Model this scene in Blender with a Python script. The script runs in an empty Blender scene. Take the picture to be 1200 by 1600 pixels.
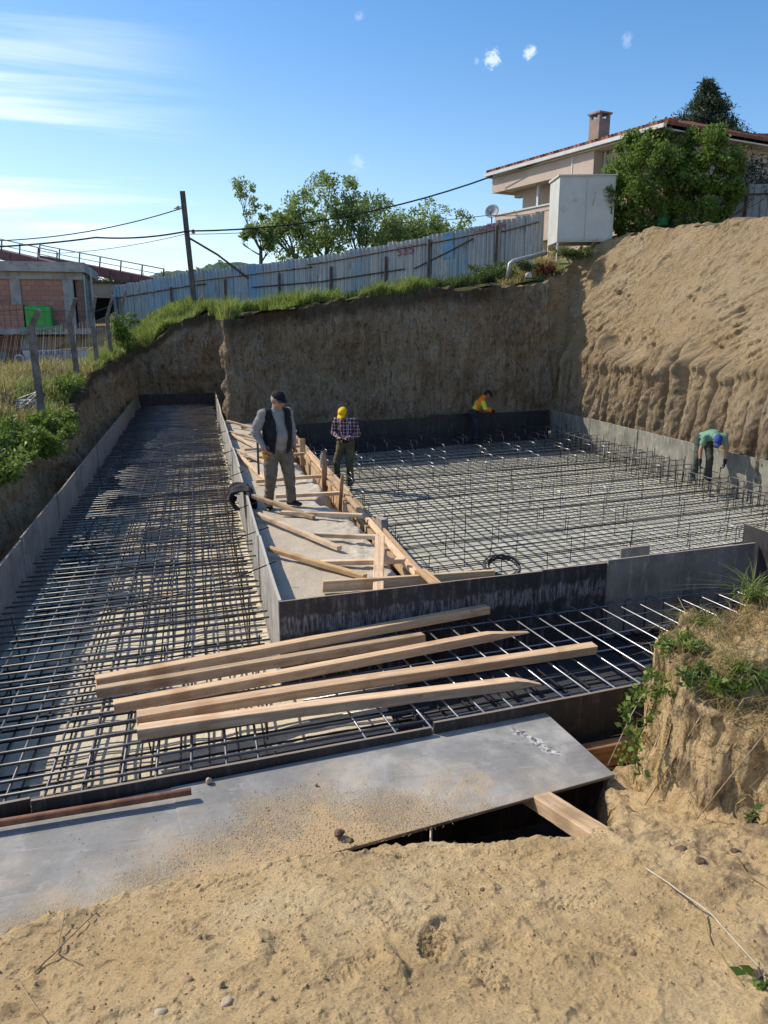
import bpy, bmesh, math, random
import numpy as np
from mathutils import Vector, Matrix, Quaternion
from math import sin, cos, pi, radians, sqrt
random.seed(7)
RNG = np.random.RandomState(11)
sc = bpy.context.scene
COL = sc.collection

# ------------------------------------------------------------------ survey: image points to points of the place
CF, CX, CY, CZ = 1200., 600., 800., 3.8
PITCH = math.atan2(292, 1200); YAW = math.atan2(297, math.hypot(1200, 292))
FW = Vector((sin(YAW)*cos(PITCH), cos(YAW)*cos(PITCH), -sin(PITCH)))
RT = Vector((cos(YAW), -sin(YAW), 0))
UP = Vector((sin(YAW)*sin(PITCH), cos(YAW)*sin(PITCH), cos(PITCH)))
CAM = Vector((0, 0, CZ))
def ray(px, py): return FW + RT*((px-CX)/CF) + UP*((CY-py)/CF)
def U(px, py, z):
    d = ray(px, py); return CAM + d*((z-CZ)/d.z)
def V(px, py, Y):
    d = ray(px, py); return CAM + d*(Y/d.y)
def VX(px, py, X):
    d = ray(px, py); return CAM + d*(X/d.x)
def VW(px, py, A, B):
    d = ray(px, py); nx, ny = B[1]-A[1], A[0]-B[0]
    return CAM + d*((nx*A[0]+ny*A[1])/(nx*d.x+ny*d.y))

# ------------------------------------------------------------------ noise
def _hash(ix, iy, iz, s):
    h = (ix*374761393 + iy*668265263 + iz*2147483647 + s*974711) & 0xffffffff
    h = ((h ^ (h >> 13))*1274126177) & 0xffffffff
    h = h ^ (h >> 16)
    return (h & 0xffff)/65535.0
def vnoise(x, y, z=0., s=0):
    x, y, z = np.broadcast_arrays(np.asarray(x, float), np.asarray(y, float), np.asarray(z, float))
    fx, fy, fz = np.floor(x), np.floor(y), np.floor(z)
    ix, iy, iz = fx.astype(np.int64), fy.astype(np.int64), fz.astype(np.int64)
    tx, ty, tz = x-fx, y-fy, z-fz
    tx = tx*tx*(3-2*tx); ty = ty*ty*(3-2*ty); tz = tz*tz*(3-2*tz)
    r = 0
    for a in (0, 1):
        for b in (0, 1):
            for c in (0, 1):
                w = (tx if a else 1-tx)*(ty if b else 1-ty)*(tz if c else 1-tz)
                r = r + w*_hash(ix+a, iy+b, iz+c, s)
    return r*2-1
def fbm(x, y, z=0., o=4, s=0):
    r = 0; a = 1.; f = 1.
    for k in range(o):
        r = r + a*vnoise(np.asarray(x)*f, np.asarray(y)*f, np.asarray(z)*f, s+k*17); a *= .5; f *= 2.03
    return r
def sstep(a, b, x):
    t = np.clip((x-a)/(b-a), 0, 1); return t*t*(3-2*t)

# ------------------------------------------------------------------ materials
def newmat(name):
    m = bpy.data.materials.new(name); m.use_nodes = True
    nt = m.node_tree; nt.nodes.clear()
    out = nt.nodes.new('ShaderNodeOutputMaterial'); b = nt.nodes.new('ShaderNodeBsdfPrincipled')
    nt.links.new(b.outputs[0], out.inputs[0])
    return m, nt, b, out
def node(nt, t, **kw):
    n = nt.nodes.new(t)
    for k, v in kw.items(): setattr(n, k, v)
    return n
def coords(nt, kind='Object', scale=(1, 1, 1), rot=(0, 0, 0)):
    mp = node(nt, 'ShaderNodeMapping'); mp.inputs['Scale'].default_value = scale; mp.inputs['Rotation'].default_value = rot
    if kind == 'World':
        g = node(nt, 'ShaderNodeNewGeometry'); nt.links.new(g.outputs['Position'], mp.inputs[0])
    else:
        t = node(nt, 'ShaderNodeTexCoord'); nt.links.new(t.outputs[kind], mp.inputs[0])
    return mp.outputs[0]
def noise(nt, vec, scale, detail=6, rough=.55, dist=0.):
    n = node(nt, 'ShaderNodeTexNoise'); n.inputs['Scale'].default_value = scale; n.inputs['Detail'].default_value = detail
    n.inputs['Roughness'].default_value = rough; n.inputs['Distortion'].default_value = dist
    nt.links.new(vec, n.inputs['Vector']); return n.outputs[0]
def ramp(nt, fac, stops):
    r = node(nt, 'ShaderNodeValToRGB'); e = r.color_ramp.elements
    while len(e) < len(stops): e.new(.5)
    for i, (p, c) in enumerate(stops):
        e[i].position = p; e[i].color = (*c, 1) if len(c) == 3 else c
    nt.links.new(fac, r.inputs[0]); return r.outputs[0]
def mix(nt, fac, a, b, mode='MIX'):
    n = node(nt, 'ShaderNodeMix', data_type='RGBA', blend_type=mode)
    for s, v in ((n.inputs[0], fac), (n.inputs[6], a), (n.inputs[7], b)):
        if hasattr(v, 'links'): nt.links.new(v, s)
        elif isinstance(v, (int, float)): s.default_value = v
        else: s.default_value = (*v, 1) if len(v) == 3 else v
    return n.outputs[2]
def mth(nt, op, a, b=None, c=None):
    n = node(nt, 'ShaderNodeMath', operation=op)
    for i, v in enumerate((a, b, c)):
        if v is None: continue
        if hasattr(v, 'links'): nt.links.new(v, n.inputs[i])
        else: n.inputs[i].default_value = v
    return n.outputs[0]
def rng(nt, v, a, b, c=0., d=1.):
    n = node(nt, 'ShaderNodeMapRange'); n.interpolation_type = 'SMOOTHSTEP'
    for i, x in enumerate((v, a, b, c, d)):
        if hasattr(x, 'links'): nt.links.new(x, n.inputs[i])
        else: n.inputs[i].default_value = x
    return n.outputs[0]
def bump(nt, b, h, strength, dist=.02, prev=None):
    n = node(nt, 'ShaderNodeBump'); n.inputs['Strength'].default_value = strength; n.inputs['Distance'].default_value = dist
    nt.links.new(h, n.inputs['Height'])
    if prev is not None: nt.links.new(prev, n.inputs['Normal'])
    nt.links.new(n.outputs[0], b.inputs['Normal']); return n.outputs[0]
def posxyz(nt, kind='World'):
    s = node(nt, 'ShaderNodeSeparateXYZ'); nt.links.new(coords(nt, kind), s.inputs[0]); return s.outputs
def setp(nt, b, col=None, rough=None, metal=None, spec=None):
    if col is not None:
        if hasattr(col, 'links'): nt.links.new(col, b.inputs['Base Color'])
        else: b.inputs['Base Color'].default_value = (*col, 1)
    if rough is not None:
        if hasattr(rough, 'links'): nt.links.new(rough, b.inputs['Roughness'])
        else: b.inputs['Roughness'].default_value = rough
    if metal is not None: b.inputs['Metallic'].default_value = metal
    if spec is not None: b.inputs['Specular IOR Level'].default_value = spec

def simple(name, c0, c1, scale=8, rough=.8, bs=.3, bscale=None, bd=.01, metal=0, stretch=(1, 1, 1), spots=None, kind='Object', spec=.4, lo=.35, hi=.65):
    m, nt, b, o = newmat(name); v = coords(nt, kind, stretch)
    n = noise(nt, v, scale); col = ramp(nt, n, [(lo, c0), (hi, c1)])
    if spots:
        for (c, s, a, bb, k) in spots:
            nn = noise(nt, v, s, 5, .65); col = mix(nt, rng(nt, nn, a, bb, 0, k), col, c)
    setp(nt, b, col, rough, metal, spec)
    if bs: bump(nt, b, noise(nt, v, bscale or scale*4, 6, .65), bs, bd)
    return m
def wood(name, c0, c1, dark, worn=.0):
    m, nt, b, o = newmat(name)
    v = coords(nt, 'Object', (1.2, 14, 14)); n = noise(nt, v, 2.2, 7, .6, .6)
    col = ramp(nt, n, [(.3, c0), (.62, c1)])
    w = node(nt, 'ShaderNodeTexWave', wave_type='RINGS', rings_direction='X'); w.inputs['Scale'].default_value = 9
    w.inputs['Distortion'].default_value = 3.2; w.inputs['Detail'].default_value = 3
    nt.links.new(coords(nt, 'Object', (.35, 1, 1)), w.inputs['Vector'])
    col = mix(nt, rng(nt, w.outputs[1], .5, 1, 0, .35), col, dark)
    n3 = noise(nt, coords(nt, 'Object', (1, 1, 1)), 3.1, 4); col = mix(nt, rng(nt, n3, .5, .72, 0, .5), col, dark)
    kn = node(nt, 'ShaderNodeTexVoronoi'); kn.inputs['Scale'].default_value = 3.3
    nt.links.new(coords(nt, 'Object', (1, 2.2, 2.2)), kn.inputs['Vector'])
    col = mix(nt, rng(nt, kn.outputs[0], .0, .1, .75, 0), col, (dark[0]*.5, dark[1]*.45, dark[2]*.4))
    info = node(nt, 'ShaderNodeObjectInfo'); hv = node(nt, 'ShaderNodeHueSaturation')
    nt.links.new(mth(nt, 'MULTIPLY_ADD', info.outputs['Random'], .45, .78), hv.inputs['Value'])
    nt.links.new(mth(nt, 'MULTIPLY_ADD', info.outputs['Random'], -.25, 1.08), hv.inputs['Saturation'])
    nt.links.new(col, hv.inputs['Color']); col = hv.outputs[0]
    n4 = noise(nt, coords(nt, 'Object', (1, 1, 1)), 9, 6, .7)
    col = mix(nt, rng(nt, n4, .56, .72, 0, worn), col, (.42, .4, .36))
    setp(nt, b, col, .75, 0, .3); p = bump(nt, b, n, .5, .006); bump(nt, b, noise(nt, v, 14, 4, .7), .4, .003, p)
    return m
def plywood(name, c0, c1, stain, amt=.6, edge=(.36, .27, .19), band=None):
    m, nt, b, o = newmat(name); v = coords(nt, 'World', (1, 1, 1)); vs = coords(nt, 'World', (9, 9, 1.3))
    n = noise(nt, v, 2.3, 7, .6); col = ramp(nt, n, [(.3, c0), (.7, c1)])
    s = noise(nt, vs, 1.7, 7, .7); s2 = noise(nt, v, 5.5, 8, .72)
    msk = mth(nt, 'MULTIPLY', rng(nt, s, .47, .66), rng(nt, s2, .38, .6)); col = mix(nt, mth(nt, 'MULTIPLY', msk, amt), col, stain)
    sp = noise(nt, v, 38, 5, .7); col = mix(nt, rng(nt, sp, .6, .7, 0, amt*.8), col, stain)
    if band:
        z = posxyz(nt)[2]; zz = mth(nt, 'ADD', z, mth(nt, 'MULTIPLY', mth(nt, 'SUBTRACT', noise(nt, coords(nt, 'World', (3, 3, 0)), 1.5, 5, .7), .5), .24))
        bm_ = mth(nt, 'MULTIPLY', rng(nt, zz, band[0]-.05, band[0]), rng(nt, zz, band[1], band[1]+.04, 1, 0))
        st = noise(nt, coords(nt, 'World', (16, 16, 2.5)), 2.4, 7, .75)
        col = mix(nt, mth(nt, 'MULTIPLY', bm_, rng(nt, st, .42, .62, 0, .7)), col, (.36, .35, .36))
    g = node(nt, 'ShaderNodeNewGeometry'); sx = node(nt, 'ShaderNodeSeparateXYZ'); nt.links.new(g.outputs['Normal'], sx.inputs[0])
    col = mix(nt, rng(nt, sx.outputs[2], .8, .95, 0, .85), col, edge)
    setp(nt, b, col, rng(nt, n, .3, .7, .45, .75), 0, .4); bump(nt, b, s2, .35, .006)
    return m

M = {}
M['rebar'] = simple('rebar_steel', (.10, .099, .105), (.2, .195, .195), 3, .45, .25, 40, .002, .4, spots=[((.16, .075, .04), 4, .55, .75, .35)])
M['rebar_bright'] = simple('rebar_bright_steel', (.22, .23, .25), (.38, .38, .4), 3, .34, .25, 40, .002, .85, spots=[((.2, .11, .07), 5, .58, .75, .4)])  # brighter, more metallic steel for the silver bars
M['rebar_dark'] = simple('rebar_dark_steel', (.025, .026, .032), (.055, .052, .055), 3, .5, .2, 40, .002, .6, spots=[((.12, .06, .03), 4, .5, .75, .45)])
M['wood'] = wood('pale_sawn_timber', (.56, .345, .165), (.70, .475, .26), (.33, .15, .055), .4)
M['wood_old'] = wood('weathered_timber', (.44, .29, .155), (.58, .415, .25), (.2, .115, .06), .7)
M['wood_brown'] = wood('brown_stained_timber', (.33, .17, .08), (.42, .24, .12), (.16, .07, .035), .2)
M['ply_light'] = plywood('cement_coated_plywood', (.25, .245, .23), (.47, .455, .42), (.14, .13, .13), .85, (.5, .45, .37))
M['ply_left'] = plywood('grimy_formwork_plywood', (.13, .125, .12), (.32, .30, .275), (.46, .44, .40), .95, (.34, .3, .24))
M['ply_dark'] = plywood('dark_film_plywood', (.025, .025, .03), (.055, .053, .056), (.26, .25, .24), .6, (.36, .27, .2), (.93, 1.06))
M['ply_black'] = plywood('black_film_plywood', (.018, .018, .02), (.045, .043, .045), (.14, .13, .12), .5, (.3, .24, .18))
M['ply_grey'] = plywood('grey_worn_plywood', (.14, .13, .115), (.28, .265, .235), (.42, .40, .35), .8, (.42, .36, .29))
M['concrete_form'] = plywood('pale_basin_formwork', (.12, .12, .10), (.26, .255, .21), (.42, .40, .34), .8, (.46, .44, .39))
def panel_top():
    m, nt, b, o = newmat('worn_grey_film_panel'); v = coords(nt, 'World')
    n = noise(nt, v, 1.7, 8, .62, .4); col = ramp(nt, n, [(.28, (.17, .165, .155)), (.48, (.26, .255, .24)), (.6, (.38, .37, .34)), (.75, (.50, .485, .45))])
    n2 = noise(nt, coords(nt, 'World', (1, 6, 1)), 2.5, 7, .7); col = mix(nt, rng(nt, n2, .5, .75, 0, .45), col, (.13, .14, .155))
    vo = noise(nt, v, 9, 8, .75); col = mix(nt, rng(nt, vo, .56, .66, 0, .7), col, (.36, .35, .33)); vq = noise(nt, v, 24, 8, .8); col = mix(nt, rng(nt, vq, .55, .68, 0, .6), col, (.09, .09, .09)); sc_ = noise(nt, coords(nt, 'World', (1.5, 40, 1), (0, 0, radians(9))), 2, 6, .7); col = mix(nt, rng(nt, sc_, .6, .66, 0, .5), col, (.42, .41, .39))
    x, y, z = posxyz(nt)
    # sand blown and trodden across the middle
    line = mth(nt, 'SUBTRACT', 3.86, mth(nt, 'ABSOLUTE', mth(nt, 'MULTIPLY', mth(nt, 'SUBTRACT', x, .55), .5)))
    d = mth(nt, 'SUBTRACT', y, mth(nt, 'ADD', line, mth(nt, 'MULTIPLY', mth(nt, 'SUBTRACT', noise(nt, v, 4.5, 6, .7), .5), .9)))
    sand = rng(nt, d, -.15, .4, 1, 0); gr = noise(nt, v, 85, 3, .8)
    sand = mth(nt, 'MULTIPLY', rng(nt, gr, .3, .6), sand)
    sand = mth(nt, 'MAXIMUM', sand, rng(nt, d, -.22, .0, .95, 0))
    sand = mth(nt, 'MAXIMUM', sand, mth(nt, 'MULTIPLY', rng(nt, d, -.2, .8, .55, 0), rng(nt, noise(nt, v, 3, 4, .6), .4, .6)))
    # a second dusted patch further right
    dx = mth(nt, 'DIVIDE', mth(nt, 'SUBTRACT', x, 1.35), .33); dy = mth(nt, 'DIVIDE', mth(nt, 'SUBTRACT', y, 3.75), .2)
    dd = mth(nt, 'ADD', mth(nt, 'MULTIPLY', dx, dx), mth(nt, 'MULTIPLY', dy, dy))
    sand = mth(nt, 'MAXIMUM', sand, mth(nt, 'MULTIPLY', rng(nt, dd, 0, 1, .6, 0), rng(nt, noise(nt, v, 12, 6, .7), .35, .62)))
    col = mix(nt, sand, col, (.52, .37, .20))
    # white cement splash
    a1 = mth(nt, 'ABSOLUTE', mth(nt, 'ADD', mth(nt, 'SUBTRACT', mth(nt, 'MULTIPLY', mth(nt, 'SUBTRACT', 4.3, y), .42), mth(nt, 'SUBTRACT', x, 1.9)), mth(nt, 'MULTIPLY', mth(nt, 'SUBTRACT', noise(nt, v, 14, 6, .7), .5), .25)))
    sp = mth(nt, 'MULTIPLY', rng(nt, a1, .0, .05, 1, 0), mth(nt, 'MULTIPLY', rng(nt, y, 3.85, 3.95), rng(nt, y, 4.2, 4.35, 1, 0)))
    col = mix(nt, mth(nt, 'MULTIPLY', sp, .9), col, ramp(nt, noise(nt, v, 30, 3, .6), [(.45, (.07, .07, .07)), (.55, (.6, .58, .55))]))
    g = node(nt, 'ShaderNodeNewGeometry'); sx = node(nt, 'ShaderNodeSeparateXYZ'); nt.links.new(g.outputs['Normal'], sx.inputs[0])
    col = mix(nt, rng(nt, sx.outputs[2], .3, .7, 1, 0), col, ramp(nt, noise(nt, coords(nt, 'World', (1, 1, 30)), 4, 4), [(.4, (.12, .09, .07)), (.6, (.3, .22, .15))]))
    setp(nt, b, col, rng(nt, sand, 0, .6, .6, .95), 0, .25)
    h = mth(nt, 'ADD', mth(nt, 'MULTIPLY', mth(nt, 'MULTIPLY', sand, gr), 1.5), mth(nt, 'MULTIPLY', n2, .3)); bump(nt, b, h, .8, .008)
    return m
M['panel_top'] = panel_top()
def sand_mat():
    m, nt, b, o = newmat('damp_yellow_sand'); v = coords(nt, 'World')
    n = noise(nt, v, 1.6, 8, .65); col = ramp(nt, n, [(.3, (.62, .435, .215)), (.5, (.745, .54, .285)), (.7, (.83, .645, .375))])
    g = noise(nt, v, 90, 4, .8); col = mix(nt, rng(nt, g, .5, .72, 0, .55), col, (.22, .145, .085))
    col = mix(nt, rng(nt, g, .28, .42, .6, 0), col, (.78, .62, .40)); g2 = noise(nt, v, 200, 2, .7); col = mix(nt, rng(nt, g2, .55, .7, 0, .5), col, (.26, .17, .09))
    vo = node(nt, 'ShaderNodeTexVoronoi'); vo.inputs['Scale'].default_value = 55; nt.links.new(v, vo.inputs['Vector'])
    col = mix(nt, rng(nt, vo.outputs[0], .08, .16, .65, 0), col, (.2, .14, .09))
    x, y, z = posxyz(nt)
    dk = mth(nt, 'MULTIPLY', rng(nt, noise(nt, v, 5, 7, .75), .47, .63, 0, .75), rng(nt, x, 1.5, 2.2)); col = mix(nt, dk, col, (.16, .12, .085))
    setp(nt, b, col, .95, 0, .2)
    p = bump(nt, b, noise(nt, v, 22, 9, .8), 1., .035); p = bump(nt, b, g, 1., .013, p); bump(nt, b, vo.outputs[0], .5, .006, p)
    return m
M['sand'] = sand_mat()
def bank_mat():
    m, nt, b, o = newmat('cut_earth'); v = coords(nt, 'World'); x, y, z = posxyz(nt)
    vs = coords(nt, 'World', (3.2, 3.2, .45)); n = noise(nt, v, .7, 8, .65, .5); s = noise(nt, vs, 1.6, 7, .7, .7)
    shade = ramp(nt, n, [(.3, (.38, .25, .14)), (.45, (.58, .42, .25)), (.58, (.72, .56, .37)), (.72, (.48, .34, .21))]); sv_ = noise(nt, coords(nt, 'World', (7, 7, .5)), 2.2, 7, .72, .3); shade = mix(nt, rng(nt, sv_, .52, .62, 0, .6), shade, (.19, .13, .08)); shade = mix(nt, rng(nt, sv_, .38, .46, .6, 0), shade, (.8, .68, .5)); va = node(nt, 'ShaderNodeTexVoronoi', feature='DISTANCE_TO_EDGE'); va.inputs['Scale'].default_value = 2.6; vw = node(nt, 'ShaderNodeVectorMath', operation='ADD'); wn = node(nt, 'ShaderNodeTexNoise'); wn.inputs['Scale'].default_value = 2.2; wn.inputs['Detail'].default_value = 6; nt.links.new(v, wn.inputs['Vector']); nt.links.new(v, vw.inputs[0]); nt.links.new(wn.outputs['Color'], vw.inputs[1]); nt.links.new(vw.outputs[0], va.inputs['Vector']); crack = rng(nt, va.outputs['Distance'], 0, .07); vch = node(nt, 'ShaderNodeTexVoronoi'); vch.inputs['Scale'].default_value = 7; nt.links.new(vw.outputs[0], vch.inputs['Vector'])
    shade = mix(nt, rng(nt, s, .4, .68, 0, .6), shade, (.4, .36, .28)); nk_ = noise(nt, coords(nt, 'World', (1.6, 1.6, .8)), 4.5, 8, .75, .6); shade = mix(nt, rng(nt, nk_, .53, .62, 0, .75), shade, (.17, .115, .07)); shade = mix(nt, rng(nt, nk_, .36, .45, .75, 0), shade, (.74, .62, .46)); nf_ = noise(nt, coords(nt, 'World', (1.4, 1.4, .9)), 16, 7, .78, .5); shade = mix(nt, rng(nt, nf_, .55, .66, 0, .7), shade, (.14, .10, .065)); shade = mix(nt, rng(nt, nf_, .34, .44, .55, 0), shade, (.7, .6, .45))  # mottled soil, plus painted light streaks and dark voids for missing relief shading
    rust = mth(nt, 'MULTIPLY', rng(nt, noise(nt, v, 1.1, 6, .7), .55, .7), rng(nt, x, 6, 10)); shade = mix(nt, mth(nt, 'MULTIPLY', rust, .6), shade, (.33, .14, .06))
    vd = coords(nt, 'World', (1.0, 3.2, 3.2), (0, radians(34), radians(-12)))
    d = noise(nt, vd, 1.3, 8, .72, .8)
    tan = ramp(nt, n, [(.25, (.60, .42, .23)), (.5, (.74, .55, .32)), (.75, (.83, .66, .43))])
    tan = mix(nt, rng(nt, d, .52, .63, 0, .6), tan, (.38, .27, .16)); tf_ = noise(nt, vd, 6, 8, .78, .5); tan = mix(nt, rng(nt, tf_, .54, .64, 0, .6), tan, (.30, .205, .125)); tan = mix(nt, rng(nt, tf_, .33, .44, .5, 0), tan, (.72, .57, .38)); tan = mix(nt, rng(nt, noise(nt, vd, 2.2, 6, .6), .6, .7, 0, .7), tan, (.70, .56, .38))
    col = mix(nt, rng(nt, mth(nt, 'ADD', x, mth(nt, 'MULTIPLY', n, .6)), 12.0, 12.7), shade, tan)  # one earth in a shaded-wall and a sunlit-bank tone, painted by position
    g = node(nt, 'ShaderNodeNewGeometry'); sx = node(nt, 'ShaderNodeSeparateXYZ'); nt.links.new(g.outputs['Normal'], sx.inputs[0])
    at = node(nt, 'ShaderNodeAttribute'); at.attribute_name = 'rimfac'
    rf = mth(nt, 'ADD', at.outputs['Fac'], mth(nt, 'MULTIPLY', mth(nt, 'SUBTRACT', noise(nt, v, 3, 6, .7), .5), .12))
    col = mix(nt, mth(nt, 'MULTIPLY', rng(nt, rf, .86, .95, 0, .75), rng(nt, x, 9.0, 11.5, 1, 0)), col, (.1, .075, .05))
    top = mth(nt, 'MULTIPLY', rng(nt, rf, 1.0, 1.08), rng(nt, x, 8.5, 10.5, 1, .0)); col = mix(nt, top, col, ramp(nt, noise(nt, v, 2.2, 6), [(.4, (.1, .11, .035)), (.6, (.24, .2, .09))]))
    setp(nt, b, col, .95, 0, .15)
    p = bump(nt, b, s, .8, .14); p = bump(nt, b, mth(nt, 'MULTIPLY', vch.outputs['Distance'], rng(nt, x, 12.4, 11.9, .25, 1)), .8, .07, p); p = bump(nt, b, mth(nt, 'MULTIPLY', crack, rng(nt, x, 12.3, 11.8, .3, 1)), .5, .04, p); nb = noise(nt, coords(nt, 'World', (1, 1, .6)), 5.5, 9, .78, .4); p = bump(nt, b, nb, 1., .32, p); p = bump(nt, b, noise(nt, v, 20, 7, .75, .3), 1., .07, p)
    # scraped streaks only on the sunlit bank
    hh = mth(nt, 'MULTIPLY', d, rng(nt, x, 12.0, 12.8)); p = bump(nt, b, hh, 1., .5, p); bump(nt, b, noise(nt, coords(nt, 'World', (1, 1.8, 1.8), (0, radians(30), 0)), 11, 9, .8, .6), 1., .16, p)
    return m
M['bank'] = bank_mat()
def ground_mat():
    m, nt, b, o = newmat('grassy_ground'); v = coords(nt, 'World'); x, y, z = posxyz(nt)
    n = noise(nt, v, .35, 8, .7); f = noise(nt, coords(nt, 'World', (6, 1.5, 1)), 2.2, 7, .8)
    dry = ramp(nt, f, [(.3, (.17, .11, .045)), (.5, (.33, .22, .095)), (.7, (.47, .34, .16))])
    green = ramp(nt, f, [(.3, (.04, .065, .02)), (.6, (.11, .15, .045)), (.8, (.2, .2, .08))])
    left = mth(nt, 'MULTIPLY', rng(nt, x, -3.3, -2.6, 1, 0), rng(nt, y, 40, 55, 1, 0))
    col = mix(nt, left, green, dry); col = mix(nt, mth(nt, 'MULTIPLY', left, rng(nt, n, .5, .62, 0, .5)), col, (.1, .13, .04))
    tan = mth(nt, 'MULTIPLY', rng(nt, x, 12.5, 13.5), rng(nt, n, .3, .6, .6, 1)); tan = mth(nt, 'MULTIPLY', tan, rng(nt, y, 26, 30, 1, .2)); col = mix(nt, tan, col, (.44, .33, .2))
    setp(nt, b, col, .95, 0, .1); bump(nt, b, noise(nt, v, 9, 8, .8), .8, .08); return m
M['ground'] = ground_mat()
def floor_mat(name, c0, c1, patch, grain=70, gb=.4):
    m, nt, b, o = newmat(name); v = coords(nt, 'World'); n = noise(nt, v, .8, 8, .65); col = ramp(nt, n, [(.32, c0), (.68, c1)])
    g = noise(nt, v, grain, 3, .8); col = mix(nt, rng(nt, g, .5, .7, 0, .45), col, patch)
    col = mix(nt, rng(nt, g, .25, .4, .35, 0), col, tuple(min(1, c*1.35) for c in c1)); n2 = noise(nt, v, 3.2, 7, .7); col = mix(nt, rng(nt, n2, .55, .75, 0, .4), col, patch)
    setp(nt, b, col, .9, 0, .25); p = bump(nt, b, n2, .3, .03); bump(nt, b, g, gb, .008, p); return m
M['basin'] = floor_mat('lean_concrete', (.46, .45, .365), (.58, .57, .47), (.34, .335, .27), 30)
M['strip'] = floor_mat('gravelly_concrete', (.42, .36, .27), (.56, .49, .38), (.22, .18, .13), 36, 1.)
M['trench'] = floor_mat('sandy_trench_floor', (.58, .50, .36), (.74, .66, .50), (.34, .28, .19), 24, 1.)
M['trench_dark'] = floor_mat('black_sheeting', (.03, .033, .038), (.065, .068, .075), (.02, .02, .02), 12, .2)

# ------------------------------------------------------------------ mesh builder
class MB:
    def __init__(s): s.v = []; s.f = []
    def add(s, vs, fs):
        o = len(s.v); s.v.extend([tuple(p) for p in vs]); s.f.extend([tuple(i+o for i in f) for f in fs]); return s
    def box(s, x0, x1, y0, y1, z0, z1, Mx=None):
        vs = [Vector(p) for p in ((x0,y0,z0),(x1,y0,z0),(x1,y1,z0),(x0,y1,z0),(x0,y0,z1),(x1,y0,z1),(x1,y1,z1),(x0,y1,z1))]
        if Mx is not None: vs = [Mx @ p for p in vs]
        return s.add(vs, [(0,3,2,1),(4,5,6,7),(0,1,5,4),(1,2,6,5),(2,3,7,6),(3,0,4,7)])
    def hexa(s, b, t):
        return s.add(list(b)+list(t), [(0,3,2,1),(4,5,6,7),(0,1,5,4),(1,2,6,5),(2,3,7,6),(3,0,4,7)])
    def tube(s, pts, r, n=6, cap=True):
        pts = [Vector(p) for p in pts]; k = len(pts); rs = r if isinstance(r, (list, tuple)) else [r]*k
        d0 = (pts[1]-pts[0]).normalized(); a = d0.orthogonal().normalized(); vs = []
        for i, p in enumerate(pts):
            d = (pts[min(i+1, k-1)]-pts[max(i-1, 0)]).normalized(); a = (a-d*a.dot(d)).normalized(); bb = d.cross(a)
            for j in range(n):
                an = 2*pi*j/n; vs.append(p+(a*cos(an)+bb*sin(an))*rs[i])
        fs = [(i*n+j, i*n+(j+1) % n, (i+1)*n+(j+1) % n, (i+1)*n+j) for i in range(k-1) for j in range(n)]
        if cap: fs += [tuple(range(n))[::-1], tuple((k-1)*n+j for j in range(n))]
        return s.add(vs, fs)
    def lathe(s, prof, n=24, Mx=None):
        vs = [];
        for (r, z) in prof:
            for j in range(n):
                p = Vector((r*cos(2*pi*j/n), r*sin(2*pi*j/n), z)); vs.append(Mx @ p if Mx is not None else p)
        k = len(prof); fs = [(i*n+j, i*n+(j+1) % n, (i+1)*n+(j+1) % n, (i+1)*n+j) for i in range(k-1) for j in range(n)]
        fs += [tuple(range(n))[::-1], tuple((k-1)*n+j for j in range(n))]; return s.add(vs, fs)
    def quad(s, a, b, c, d): return s.add([a, b, c, d], [(0, 1, 2, 3)])
    def build(s, name, mat, parent=None, Mx=None, smooth=False, mats=None):
        me = bpy.data.meshes.new(name); me.from_pydata(s.v, [], s.f); me.update()
        return link(name, me, mat, parent, Mx, smooth)
WM = {}
def link(name, me, mat, parent=None, Mx=None, smooth=False):
    me.name = name
    if mat is not None and not me.materials: me.materials.append(M[mat] if isinstance(mat, str) else mat)
    if smooth: me.polygons.foreach_set('use_smooth', [True]*len(me.polygons))
    o = bpy.data.objects.new(name, me); COL.objects.link(o); Mx = Mx or Matrix.Identity(4)
    if parent is not None: o.parent = parent; o.matrix_parent_inverse = WM[parent.name].inverted()
    o.matrix_basis = Mx; WM[o.name] = Mx
    return o
def tag(o, label=None, cat=None, group=None, kind=None):
    if label: o['label'] = label
    if cat: o['category'] = cat
    if group: o['group'] = group
    if kind: o['kind'] = kind
    return o
def thing(name, loc, label, cat, group=None, rz=0):
    o = bpy.data.objects.new(name, None); COL.objects.link(o); o.empty_display_size = .2
    Mx = Matrix.Translation(Vector(loc)) @ Matrix.Rotation(rz, 4, 'Z'); o.matrix_basis = Mx; WM[o.name] = Mx
    return tag(o, label, cat, group)
def struct(o): o['kind'] = 'structure'; return o
def ordn(i): return ['first','second','third','fourth','fifth','sixth','seventh','eighth','ninth','tenth','eleventh','twelfth','thirteenth'][i]
def axis_frame(p0, p1, roll=0.):
    p0, p1 = Vector(p0), Vector(p1); x = (p1-p0).normalized(); y = Vector((0, 0, 1)).cross(x)
    if y.length < 1e-3: y = Vector((0, 1, 0))
    y.normalize(); z = x.cross(y); R = Matrix((x, y, z)).transposed().to_4x4()
    return Matrix.Translation(p0) @ R @ Matrix.Rotation(roll, 4, 'X'), (p1-p0).length
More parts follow.
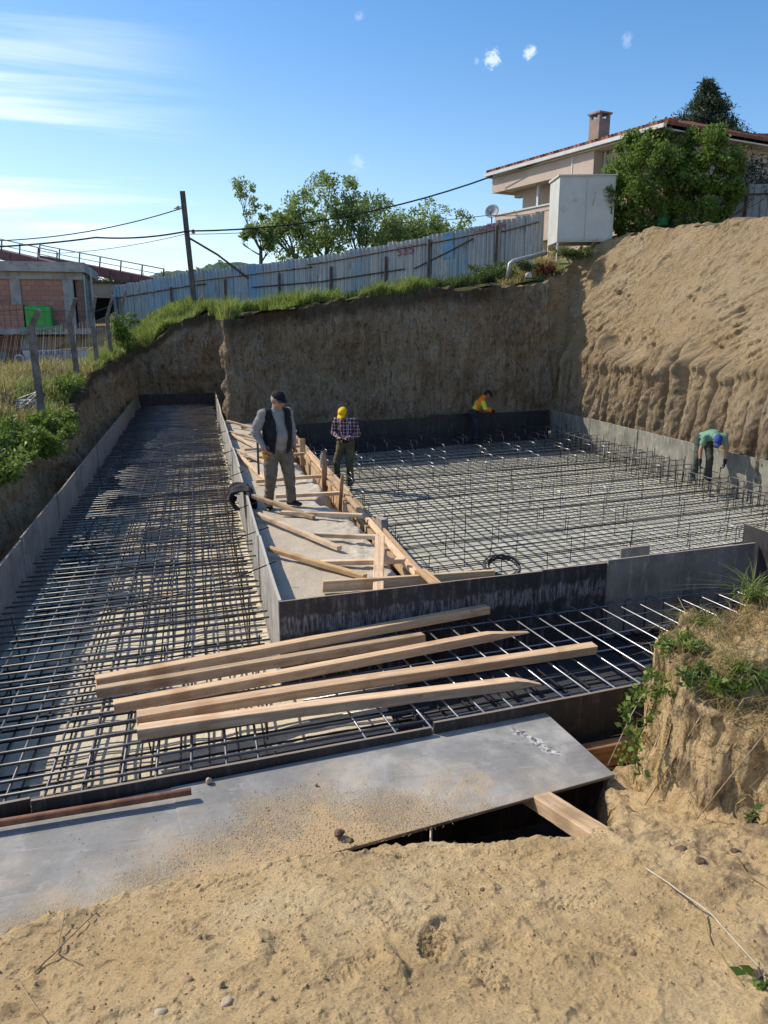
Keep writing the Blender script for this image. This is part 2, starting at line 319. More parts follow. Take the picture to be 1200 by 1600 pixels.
def timber_mesh(L, w, h, seed=0, taper0=0., taper1=0., n=14, warp=.006, tip='cut'):
    r = random.Random(seed); bm = bmesh.new(); rings = []
    ph = r.random()*6
    for i in range(n+1):
        t = i/n; x = L*t; ww, hh = w, h
        k = 1.
        if taper1 and t > 1-taper1: k = max(.12, (1-t)/taper1*.88+.12)
        if taper0 and t < taper0: k = max(.3, t/taper0*.7+.3)
        dy = warp*sin(ph+t*4.1)+r.uniform(-.0012, .0012); dz = warp*.7*sin(ph*2+t*3.3)
        c = .004+.002*r.random(); a, bq = ww/2, hh/2
        if tip == 'cut': aa, b0, b1 = a*(.35+.65*k), -bq, -bq+2*bq*k
        else: aa, b0, b1 = a*k, -bq*k, bq*k
        ring = [(-aa+c,b0),(aa-c,b0),(aa,b0+c),(aa,b1-c),(aa-c,b1),(-aa+c,b1),(-aa,b1-c),(-aa,b0+c)]
        if k < 1 and 0 < t < 1: ring = [(y+r.uniform(-.004,.004), z+r.uniform(-.004,.004)) for y, z in ring]
        rings.append([bm.verts.new((x+(r.uniform(-.006,.006) if i in (0, n) else 0), y+dy, z+dz)) for y, z in ring])
    for i in range(n):
        for j in range(8): bm.faces.new((rings[i][j], rings[i][(j+1) % 8], rings[i+1][(j+1) % 8], rings[i+1][j]))
    bm.faces.new(rings[0][::-1]); bm.faces.new(rings[-1]); bmesh.ops.recalc_face_normals(bm, faces=bm.faces)
    me = bpy.data.meshes.new('timber'); bm.to_mesh(me); bm.free(); return me
_ts = [0]
def timber(name, p0, p1, w, h, mat='wood', parent=None, label=None, cat=None, group=None, roll=0., **kw):
    _ts[0] += 1; Mx, L = axis_frame(p0, p1, roll); o = link(name, timber_mesh(L, w, h, _ts[0], **kw), mat, parent, Mx)
    return tag(o, label, cat, group)
# ================================================================== SETTING: the pit, its banks and the land around
ST = [  # base point, rim point (excavation perimeter, clockwise from the near left)
 ((-2.5,1.5,.3),(-3.0,1.5,2.0)), ((-2.5,6,.3),(-2.95,6,2.0)), ((-2.5,9,.3),(-2.9,9,2.0)), ((-2.45,12,.3),(-2.8,12,1.9)),
 ((-2.45,14.4,.3),(-2.78,14.4,1.75)), ((-2.45,15.6,.3),(-2.6,15.6,2.05)), ((-2.45,17.3,.3),(-2.72,17.3,1.95)), ((-2.45,20,.3),(-2.72,20,2.4)), ((-2.4,23.5,.3),(-2.66,23.5,2.55)),
 ((-2.35,28,.3),(-2.55,28,2.62)), ((-2.3,30.5,.3),(-2.5,30.9,2.68)), ((-2.15,30.9,.3),(-2.3,31.2,2.75)), ((-.8,30.9,.3),(-.8,31.2,3.75)),
 ((.9,30.95,.3),(.95,31.25,4.42)), ((1.25,30.7,.3),(1.35,30.9,4.45)), ((1.08,26,.3),(1.16,26,4.2)), ((.86,22.95,.3),(.9,23.3,3.97)),
 ((.8,22.6,.3),(.83,22.92,3.95)), ((2.1,22.9,.3),(2.14,23.3,4.18)), ((3.6,23.2,.2),(3.7,23.6,4.45)), ((5.6,23.6,.2),(5.77,24.0,4.68)),
 ((7.8,24.05,.2),(8.0,24.5,4.92)), ((10.2,24.5,.2),(10.4,25.0,5.11)), ((11.6,24.7,.2),(11.9,25.3,5.25)), ((12.15,24.75,.2),(12.7,25.7,5.6)),
 ((12.25,24.4,.2),(13.5,26.2,6.4)), ((12.25,23.7,.2),(14.1,25.6,6.8)), ((12.2,22.6,.2),(14.6,24,6.85)), ((12.1,20.8,.2),(15.0,21.4,6.75)),
 ((12.0,18,.2),(15.4,18.8,6.66)), ((12.0,14,.2),(15.7,15,6.6)), ((12.0,9,.2),(15.8,9,6.2)), ((12.0,6,.2),(15,4.5,5.2)), ((11.2,5.0,.2),(13,2.5,4.2)), ((8.8,4.85,.2),(9.2,4.0,2.6)), ((5.9,4.6,.2),(5.9,4.02,2.1))]
CTRL = [tuple(r) for b, r in ST] + [
 (-6,12,2.35),(-4.2,15,2.35),(-4.2,18,2.45),(-6,18,2.4),(-5,24,2.5),(-8,25,2.4),(-12,20,2.3),(-10,30,2.4),(-7,36,2.5),(-5,30,2.6),(-4,26,2.6),(-14,40,2.5),(-7,6,2.2),(-5,0,2.1),
 (-3.9,34,2.9),(-3.5,38,3.6),(0,36,4.6),(5.2,33,4.8),(9.8,30,5.2),(12.0,28.4,5.75),(3,28,4.45),(6,28,4.7),(2,26,4.2),(8.5,27.5,4.9),(13.2,28,6.5),(-2,45,4),(5,42,6),(12,38,6.5),(20,34,7.2),(17,27,7.1),(15.5,26.5,6.95),
 (22,20,7),(20,10,6.5),(16,0,4),(24,40,7.3),(-20,60,1.5),(0,70,3),(20,70,6),(40,40,7),(40,10,6),(-30,30,1.6),(-25,5,1.5),(3,-8,2),(-8,-10,2)]
CT = np.array(CTRL)
def G(x, y):
    x = np.asarray(x, float); y = np.asarray(y, float)
    d = (x[..., None]-CT[:, 0])**2+(y[..., None]-CT[:, 1])**2+.02; w = d**-1.7
    z = (w*CT[:, 2]).sum(-1)/w.sum(-1)
    far = sstep(60, 160, np.hypot(x-5, y-20)); return z*(1-far)+1.0*far
def Gz(x, y): return float(G(np.array([x]), np.array([y]))[0])
# ---- cut banks as one swept sheet
def catmull(P, n):
    P = np.array(P, float); out = []
    seg = np.linalg.norm(np.diff(P, axis=0), axis=1); cum = np.concatenate([[0], np.cumsum(seg)])
    tt = np.arange(0, cum[-1], n); return tt, cum
basep = np.array([b for b, r in ST]); rimp = np.array([r for b, r in ST])
mid = (basep+rimp)/2; seg = np.linalg.norm(np.diff(mid, axis=0), axis=1); cum = np.concatenate([[0], np.cumsum(seg)])
ss = np.unique(np.concatenate([np.arange(0, cum[-1], .06), np.arange(cum[23], cum[31], .035)]))
B_ = np.stack([np.interp(ss, cum, basep[:, k]) for k in range(3)], 1); R_ = np.stack([np.interp(ss, cum, rimp[:, k]) for k in range(3)], 1)
NT = 130; tv = np.linspace(0, 1, NT)
out = R_[:, :2]-B_[:, :2]; tang = np.gradient(mid_s := np.stack([np.interp(ss, cum, mid[:, k]) for k in range(3)], 1), axis=0)[:, :2]
tang /= np.linalg.norm(tang, axis=1)[:, None]; nrm = np.stack([-tang[:, 1], tang[:, 0]], 1)   # away from the pit (perimeter runs clockwise)
# sign check / smoothing of the outward direction
K = 9; ker = np.ones(K)/K
nrm = np.stack([np.convolve(np.pad(nrm[:, k], K//2, 'edge'), ker, 'valid') for k in range(2)], 1); nrm /= np.linalg.norm(nrm, axis=1)[:, None]
right = sstep(12.05, 12.2, B_[:, 0])*sstep(-1, 1, 24.6-B_[:, 1]); right = np.where((B_[:, 0] > 11.9) & (B_[:, 1] < 24.55), 1., 0.)
right = np.convolve(np.pad(right, 8, 'edge'), np.ones(17)/17, 'valid')
verts = []; rimfac = []
X = np.zeros((len(ss), NT+6, 3)); RF = np.zeros((len(ss), NT+6))
h = tv[None, :]**(1+.9*right[:, None])
for k in range(2): X[:, :NT, k] = B_[:, k:k+1]+out[:, k:k+1]*h
X[:, :NT, 2] = B_[:, 2:3]+(R_[:, 2:3]-B_[:, 2:3])*tv[None, :]
RF[:, :NT] = tv[None, :]
S, T = np.meshgrid(ss, tv, indexing='ij'); zz = X[:, :NT, 2]
big = fbm(S*.35, zz*.35, 0, 3, 5)*.16+(1-right[:, None])*fbm(S*.9, zz*.8, 0, 3, 405)*.10
gm = sstep(-.35, .25, fbm(S*.22, 0, 0, 2, 300)); groove_r = -(np.abs(np.sin(S*5.2+fbm(S*.7, zz*.22, 0, 2, 9)*1.1+zz*.2))**.4*.42*(.3+.7*gm))+(1-2*np.abs(fbm(S*3.2, zz*.7, 0, 4, 3)))*.05+fbm(S*11, zz*10, 0, 3, 13)*.035
groove_l = (1-2*np.abs(fbm(S*3.2, zz*.5, 0, 3, 21)))*.07+fbm(S*3.2, zz*3, 0, 5, 8)*.075+fbm(S*10, zz*7, 0, 3, 9)*.03
low = sstep(3.0, 2.6, zz+fbm(S*.5, 0, 0, 4, 77)*.55); up = 1-low
ridg = lambda a, b_, s_: 1-2*np.abs(fbm(a, b_, 0, 4, s_)); up_streak = fbm((S+zz*.5)*.30, (zz-S*.5)*.9, 0, 3, 131)*.07+ridg((S+zz*.5)*.8, (zz-S*.5)*4.2, 137)*.04*(1+fbm(S*.5, zz*.5, 0, 2, 138))+fbm(S*10, zz*10, 0, 3, 139)*.026+np.maximum(0, fbm(S*2.5, zz*2.5, 0, 3, 140)-.4)*.2
streak = fbm(S*5+zz*3, (zz-S*.5)*9, 0, 4, 39)*.03+fbm((S*.9+zz*.45)*.55, (zz-S*.5)*3.4, 0, 5, 31)*.075+np.maximum(0, fbm((S*.9+zz*.45)*.8, (zz-S*.5)*2.2, 0, 3, 33))*.10+fbm(S*2.4, zz*2.4, 0, 4, 38)*.03
rr = right[:, None]
D = big+(1-rr)*groove_l+rr*(low*groove_r+up*up_streak)
ledge = sstep(.3, 0, np.abs(zz-2.75-fbm(S*.4, 0, 0, 2, 45)*.4))*rr*.12
D = D-ledge
fade = (sstep(0, .06, T)*.6+.4)*(1-.9*np.exp(-((S-cum[16]+.1)/.55)**4))*(1-.7*np.exp(-((S-cum[14])/.4)**2))
edge_l = (fbm(S*2.6, 0, 0, 5, 55)*.10)   # ragged rim
for k in range(2): X[:, :NT, k] += nrm[:, k:k+1]*(D*fade)
X[:, :NT, 2] += (T**5)*edge_l*(1-.3*rr)
for j, dist in enumerate((.12, .35, .7, 1.1, 1.5, 2.0)):
    q = NT+j
    for k in range(2): X[:, q, k] = R_[:, k]+nrm[:, k]*(dist+D[:, -1]*(1-j/5))
    gz = G(X[:, q, 0], X[:, q, 1]); w = sstep(0, 1.2, dist)
    X[:, q, 2] = (R_[:, 2]+edge_l[:, -1]*.9)*(1-w)+(gz+.03)*w+fbm(X[:, q, 0]*2, X[:, q, 1]*2, 0, 4, 61)*.06*(1-w*.6)
    RF[:, q] = 1+dist*.5
nS, nT = X.shape[:2]; vs = X.reshape(-1, 3)
idx = np.arange(nS*nT).reshape(nS, nT); F = np.stack([idx[:-1, :-1], idx[1:, :-1], idx[1:, 1:], idx[:-1, 1:]], -1).reshape(-1, 4)
def mesh_np(name, v, f, attr=None):
    me = bpy.data.meshes.new(name); me.vertices.add(len(v)); me.vertices.foreach_set('co', np.asarray(v, np.float32).ravel())
    f = np.asarray(f, np.int32); k = f.shape[1]
    me.loops.add(f.size); me.loops.foreach_set('vertex_index', f.ravel()); me.polygons.add(len(f))
    me.polygons.foreach_set('loop_start', np.arange(0, f.size, k, dtype=np.int32)); me.update(calc_edges=True)
    if attr is not None:
        for nme, val in attr.items():
            a = me.attributes.new(nme, 'FLOAT', 'POINT'); a.data.foreach_set('value', np.asarray(val, np.float32).ravel())
    me.validate(); return me
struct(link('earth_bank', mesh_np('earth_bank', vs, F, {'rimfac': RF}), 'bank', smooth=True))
# ---- land sheet reaching the horizon, with a hole where the pit and the foreground are
def axis(vals): return np.unique(np.round(np.concatenate(vals), 4))
gx = axis([[-1800,-900,-450,-250,-150,-100,-70,-50,-38], np.arange(-30, 32.01, .5), [38,50,70,100,150,250,450,900,1800]])
gy = axis([[-1800,-900,-450,-200,-100,-50,-25], np.arange(-12, 60.01, .5), [66,75,90,110,140,180,240,300,450,900,1800]])
GX, GY = np.meshgrid(gx, gy, indexing='ij'); GZ = G(GX, GY)+fbm(GX*.35, GY*.35, 0, 3, 3)*.06
poly = [(r[0], r[1]) for b, r in ST]
def inside(x, y, P):
    c = np.zeros(x.shape, bool); n = len(P)
    for i in range(n):
        x1, y1 = P[i]; x2, y2 = P[(i+1) % n]
        cond = ((y1 > y) != (y2 > y)) & (x < (x2-x1)*(y-y1)/((y2-y1) or 1e-9)+x1); c ^= cond
    return c
ins = inside(GX, GY, poly) | ((GX > -3.3) & (GX < 5.9) & (GY > -2.2) & (GY < 4.05))
idx = np.arange(GX.size).reshape(GX.shape); a = ins
keep = ~(a[:-1, :-1] | a[1:, :-1] | a[1:, 1:] | a[:-1, 1:])
F = np.stack([idx[:-1, :-1], idx[1:, :-1], idx[1:, 1:], idx[:-1, 1:]], -1)[keep]
struct(link('ground', mesh_np('ground', np.stack([GX, GY, GZ], -1).reshape(-1, 3), F), 'ground', smooth=True))
# ---- floors
def grid(name, x0, x1, y0, y1, nx, ny, fz, mat, skew=None):
    x, y = np.meshgrid(np.linspace(x0, x1, nx), np.linspace(y0, y1, ny), indexing='ij'); z = fz(x, y)
    if skew is not None: y = y+skew(x)
    idx = np.arange(x.size).reshape(x.shape); F = np.stack([idx[:-1, :-1], idx[1:, :-1], idx[1:, 1:], idx[:-1, 1:]], -1).reshape(-1, 4)
    return struct(link(name, mesh_np(name, np.stack([x, y, z], -1).reshape(-1, 3), F), mat, smooth=True))
grid('trench_floor', -2.7, 1.55, 1.5, 31.2, 60, 400, lambda x, y: .345+fbm(x*2, y*2, 0, 3, 4)*.02, 'trench')
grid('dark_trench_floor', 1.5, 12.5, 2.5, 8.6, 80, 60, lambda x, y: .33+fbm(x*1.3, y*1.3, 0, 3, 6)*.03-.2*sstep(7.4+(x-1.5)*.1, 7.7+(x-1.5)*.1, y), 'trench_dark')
grid('basin_floor', 2.3, 12.6, 7.3, 25.4, 80, 120, lambda x, y: 0*x+.02+fbm(x, y, 0, 2, 14)*.01+.0*x, 'basin')
def strip_z(x, y):
    e = 1.93+fbm(y*1.1, 0, 0, 3, 24)*.17; s = sstep(0, .42, x-e)
    return 1.03-s*.72+fbm(x*1.5, y*1.5, 0, 4, 12)*.02+fbm(x*7, y*7, 0, 3, 13)*.02*sstep(1.6, 1.9, x)
# the raised strip between the trench and the basin
grid('gravel_strip', .68, 2.46, 7.02, 23.2, 110, 700, strip_z, 'strip')
grid('gravel_ledge', 2.3, 12.3, 7.25, 7.95, 160, 14, lambda x, y: .72+fbm(x*2, y*2, 0, 3, 18)*.04, 'strip', skew=lambda x: (x-2.3)*.1)
# ---- foreground sand and the cut mound on the right
YBX = [-3.6,-1.4,-.97,-.73,-.3,.09,.54,1.13,1.64,1.94,2.10,2.24,2.4,2.6,3.4,6.2]
YBY = [3.0,3.0,3.03,3.16,3.34,3.34,3.33,3.28,3.13,3.06,3.30,3.62,3.88,3.97,3.98,4.02]
def seg_sd(x, y, P):
    d = np.full(x.shape, 1e9)
    for i in range(len(P)):
        a = np.array(P[i]); b = np.array(P[(i+1) % len(P)]); ab = b-a
        t = np.clip(((x-a[0])*ab[0]+(y-a[1])*ab[1])/(ab@ab), 0, 1); d = np.minimum(d, np.hypot(x-a[0]-t*ab[0], y-a[1]-t*ab[1]))
    return np.where(inside(x, y, P), -d, d)
MOUND = [(2.34,3.35),(2.40,3.08),(2.55,2.80),(2.80,2.4),(3.2,1.6),(6.4,.6),(6.4,4.05),(2.75,4.02),(2.45,3.8),(2.36,3.55)]
PRINTS = [(680,1486,-.3,1.0),(640,1440,-.25,.25),(300,1405,.5,.35),(600,1390,.2,.22),(885,1390,1.35,.4),(980,1500,.4,.3),(545,1550,-.9,.45),(760,1560,.1,.3),(830,1490,.9,.25),(420,1500,-.5,.2)]
def sand_z(x, y, detail=True):
    yb = np.interp(x, YBX, YBY)+fbm(x*2.3, 0, 0, 5, 70)*.07+fbm(x*11, y*9, 0, 3, 71)*.012
    base = 1.175+(3.25-y)*.365+.10*sstep(1.2, 2.4, x)+.05*np.sin(x*1.7+1)
    base = np.where(y < .9, 1.2+2.35*.36+(.9-y)*.12+.10*sstep(1.2, 2.4, x), base)
    base = base+fbm(x*1.1, y*1.1, 0, 3, 80)*.035
    if detail:
        base = base+fbm(x*4.5, y*4.5, 0, 4, 81)*.013+fbm(x*14, y*14, 0, 4, 82)*.0048+np.maximum(0, fbm(x*34, y*34, 0, 2, 182)-.3)*.013+np.maximum(0, vnoise(x*26, y*26, 0, 86)-.45)*.022+np.maximum(0, vnoise(x*9, y*9, 0, 83)-.5)*.06*sstep(.2, .5, vnoise(x*1.3, y*1.3, 0, 84)+.25)
        base = base+sstep(1.5, 2.2, x)*fbm(x*6, y*6, 0, 4, 88)*.03
    # low ridge of crumbs along the broken edge
    base = base+.022*np.exp(-((y-yb+.09)/.09)**2)*(1+.8*fbm(x*4, y*9, 0, 3, 85))
    if detail:
        for (px, py, ang, k) in PRINTS:
            c = U(px, py, 1.55); u = (x-c.x)*cos(ang)+(y-c.y)*sin(ang); w = -(x-c.x)*sin(ang)+(y-c.y)*cos(ang)
            oval = sstep(1.15, .8, np.sqrt((u/.058)**2+(w/.155)**2))
            tread = .5+.5*np.sign(np.sin((w+np.abs(u)*.9)*2*pi/.034))*(np.abs(u) > .006)
            base = base-k*oval*(.005+.021*tread)+k*.004*np.exp(-((np.sqrt((u/.058)**2+(w/.155)**2)-1.15)/.15)**2)
    drop = sstep(0, .16, y-yb)
    z = base-drop*1.1-np.maximum(0, y-yb)*.8
    sd = seg_sd(x, y, MOUND)+.05+fbm(x*2.2, y*2.2, 0, 4, 90)*.07+fbm(x*7, y*7, 0, 4, 91)*.025
    top = 1.80+.16*np.clip(x-2.3, 0, 3)+.22*sstep(3.1, 3.7, y)+fbm(x*3, y*3, 0, 4, 92)*.07+fbm(x*14, y*14, 0, 3, 93)*.02
    m = sstep(.055, -.06-.16*sstep(2.6, 3.1, x), sd); low = np.minimum(z, 1.5)*1.; z = z*(1-m)+top*m
    return z
gx = axis([np.arange(-3.6, -1.4, .06), np.arange(-1.4, 3.5, .0125), np.arange(3.5, 6.1, .06)])
gy = axis([np.arange(-2.3, 1.4, .08), np.arange(1.4, 4.2, .0125)])
SX, SY = np.meshgrid(gx, gy, indexing='ij'); SZ = sand_z(SX, SY)
# roughen steep faces sideways so the cut is not a stretched sheet
gxr, gyr = np.gradient(SZ); st = np.clip(np.hypot(gxr, gyr)/.03, 0, 1)
OX = (fbm(SX*6, SZ*9, SY*6, 5, 95)*.035+fbm(SX*25, SZ*25, SY*25, 3, 195)*.012)*st; OY = (fbm(SX*6+9, SZ*9, SY*6, 5, 96)*.035+fbm(SX*25, SZ*25, SY*25, 3, 196)*.012)*st
SX2, SY2 = SX+OX, SY+OY
idx = np.arange(SX.size).reshape(SX.shape); F = np.stack([idx[:-1, :-1], idx[1:, :-1], idx[1:, 1:], idx[:-1, 1:]], -1).reshape(-1, 4)
struct(link('sandy_ground', mesh_np('sandy_ground', np.stack([SX2, SY2, SZ], -1).reshape(-1, 3), F), 'sand', smooth=True))
def Sz(x, y): return float(sand_z(np.array([float(x)]), np.array([float(y)]))[0])
# ---- distant wooded hills
def hills():
    az = np.radians(np.linspace(-75, 75, 420)); rr_ = np.linspace(170, 520, 46); A, R = np.meshgrid(az, rr_, indexing='ij')
    x = R*np.sin(A); y = R*np.cos(A); prof = 1.02*np.interp(np.degrees(A), [-75,-32,-14,-5,-2,2.0,6,11,20,40,75], [14,20,24,25,31,36,37,24,16,14,12])
    z = -6+prof*sstep(170, 430, R)*(1+.1*fbm(x*.012, y*.012, 0, 4, 7))+fbm(x*.06, y*.06, 0, 4, 9)*1.6*sstep(170, 260, R)+np.abs(fbm(x*.2, y*.2, 0, 3, 19))*1.5
    idx = np.arange(x.size).reshape(x.shape); F = np.stack([idx[:-1, :-1], idx[:-1, 1:], idx[1:, 1:], idx[1:, :-1]], -1).reshape(-1, 4)
    m, nt, b, o = newmat('hazy_woodland'); v = coords(nt, 'World'); n = noise(nt, v, .12, 8, .75)
    setp(nt, b, ramp(nt, n, [(.35, (.035, .06, .045)), (.6, (.085, .12, .075)), (.75, (.17, .18, .12))]), .95, 0, .1); b.inputs['Emission Color'].default_value = (.35, .5, .75, 1); b.inputs['Emission Strength'].default_value = .07  # faint blue emission on the woodland stands in for distance haze
    bump(nt, b, n, 1, 3)
    M['hills'] = m; struct(link('hills', mesh_np('hills', np.stack([x, y, z], -1).reshape(-1, 3), F), 'hills', smooth=True))
hills()
# ================================================================== FORMWORK
def wall(label, pts, z0, z1, n, mat, th=.021, seed=0, zj=.012, battens=True, side=1, cat='formwork', group=None, parts_mats=None, joints=None, gap=.004):
    """a run of plywood panels nailed in line; pts = two ends (plan)"""
    r = random.Random(seed); A = Vector(pts[0]); B = Vector(pts[1]); L = (B-A).length; d = (B-A)/L; nn = Vector((-d.y, d.x))*side
    root = thing('formwork_wall', (A.x, A.y, z0), label, cat, group)
    js = joints or [i/n for i in range(n+1)]
    for i in range(len(js)-1):
        a = js[i]*L+gap; b = js[i+1]*L-gap; dz0 = r.uniform(-zj, zj); dz1 = dz0+r.uniform(-zj, zj)*.5; oa = r.uniform(0, .012); ob = r.uniform(0, .012); lean = r.uniform(-.012, .012)
        mb = MB(); K = 8
        for k in range(K):
            t0, t1 = k/K, (k+1)/K; P = []
            for t in (t0, t1):
                s = a+(b-a)*t; off = oa+(ob-oa)*t+.006*sin(3.1*t+i); q = A+d*s
                P.append((q+nn*off, q+nn*(off+th), dz0+(dz1-dz0)*t+r.uniform(-.0012, .0012)))
            (i0, o0, za), (i1, o1, zb) = P; le = nn*lean
            mb.hexa([(i0.x, i0.y, z0), (i1.x, i1.y, z0), (o1.x, o1.y, z0), (o0.x, o0.y, z0)],
                    [(i0.x+le.x, i0.y+le.y, z1+za), (i1.x+le.x, i1.y+le.y, z1+zb), (o1.x+le.x, o1.y+le.y, z1+zb), (o0.x+le.x, o0.y+le.y, z1+za)])
        me = bpy.data.meshes.new('panel'); me.from_pydata(mb.v, [], mb.f); bm = bmesh.new(); bm.from_mesh(me); bmesh.ops.remove_doubles(bm, verts=bm.verts, dist=.0015)
        # drop the inner partitions left between slices
        dead = [f for f in bm.faces if all(len(e.link_faces) > 2 for e in f.edges)]; bmesh.ops.delete(bm, geom=dead, context='FACES'); bm.to_mesh(me); bm.free()
        pm = parts_mats[i] if parts_mats else mat
        link('panel', me, pm, root)
    if battens:
        nb = max(2, int(L/1.2))
        for i in range(nb):
            s = L*(i+.5)/nb+r.uniform(-.1, .1); q = A+d*s+nn*(th+.04); timber('batten', (q.x, q.y, z0+.02), (q.x+r.uniform(-.01, .01), q.y, z1-.02-r.uniform(0, .06)), .045, .045, 'wood_old', root, n=4)
        timber('waling', (A.x+d.x*.05+nn.x*(th+.09), A.y+d.y*.05+nn.y*(th+.09), z1-.16), (B.x-d.x*.05+nn.x*(th+.09), B.y-d.y*.05+nn.y*(th+.09), z1-.16), .05, .09, 'wood_old', root)
    return root
wall('long grimy plywood side form along the left edge of the rebar trench', [(-2.19, 2.2), (-2.19, 30.3)], .28, 1.26, 11, 'ply_left', seed=1, zj=.02)
wall('long pale cement coated plywood side form between the trench and the gravel strip', [(.63, 30.9), (.63, 6.92)], .28, 1.26, 10, 'ply_light', seed=2, th=.03, zj=.016, battens=False)
wall('dark plywood end form closing the far end of the trench', [(-2.16, 30.35), (.6, 30.62)], .28, 1.27, 2, 'ply_black', seed=3)
def skl(x, x0, y0, s=.1035): return y0+(x-x0)*s
wall('dark film plywood form crossing in front of the gravel strip with white drip stains', [(.635, 6.90), (4.29, 7.275)], .3, 1.26, 2, 'ply_dark', seed=4, joints=[0, .775, 1.], zj=.004, battens=False)
wall('taller grey plywood form behind the bare shiny bars on the right', [(4.27, 7.235), (6.33, 7.455)], .3, 1.295, 1, 'ply_grey', seed=5, zj=.002, battens=False)
r_ = thing('formwork_wall', (6.36, 7.44, .3), 'short dark plywood form with an upright end board past the grey form', 'formwork')
MB().box(6.36, 6.38, 7.15, 7.75, .3, 1.46).build('end_board', 'ply_black', r_); MB().hexa([(6.385,7.46,.3),(11.9,8.02,.3),(11.9,8.04,.3),(6.385,7.48,.3)], [(6.385,7.46,1.3),(11.9,8.02,1.3),(11.9,8.04,1.3),(6.385,7.48,1.3)]).build('panel', 'ply_dark', r_)
wall('dark near form under the grey walkway panel on the left', [(-2.2, 4.0), (1.36, 4.345)], .28, 1.255, 2, 'ply_black', seed=6, side=-1, joints=[0, .33, 1], zj=.003, battens=False)
wall('dark near form beyond the walkway panel reaching behind the sand mound', [(1.37, 4.36), (5.0, 4.77)], .28, 1.285, 2, 'ply_black', seed=7, side=-1, zj=.004, battens=False)
wall('dark plywood form along the foot of the shaded earth wall', [(2.5, 22.15), (11.62, 24.2)], .02, 1.02, 4, 'ply_black', seed=8, zj=.03)
wall('pale green grey form along the foot of the sunlit earth bank', [(11.66, 24.1), (11.62, 8.0)], .02, 1.0, 6, 'concrete_form', seed=9, zj=.015, th=.03)
wall('short dark plywood form along the near side of the basin', [(2.45, 7.78), (6.75, 8.42)], .02, .99, 2, 'ply_grey', seed=10, side=-1, battens=False, joints=[0, .61, 1.])
wall('brown plywood side form along the left side of the basin behind the props', [(2.40, 22.2), (2.40, 7.6)], .02, 1.08, 6, 'wood_old', seed=11, zj=.02, side=-1, th=.03)
tag(MB().box(-.06, .06, -.012, .012, 0, .2).build('plywood_offcut', 'ply_grey', None, Matrix.Translation((5.17, 8.17, .93)) @ Matrix.Rotation(.12, 4, 'Z') @ Matrix.Scale(3.6, 4, (1, 0, 0))), 'small grey plywood offcut standing on the near edge of the basin form', 'offcut')

# ================================================================== REBAR
def bars(root, name, lst, rad, mat, n=6, cap=100, jit=.006, key=None):
    """each bar a part; past a hundred of one part, the farther ones in one mesh"""
    lst = sorted(lst, key=key or (lambda P: (Vector(P[0])+Vector(P[-1])).length))
    rest = MB()
    for i, P in enumerate(lst):
        P = [Vector(p) for p in P]
        if len(P) == 2 and jit:
            a, b = P; L = (b-a).length; m = max(2, int(L/1.4)); P = [a+(b-a)*(k/m)+Vector((random.uniform(-jit, jit), random.uniform(-jit, jit), random.uniform(-jit, jit)*.8)) for k in range(m+1)]
        if i < cap: MB().tube(P, rad, n).build(name, mat, root, smooth=True)
        else: rest.tube(P, rad, n)
    if rest.v: tag(rest.build(name, mat, root, smooth=True), kind='stuff')
rr = random.Random(3)
SK = .1035
def tcross(y, z, x0=-2.12, x1=.56): return [(x0+rr.uniform(-.03, .05), y+(x0+.8)*SK+rr.uniform(-.01, .01), z), (x1+rr.uniform(-.07, .03), y+(x1+.8)*SK+rr.uniform(-.01, .01), z)]
# trench cage: upper mat
t1 = thing('rebar_mat', (-.8, 16, .85), 'upper mat of dark steel reinforcing bars filling the long trench on the left', 'rebar mat')
cb = []; y = 4.35
while y < 30.2:
    x1 = .56 if y > 6.75 else 1.62
    P = tcross(y, .862, x1=x1)
    if rr.random() < .06 and y > 7.5: P[1] = (.74+rr.random()*.1, P[1][1]+.01, 1.28); P[1] = (.80+rr.random()*.12, P[0][1]+(.8+2.1)*SK, .90) if False else (P[1][0], P[1][1], .862)
    cb.append(P); y += .175+rr.uniform(-.03, .03)
bars(t1, 'cross_bar', cb, .0115, 'rebar')
bars(t1, 'long_bar', [[(x+rr.uniform(-.01, .01), 4.18+.1*(x+2), .844), (x+rr.uniform(-.01, .01), 30.1, .844)] for x in np.arange(-2.04, .5, .232)], .0105, 'rebar')
t2 = thing('rebar_mat', (-.8, 16, .62), 'dense middle layer of steel bars below the upper trench mat', 'rebar mat')
cb = []; y = 6.9
while y < 29.5: cb.append(tcross(y, .66, -1.7)); y += .5+rr.uniform(-.08, .08)
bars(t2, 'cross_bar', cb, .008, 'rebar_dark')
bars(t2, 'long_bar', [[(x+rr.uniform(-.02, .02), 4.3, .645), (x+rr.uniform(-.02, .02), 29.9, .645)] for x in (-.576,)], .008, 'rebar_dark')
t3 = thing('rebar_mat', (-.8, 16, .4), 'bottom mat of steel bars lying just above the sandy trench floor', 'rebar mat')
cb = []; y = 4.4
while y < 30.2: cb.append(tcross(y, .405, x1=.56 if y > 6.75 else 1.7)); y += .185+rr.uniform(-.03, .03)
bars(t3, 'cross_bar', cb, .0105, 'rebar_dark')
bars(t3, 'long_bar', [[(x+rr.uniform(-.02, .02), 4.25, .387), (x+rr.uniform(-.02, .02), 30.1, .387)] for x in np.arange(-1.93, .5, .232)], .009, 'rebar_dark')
bars(t1, 'upright_bar', [[(-2.1+rr.random()*2.6, yy, .36), (-2.1+rr.random()*2.6 if False else None, 0, 0)] for yy in ()] or [[(x, yy, .36), (x+rr.uniform(-.05, .05), yy+rr.uniform(-.06, .06), .86)] for yy in np.arange(4.9, 22, 1.1) for x in (-1.8+rr.uniform(-.2, .2), -.7+rr.uniform(-.3, .3), .42)], .008, 'rebar_dark')
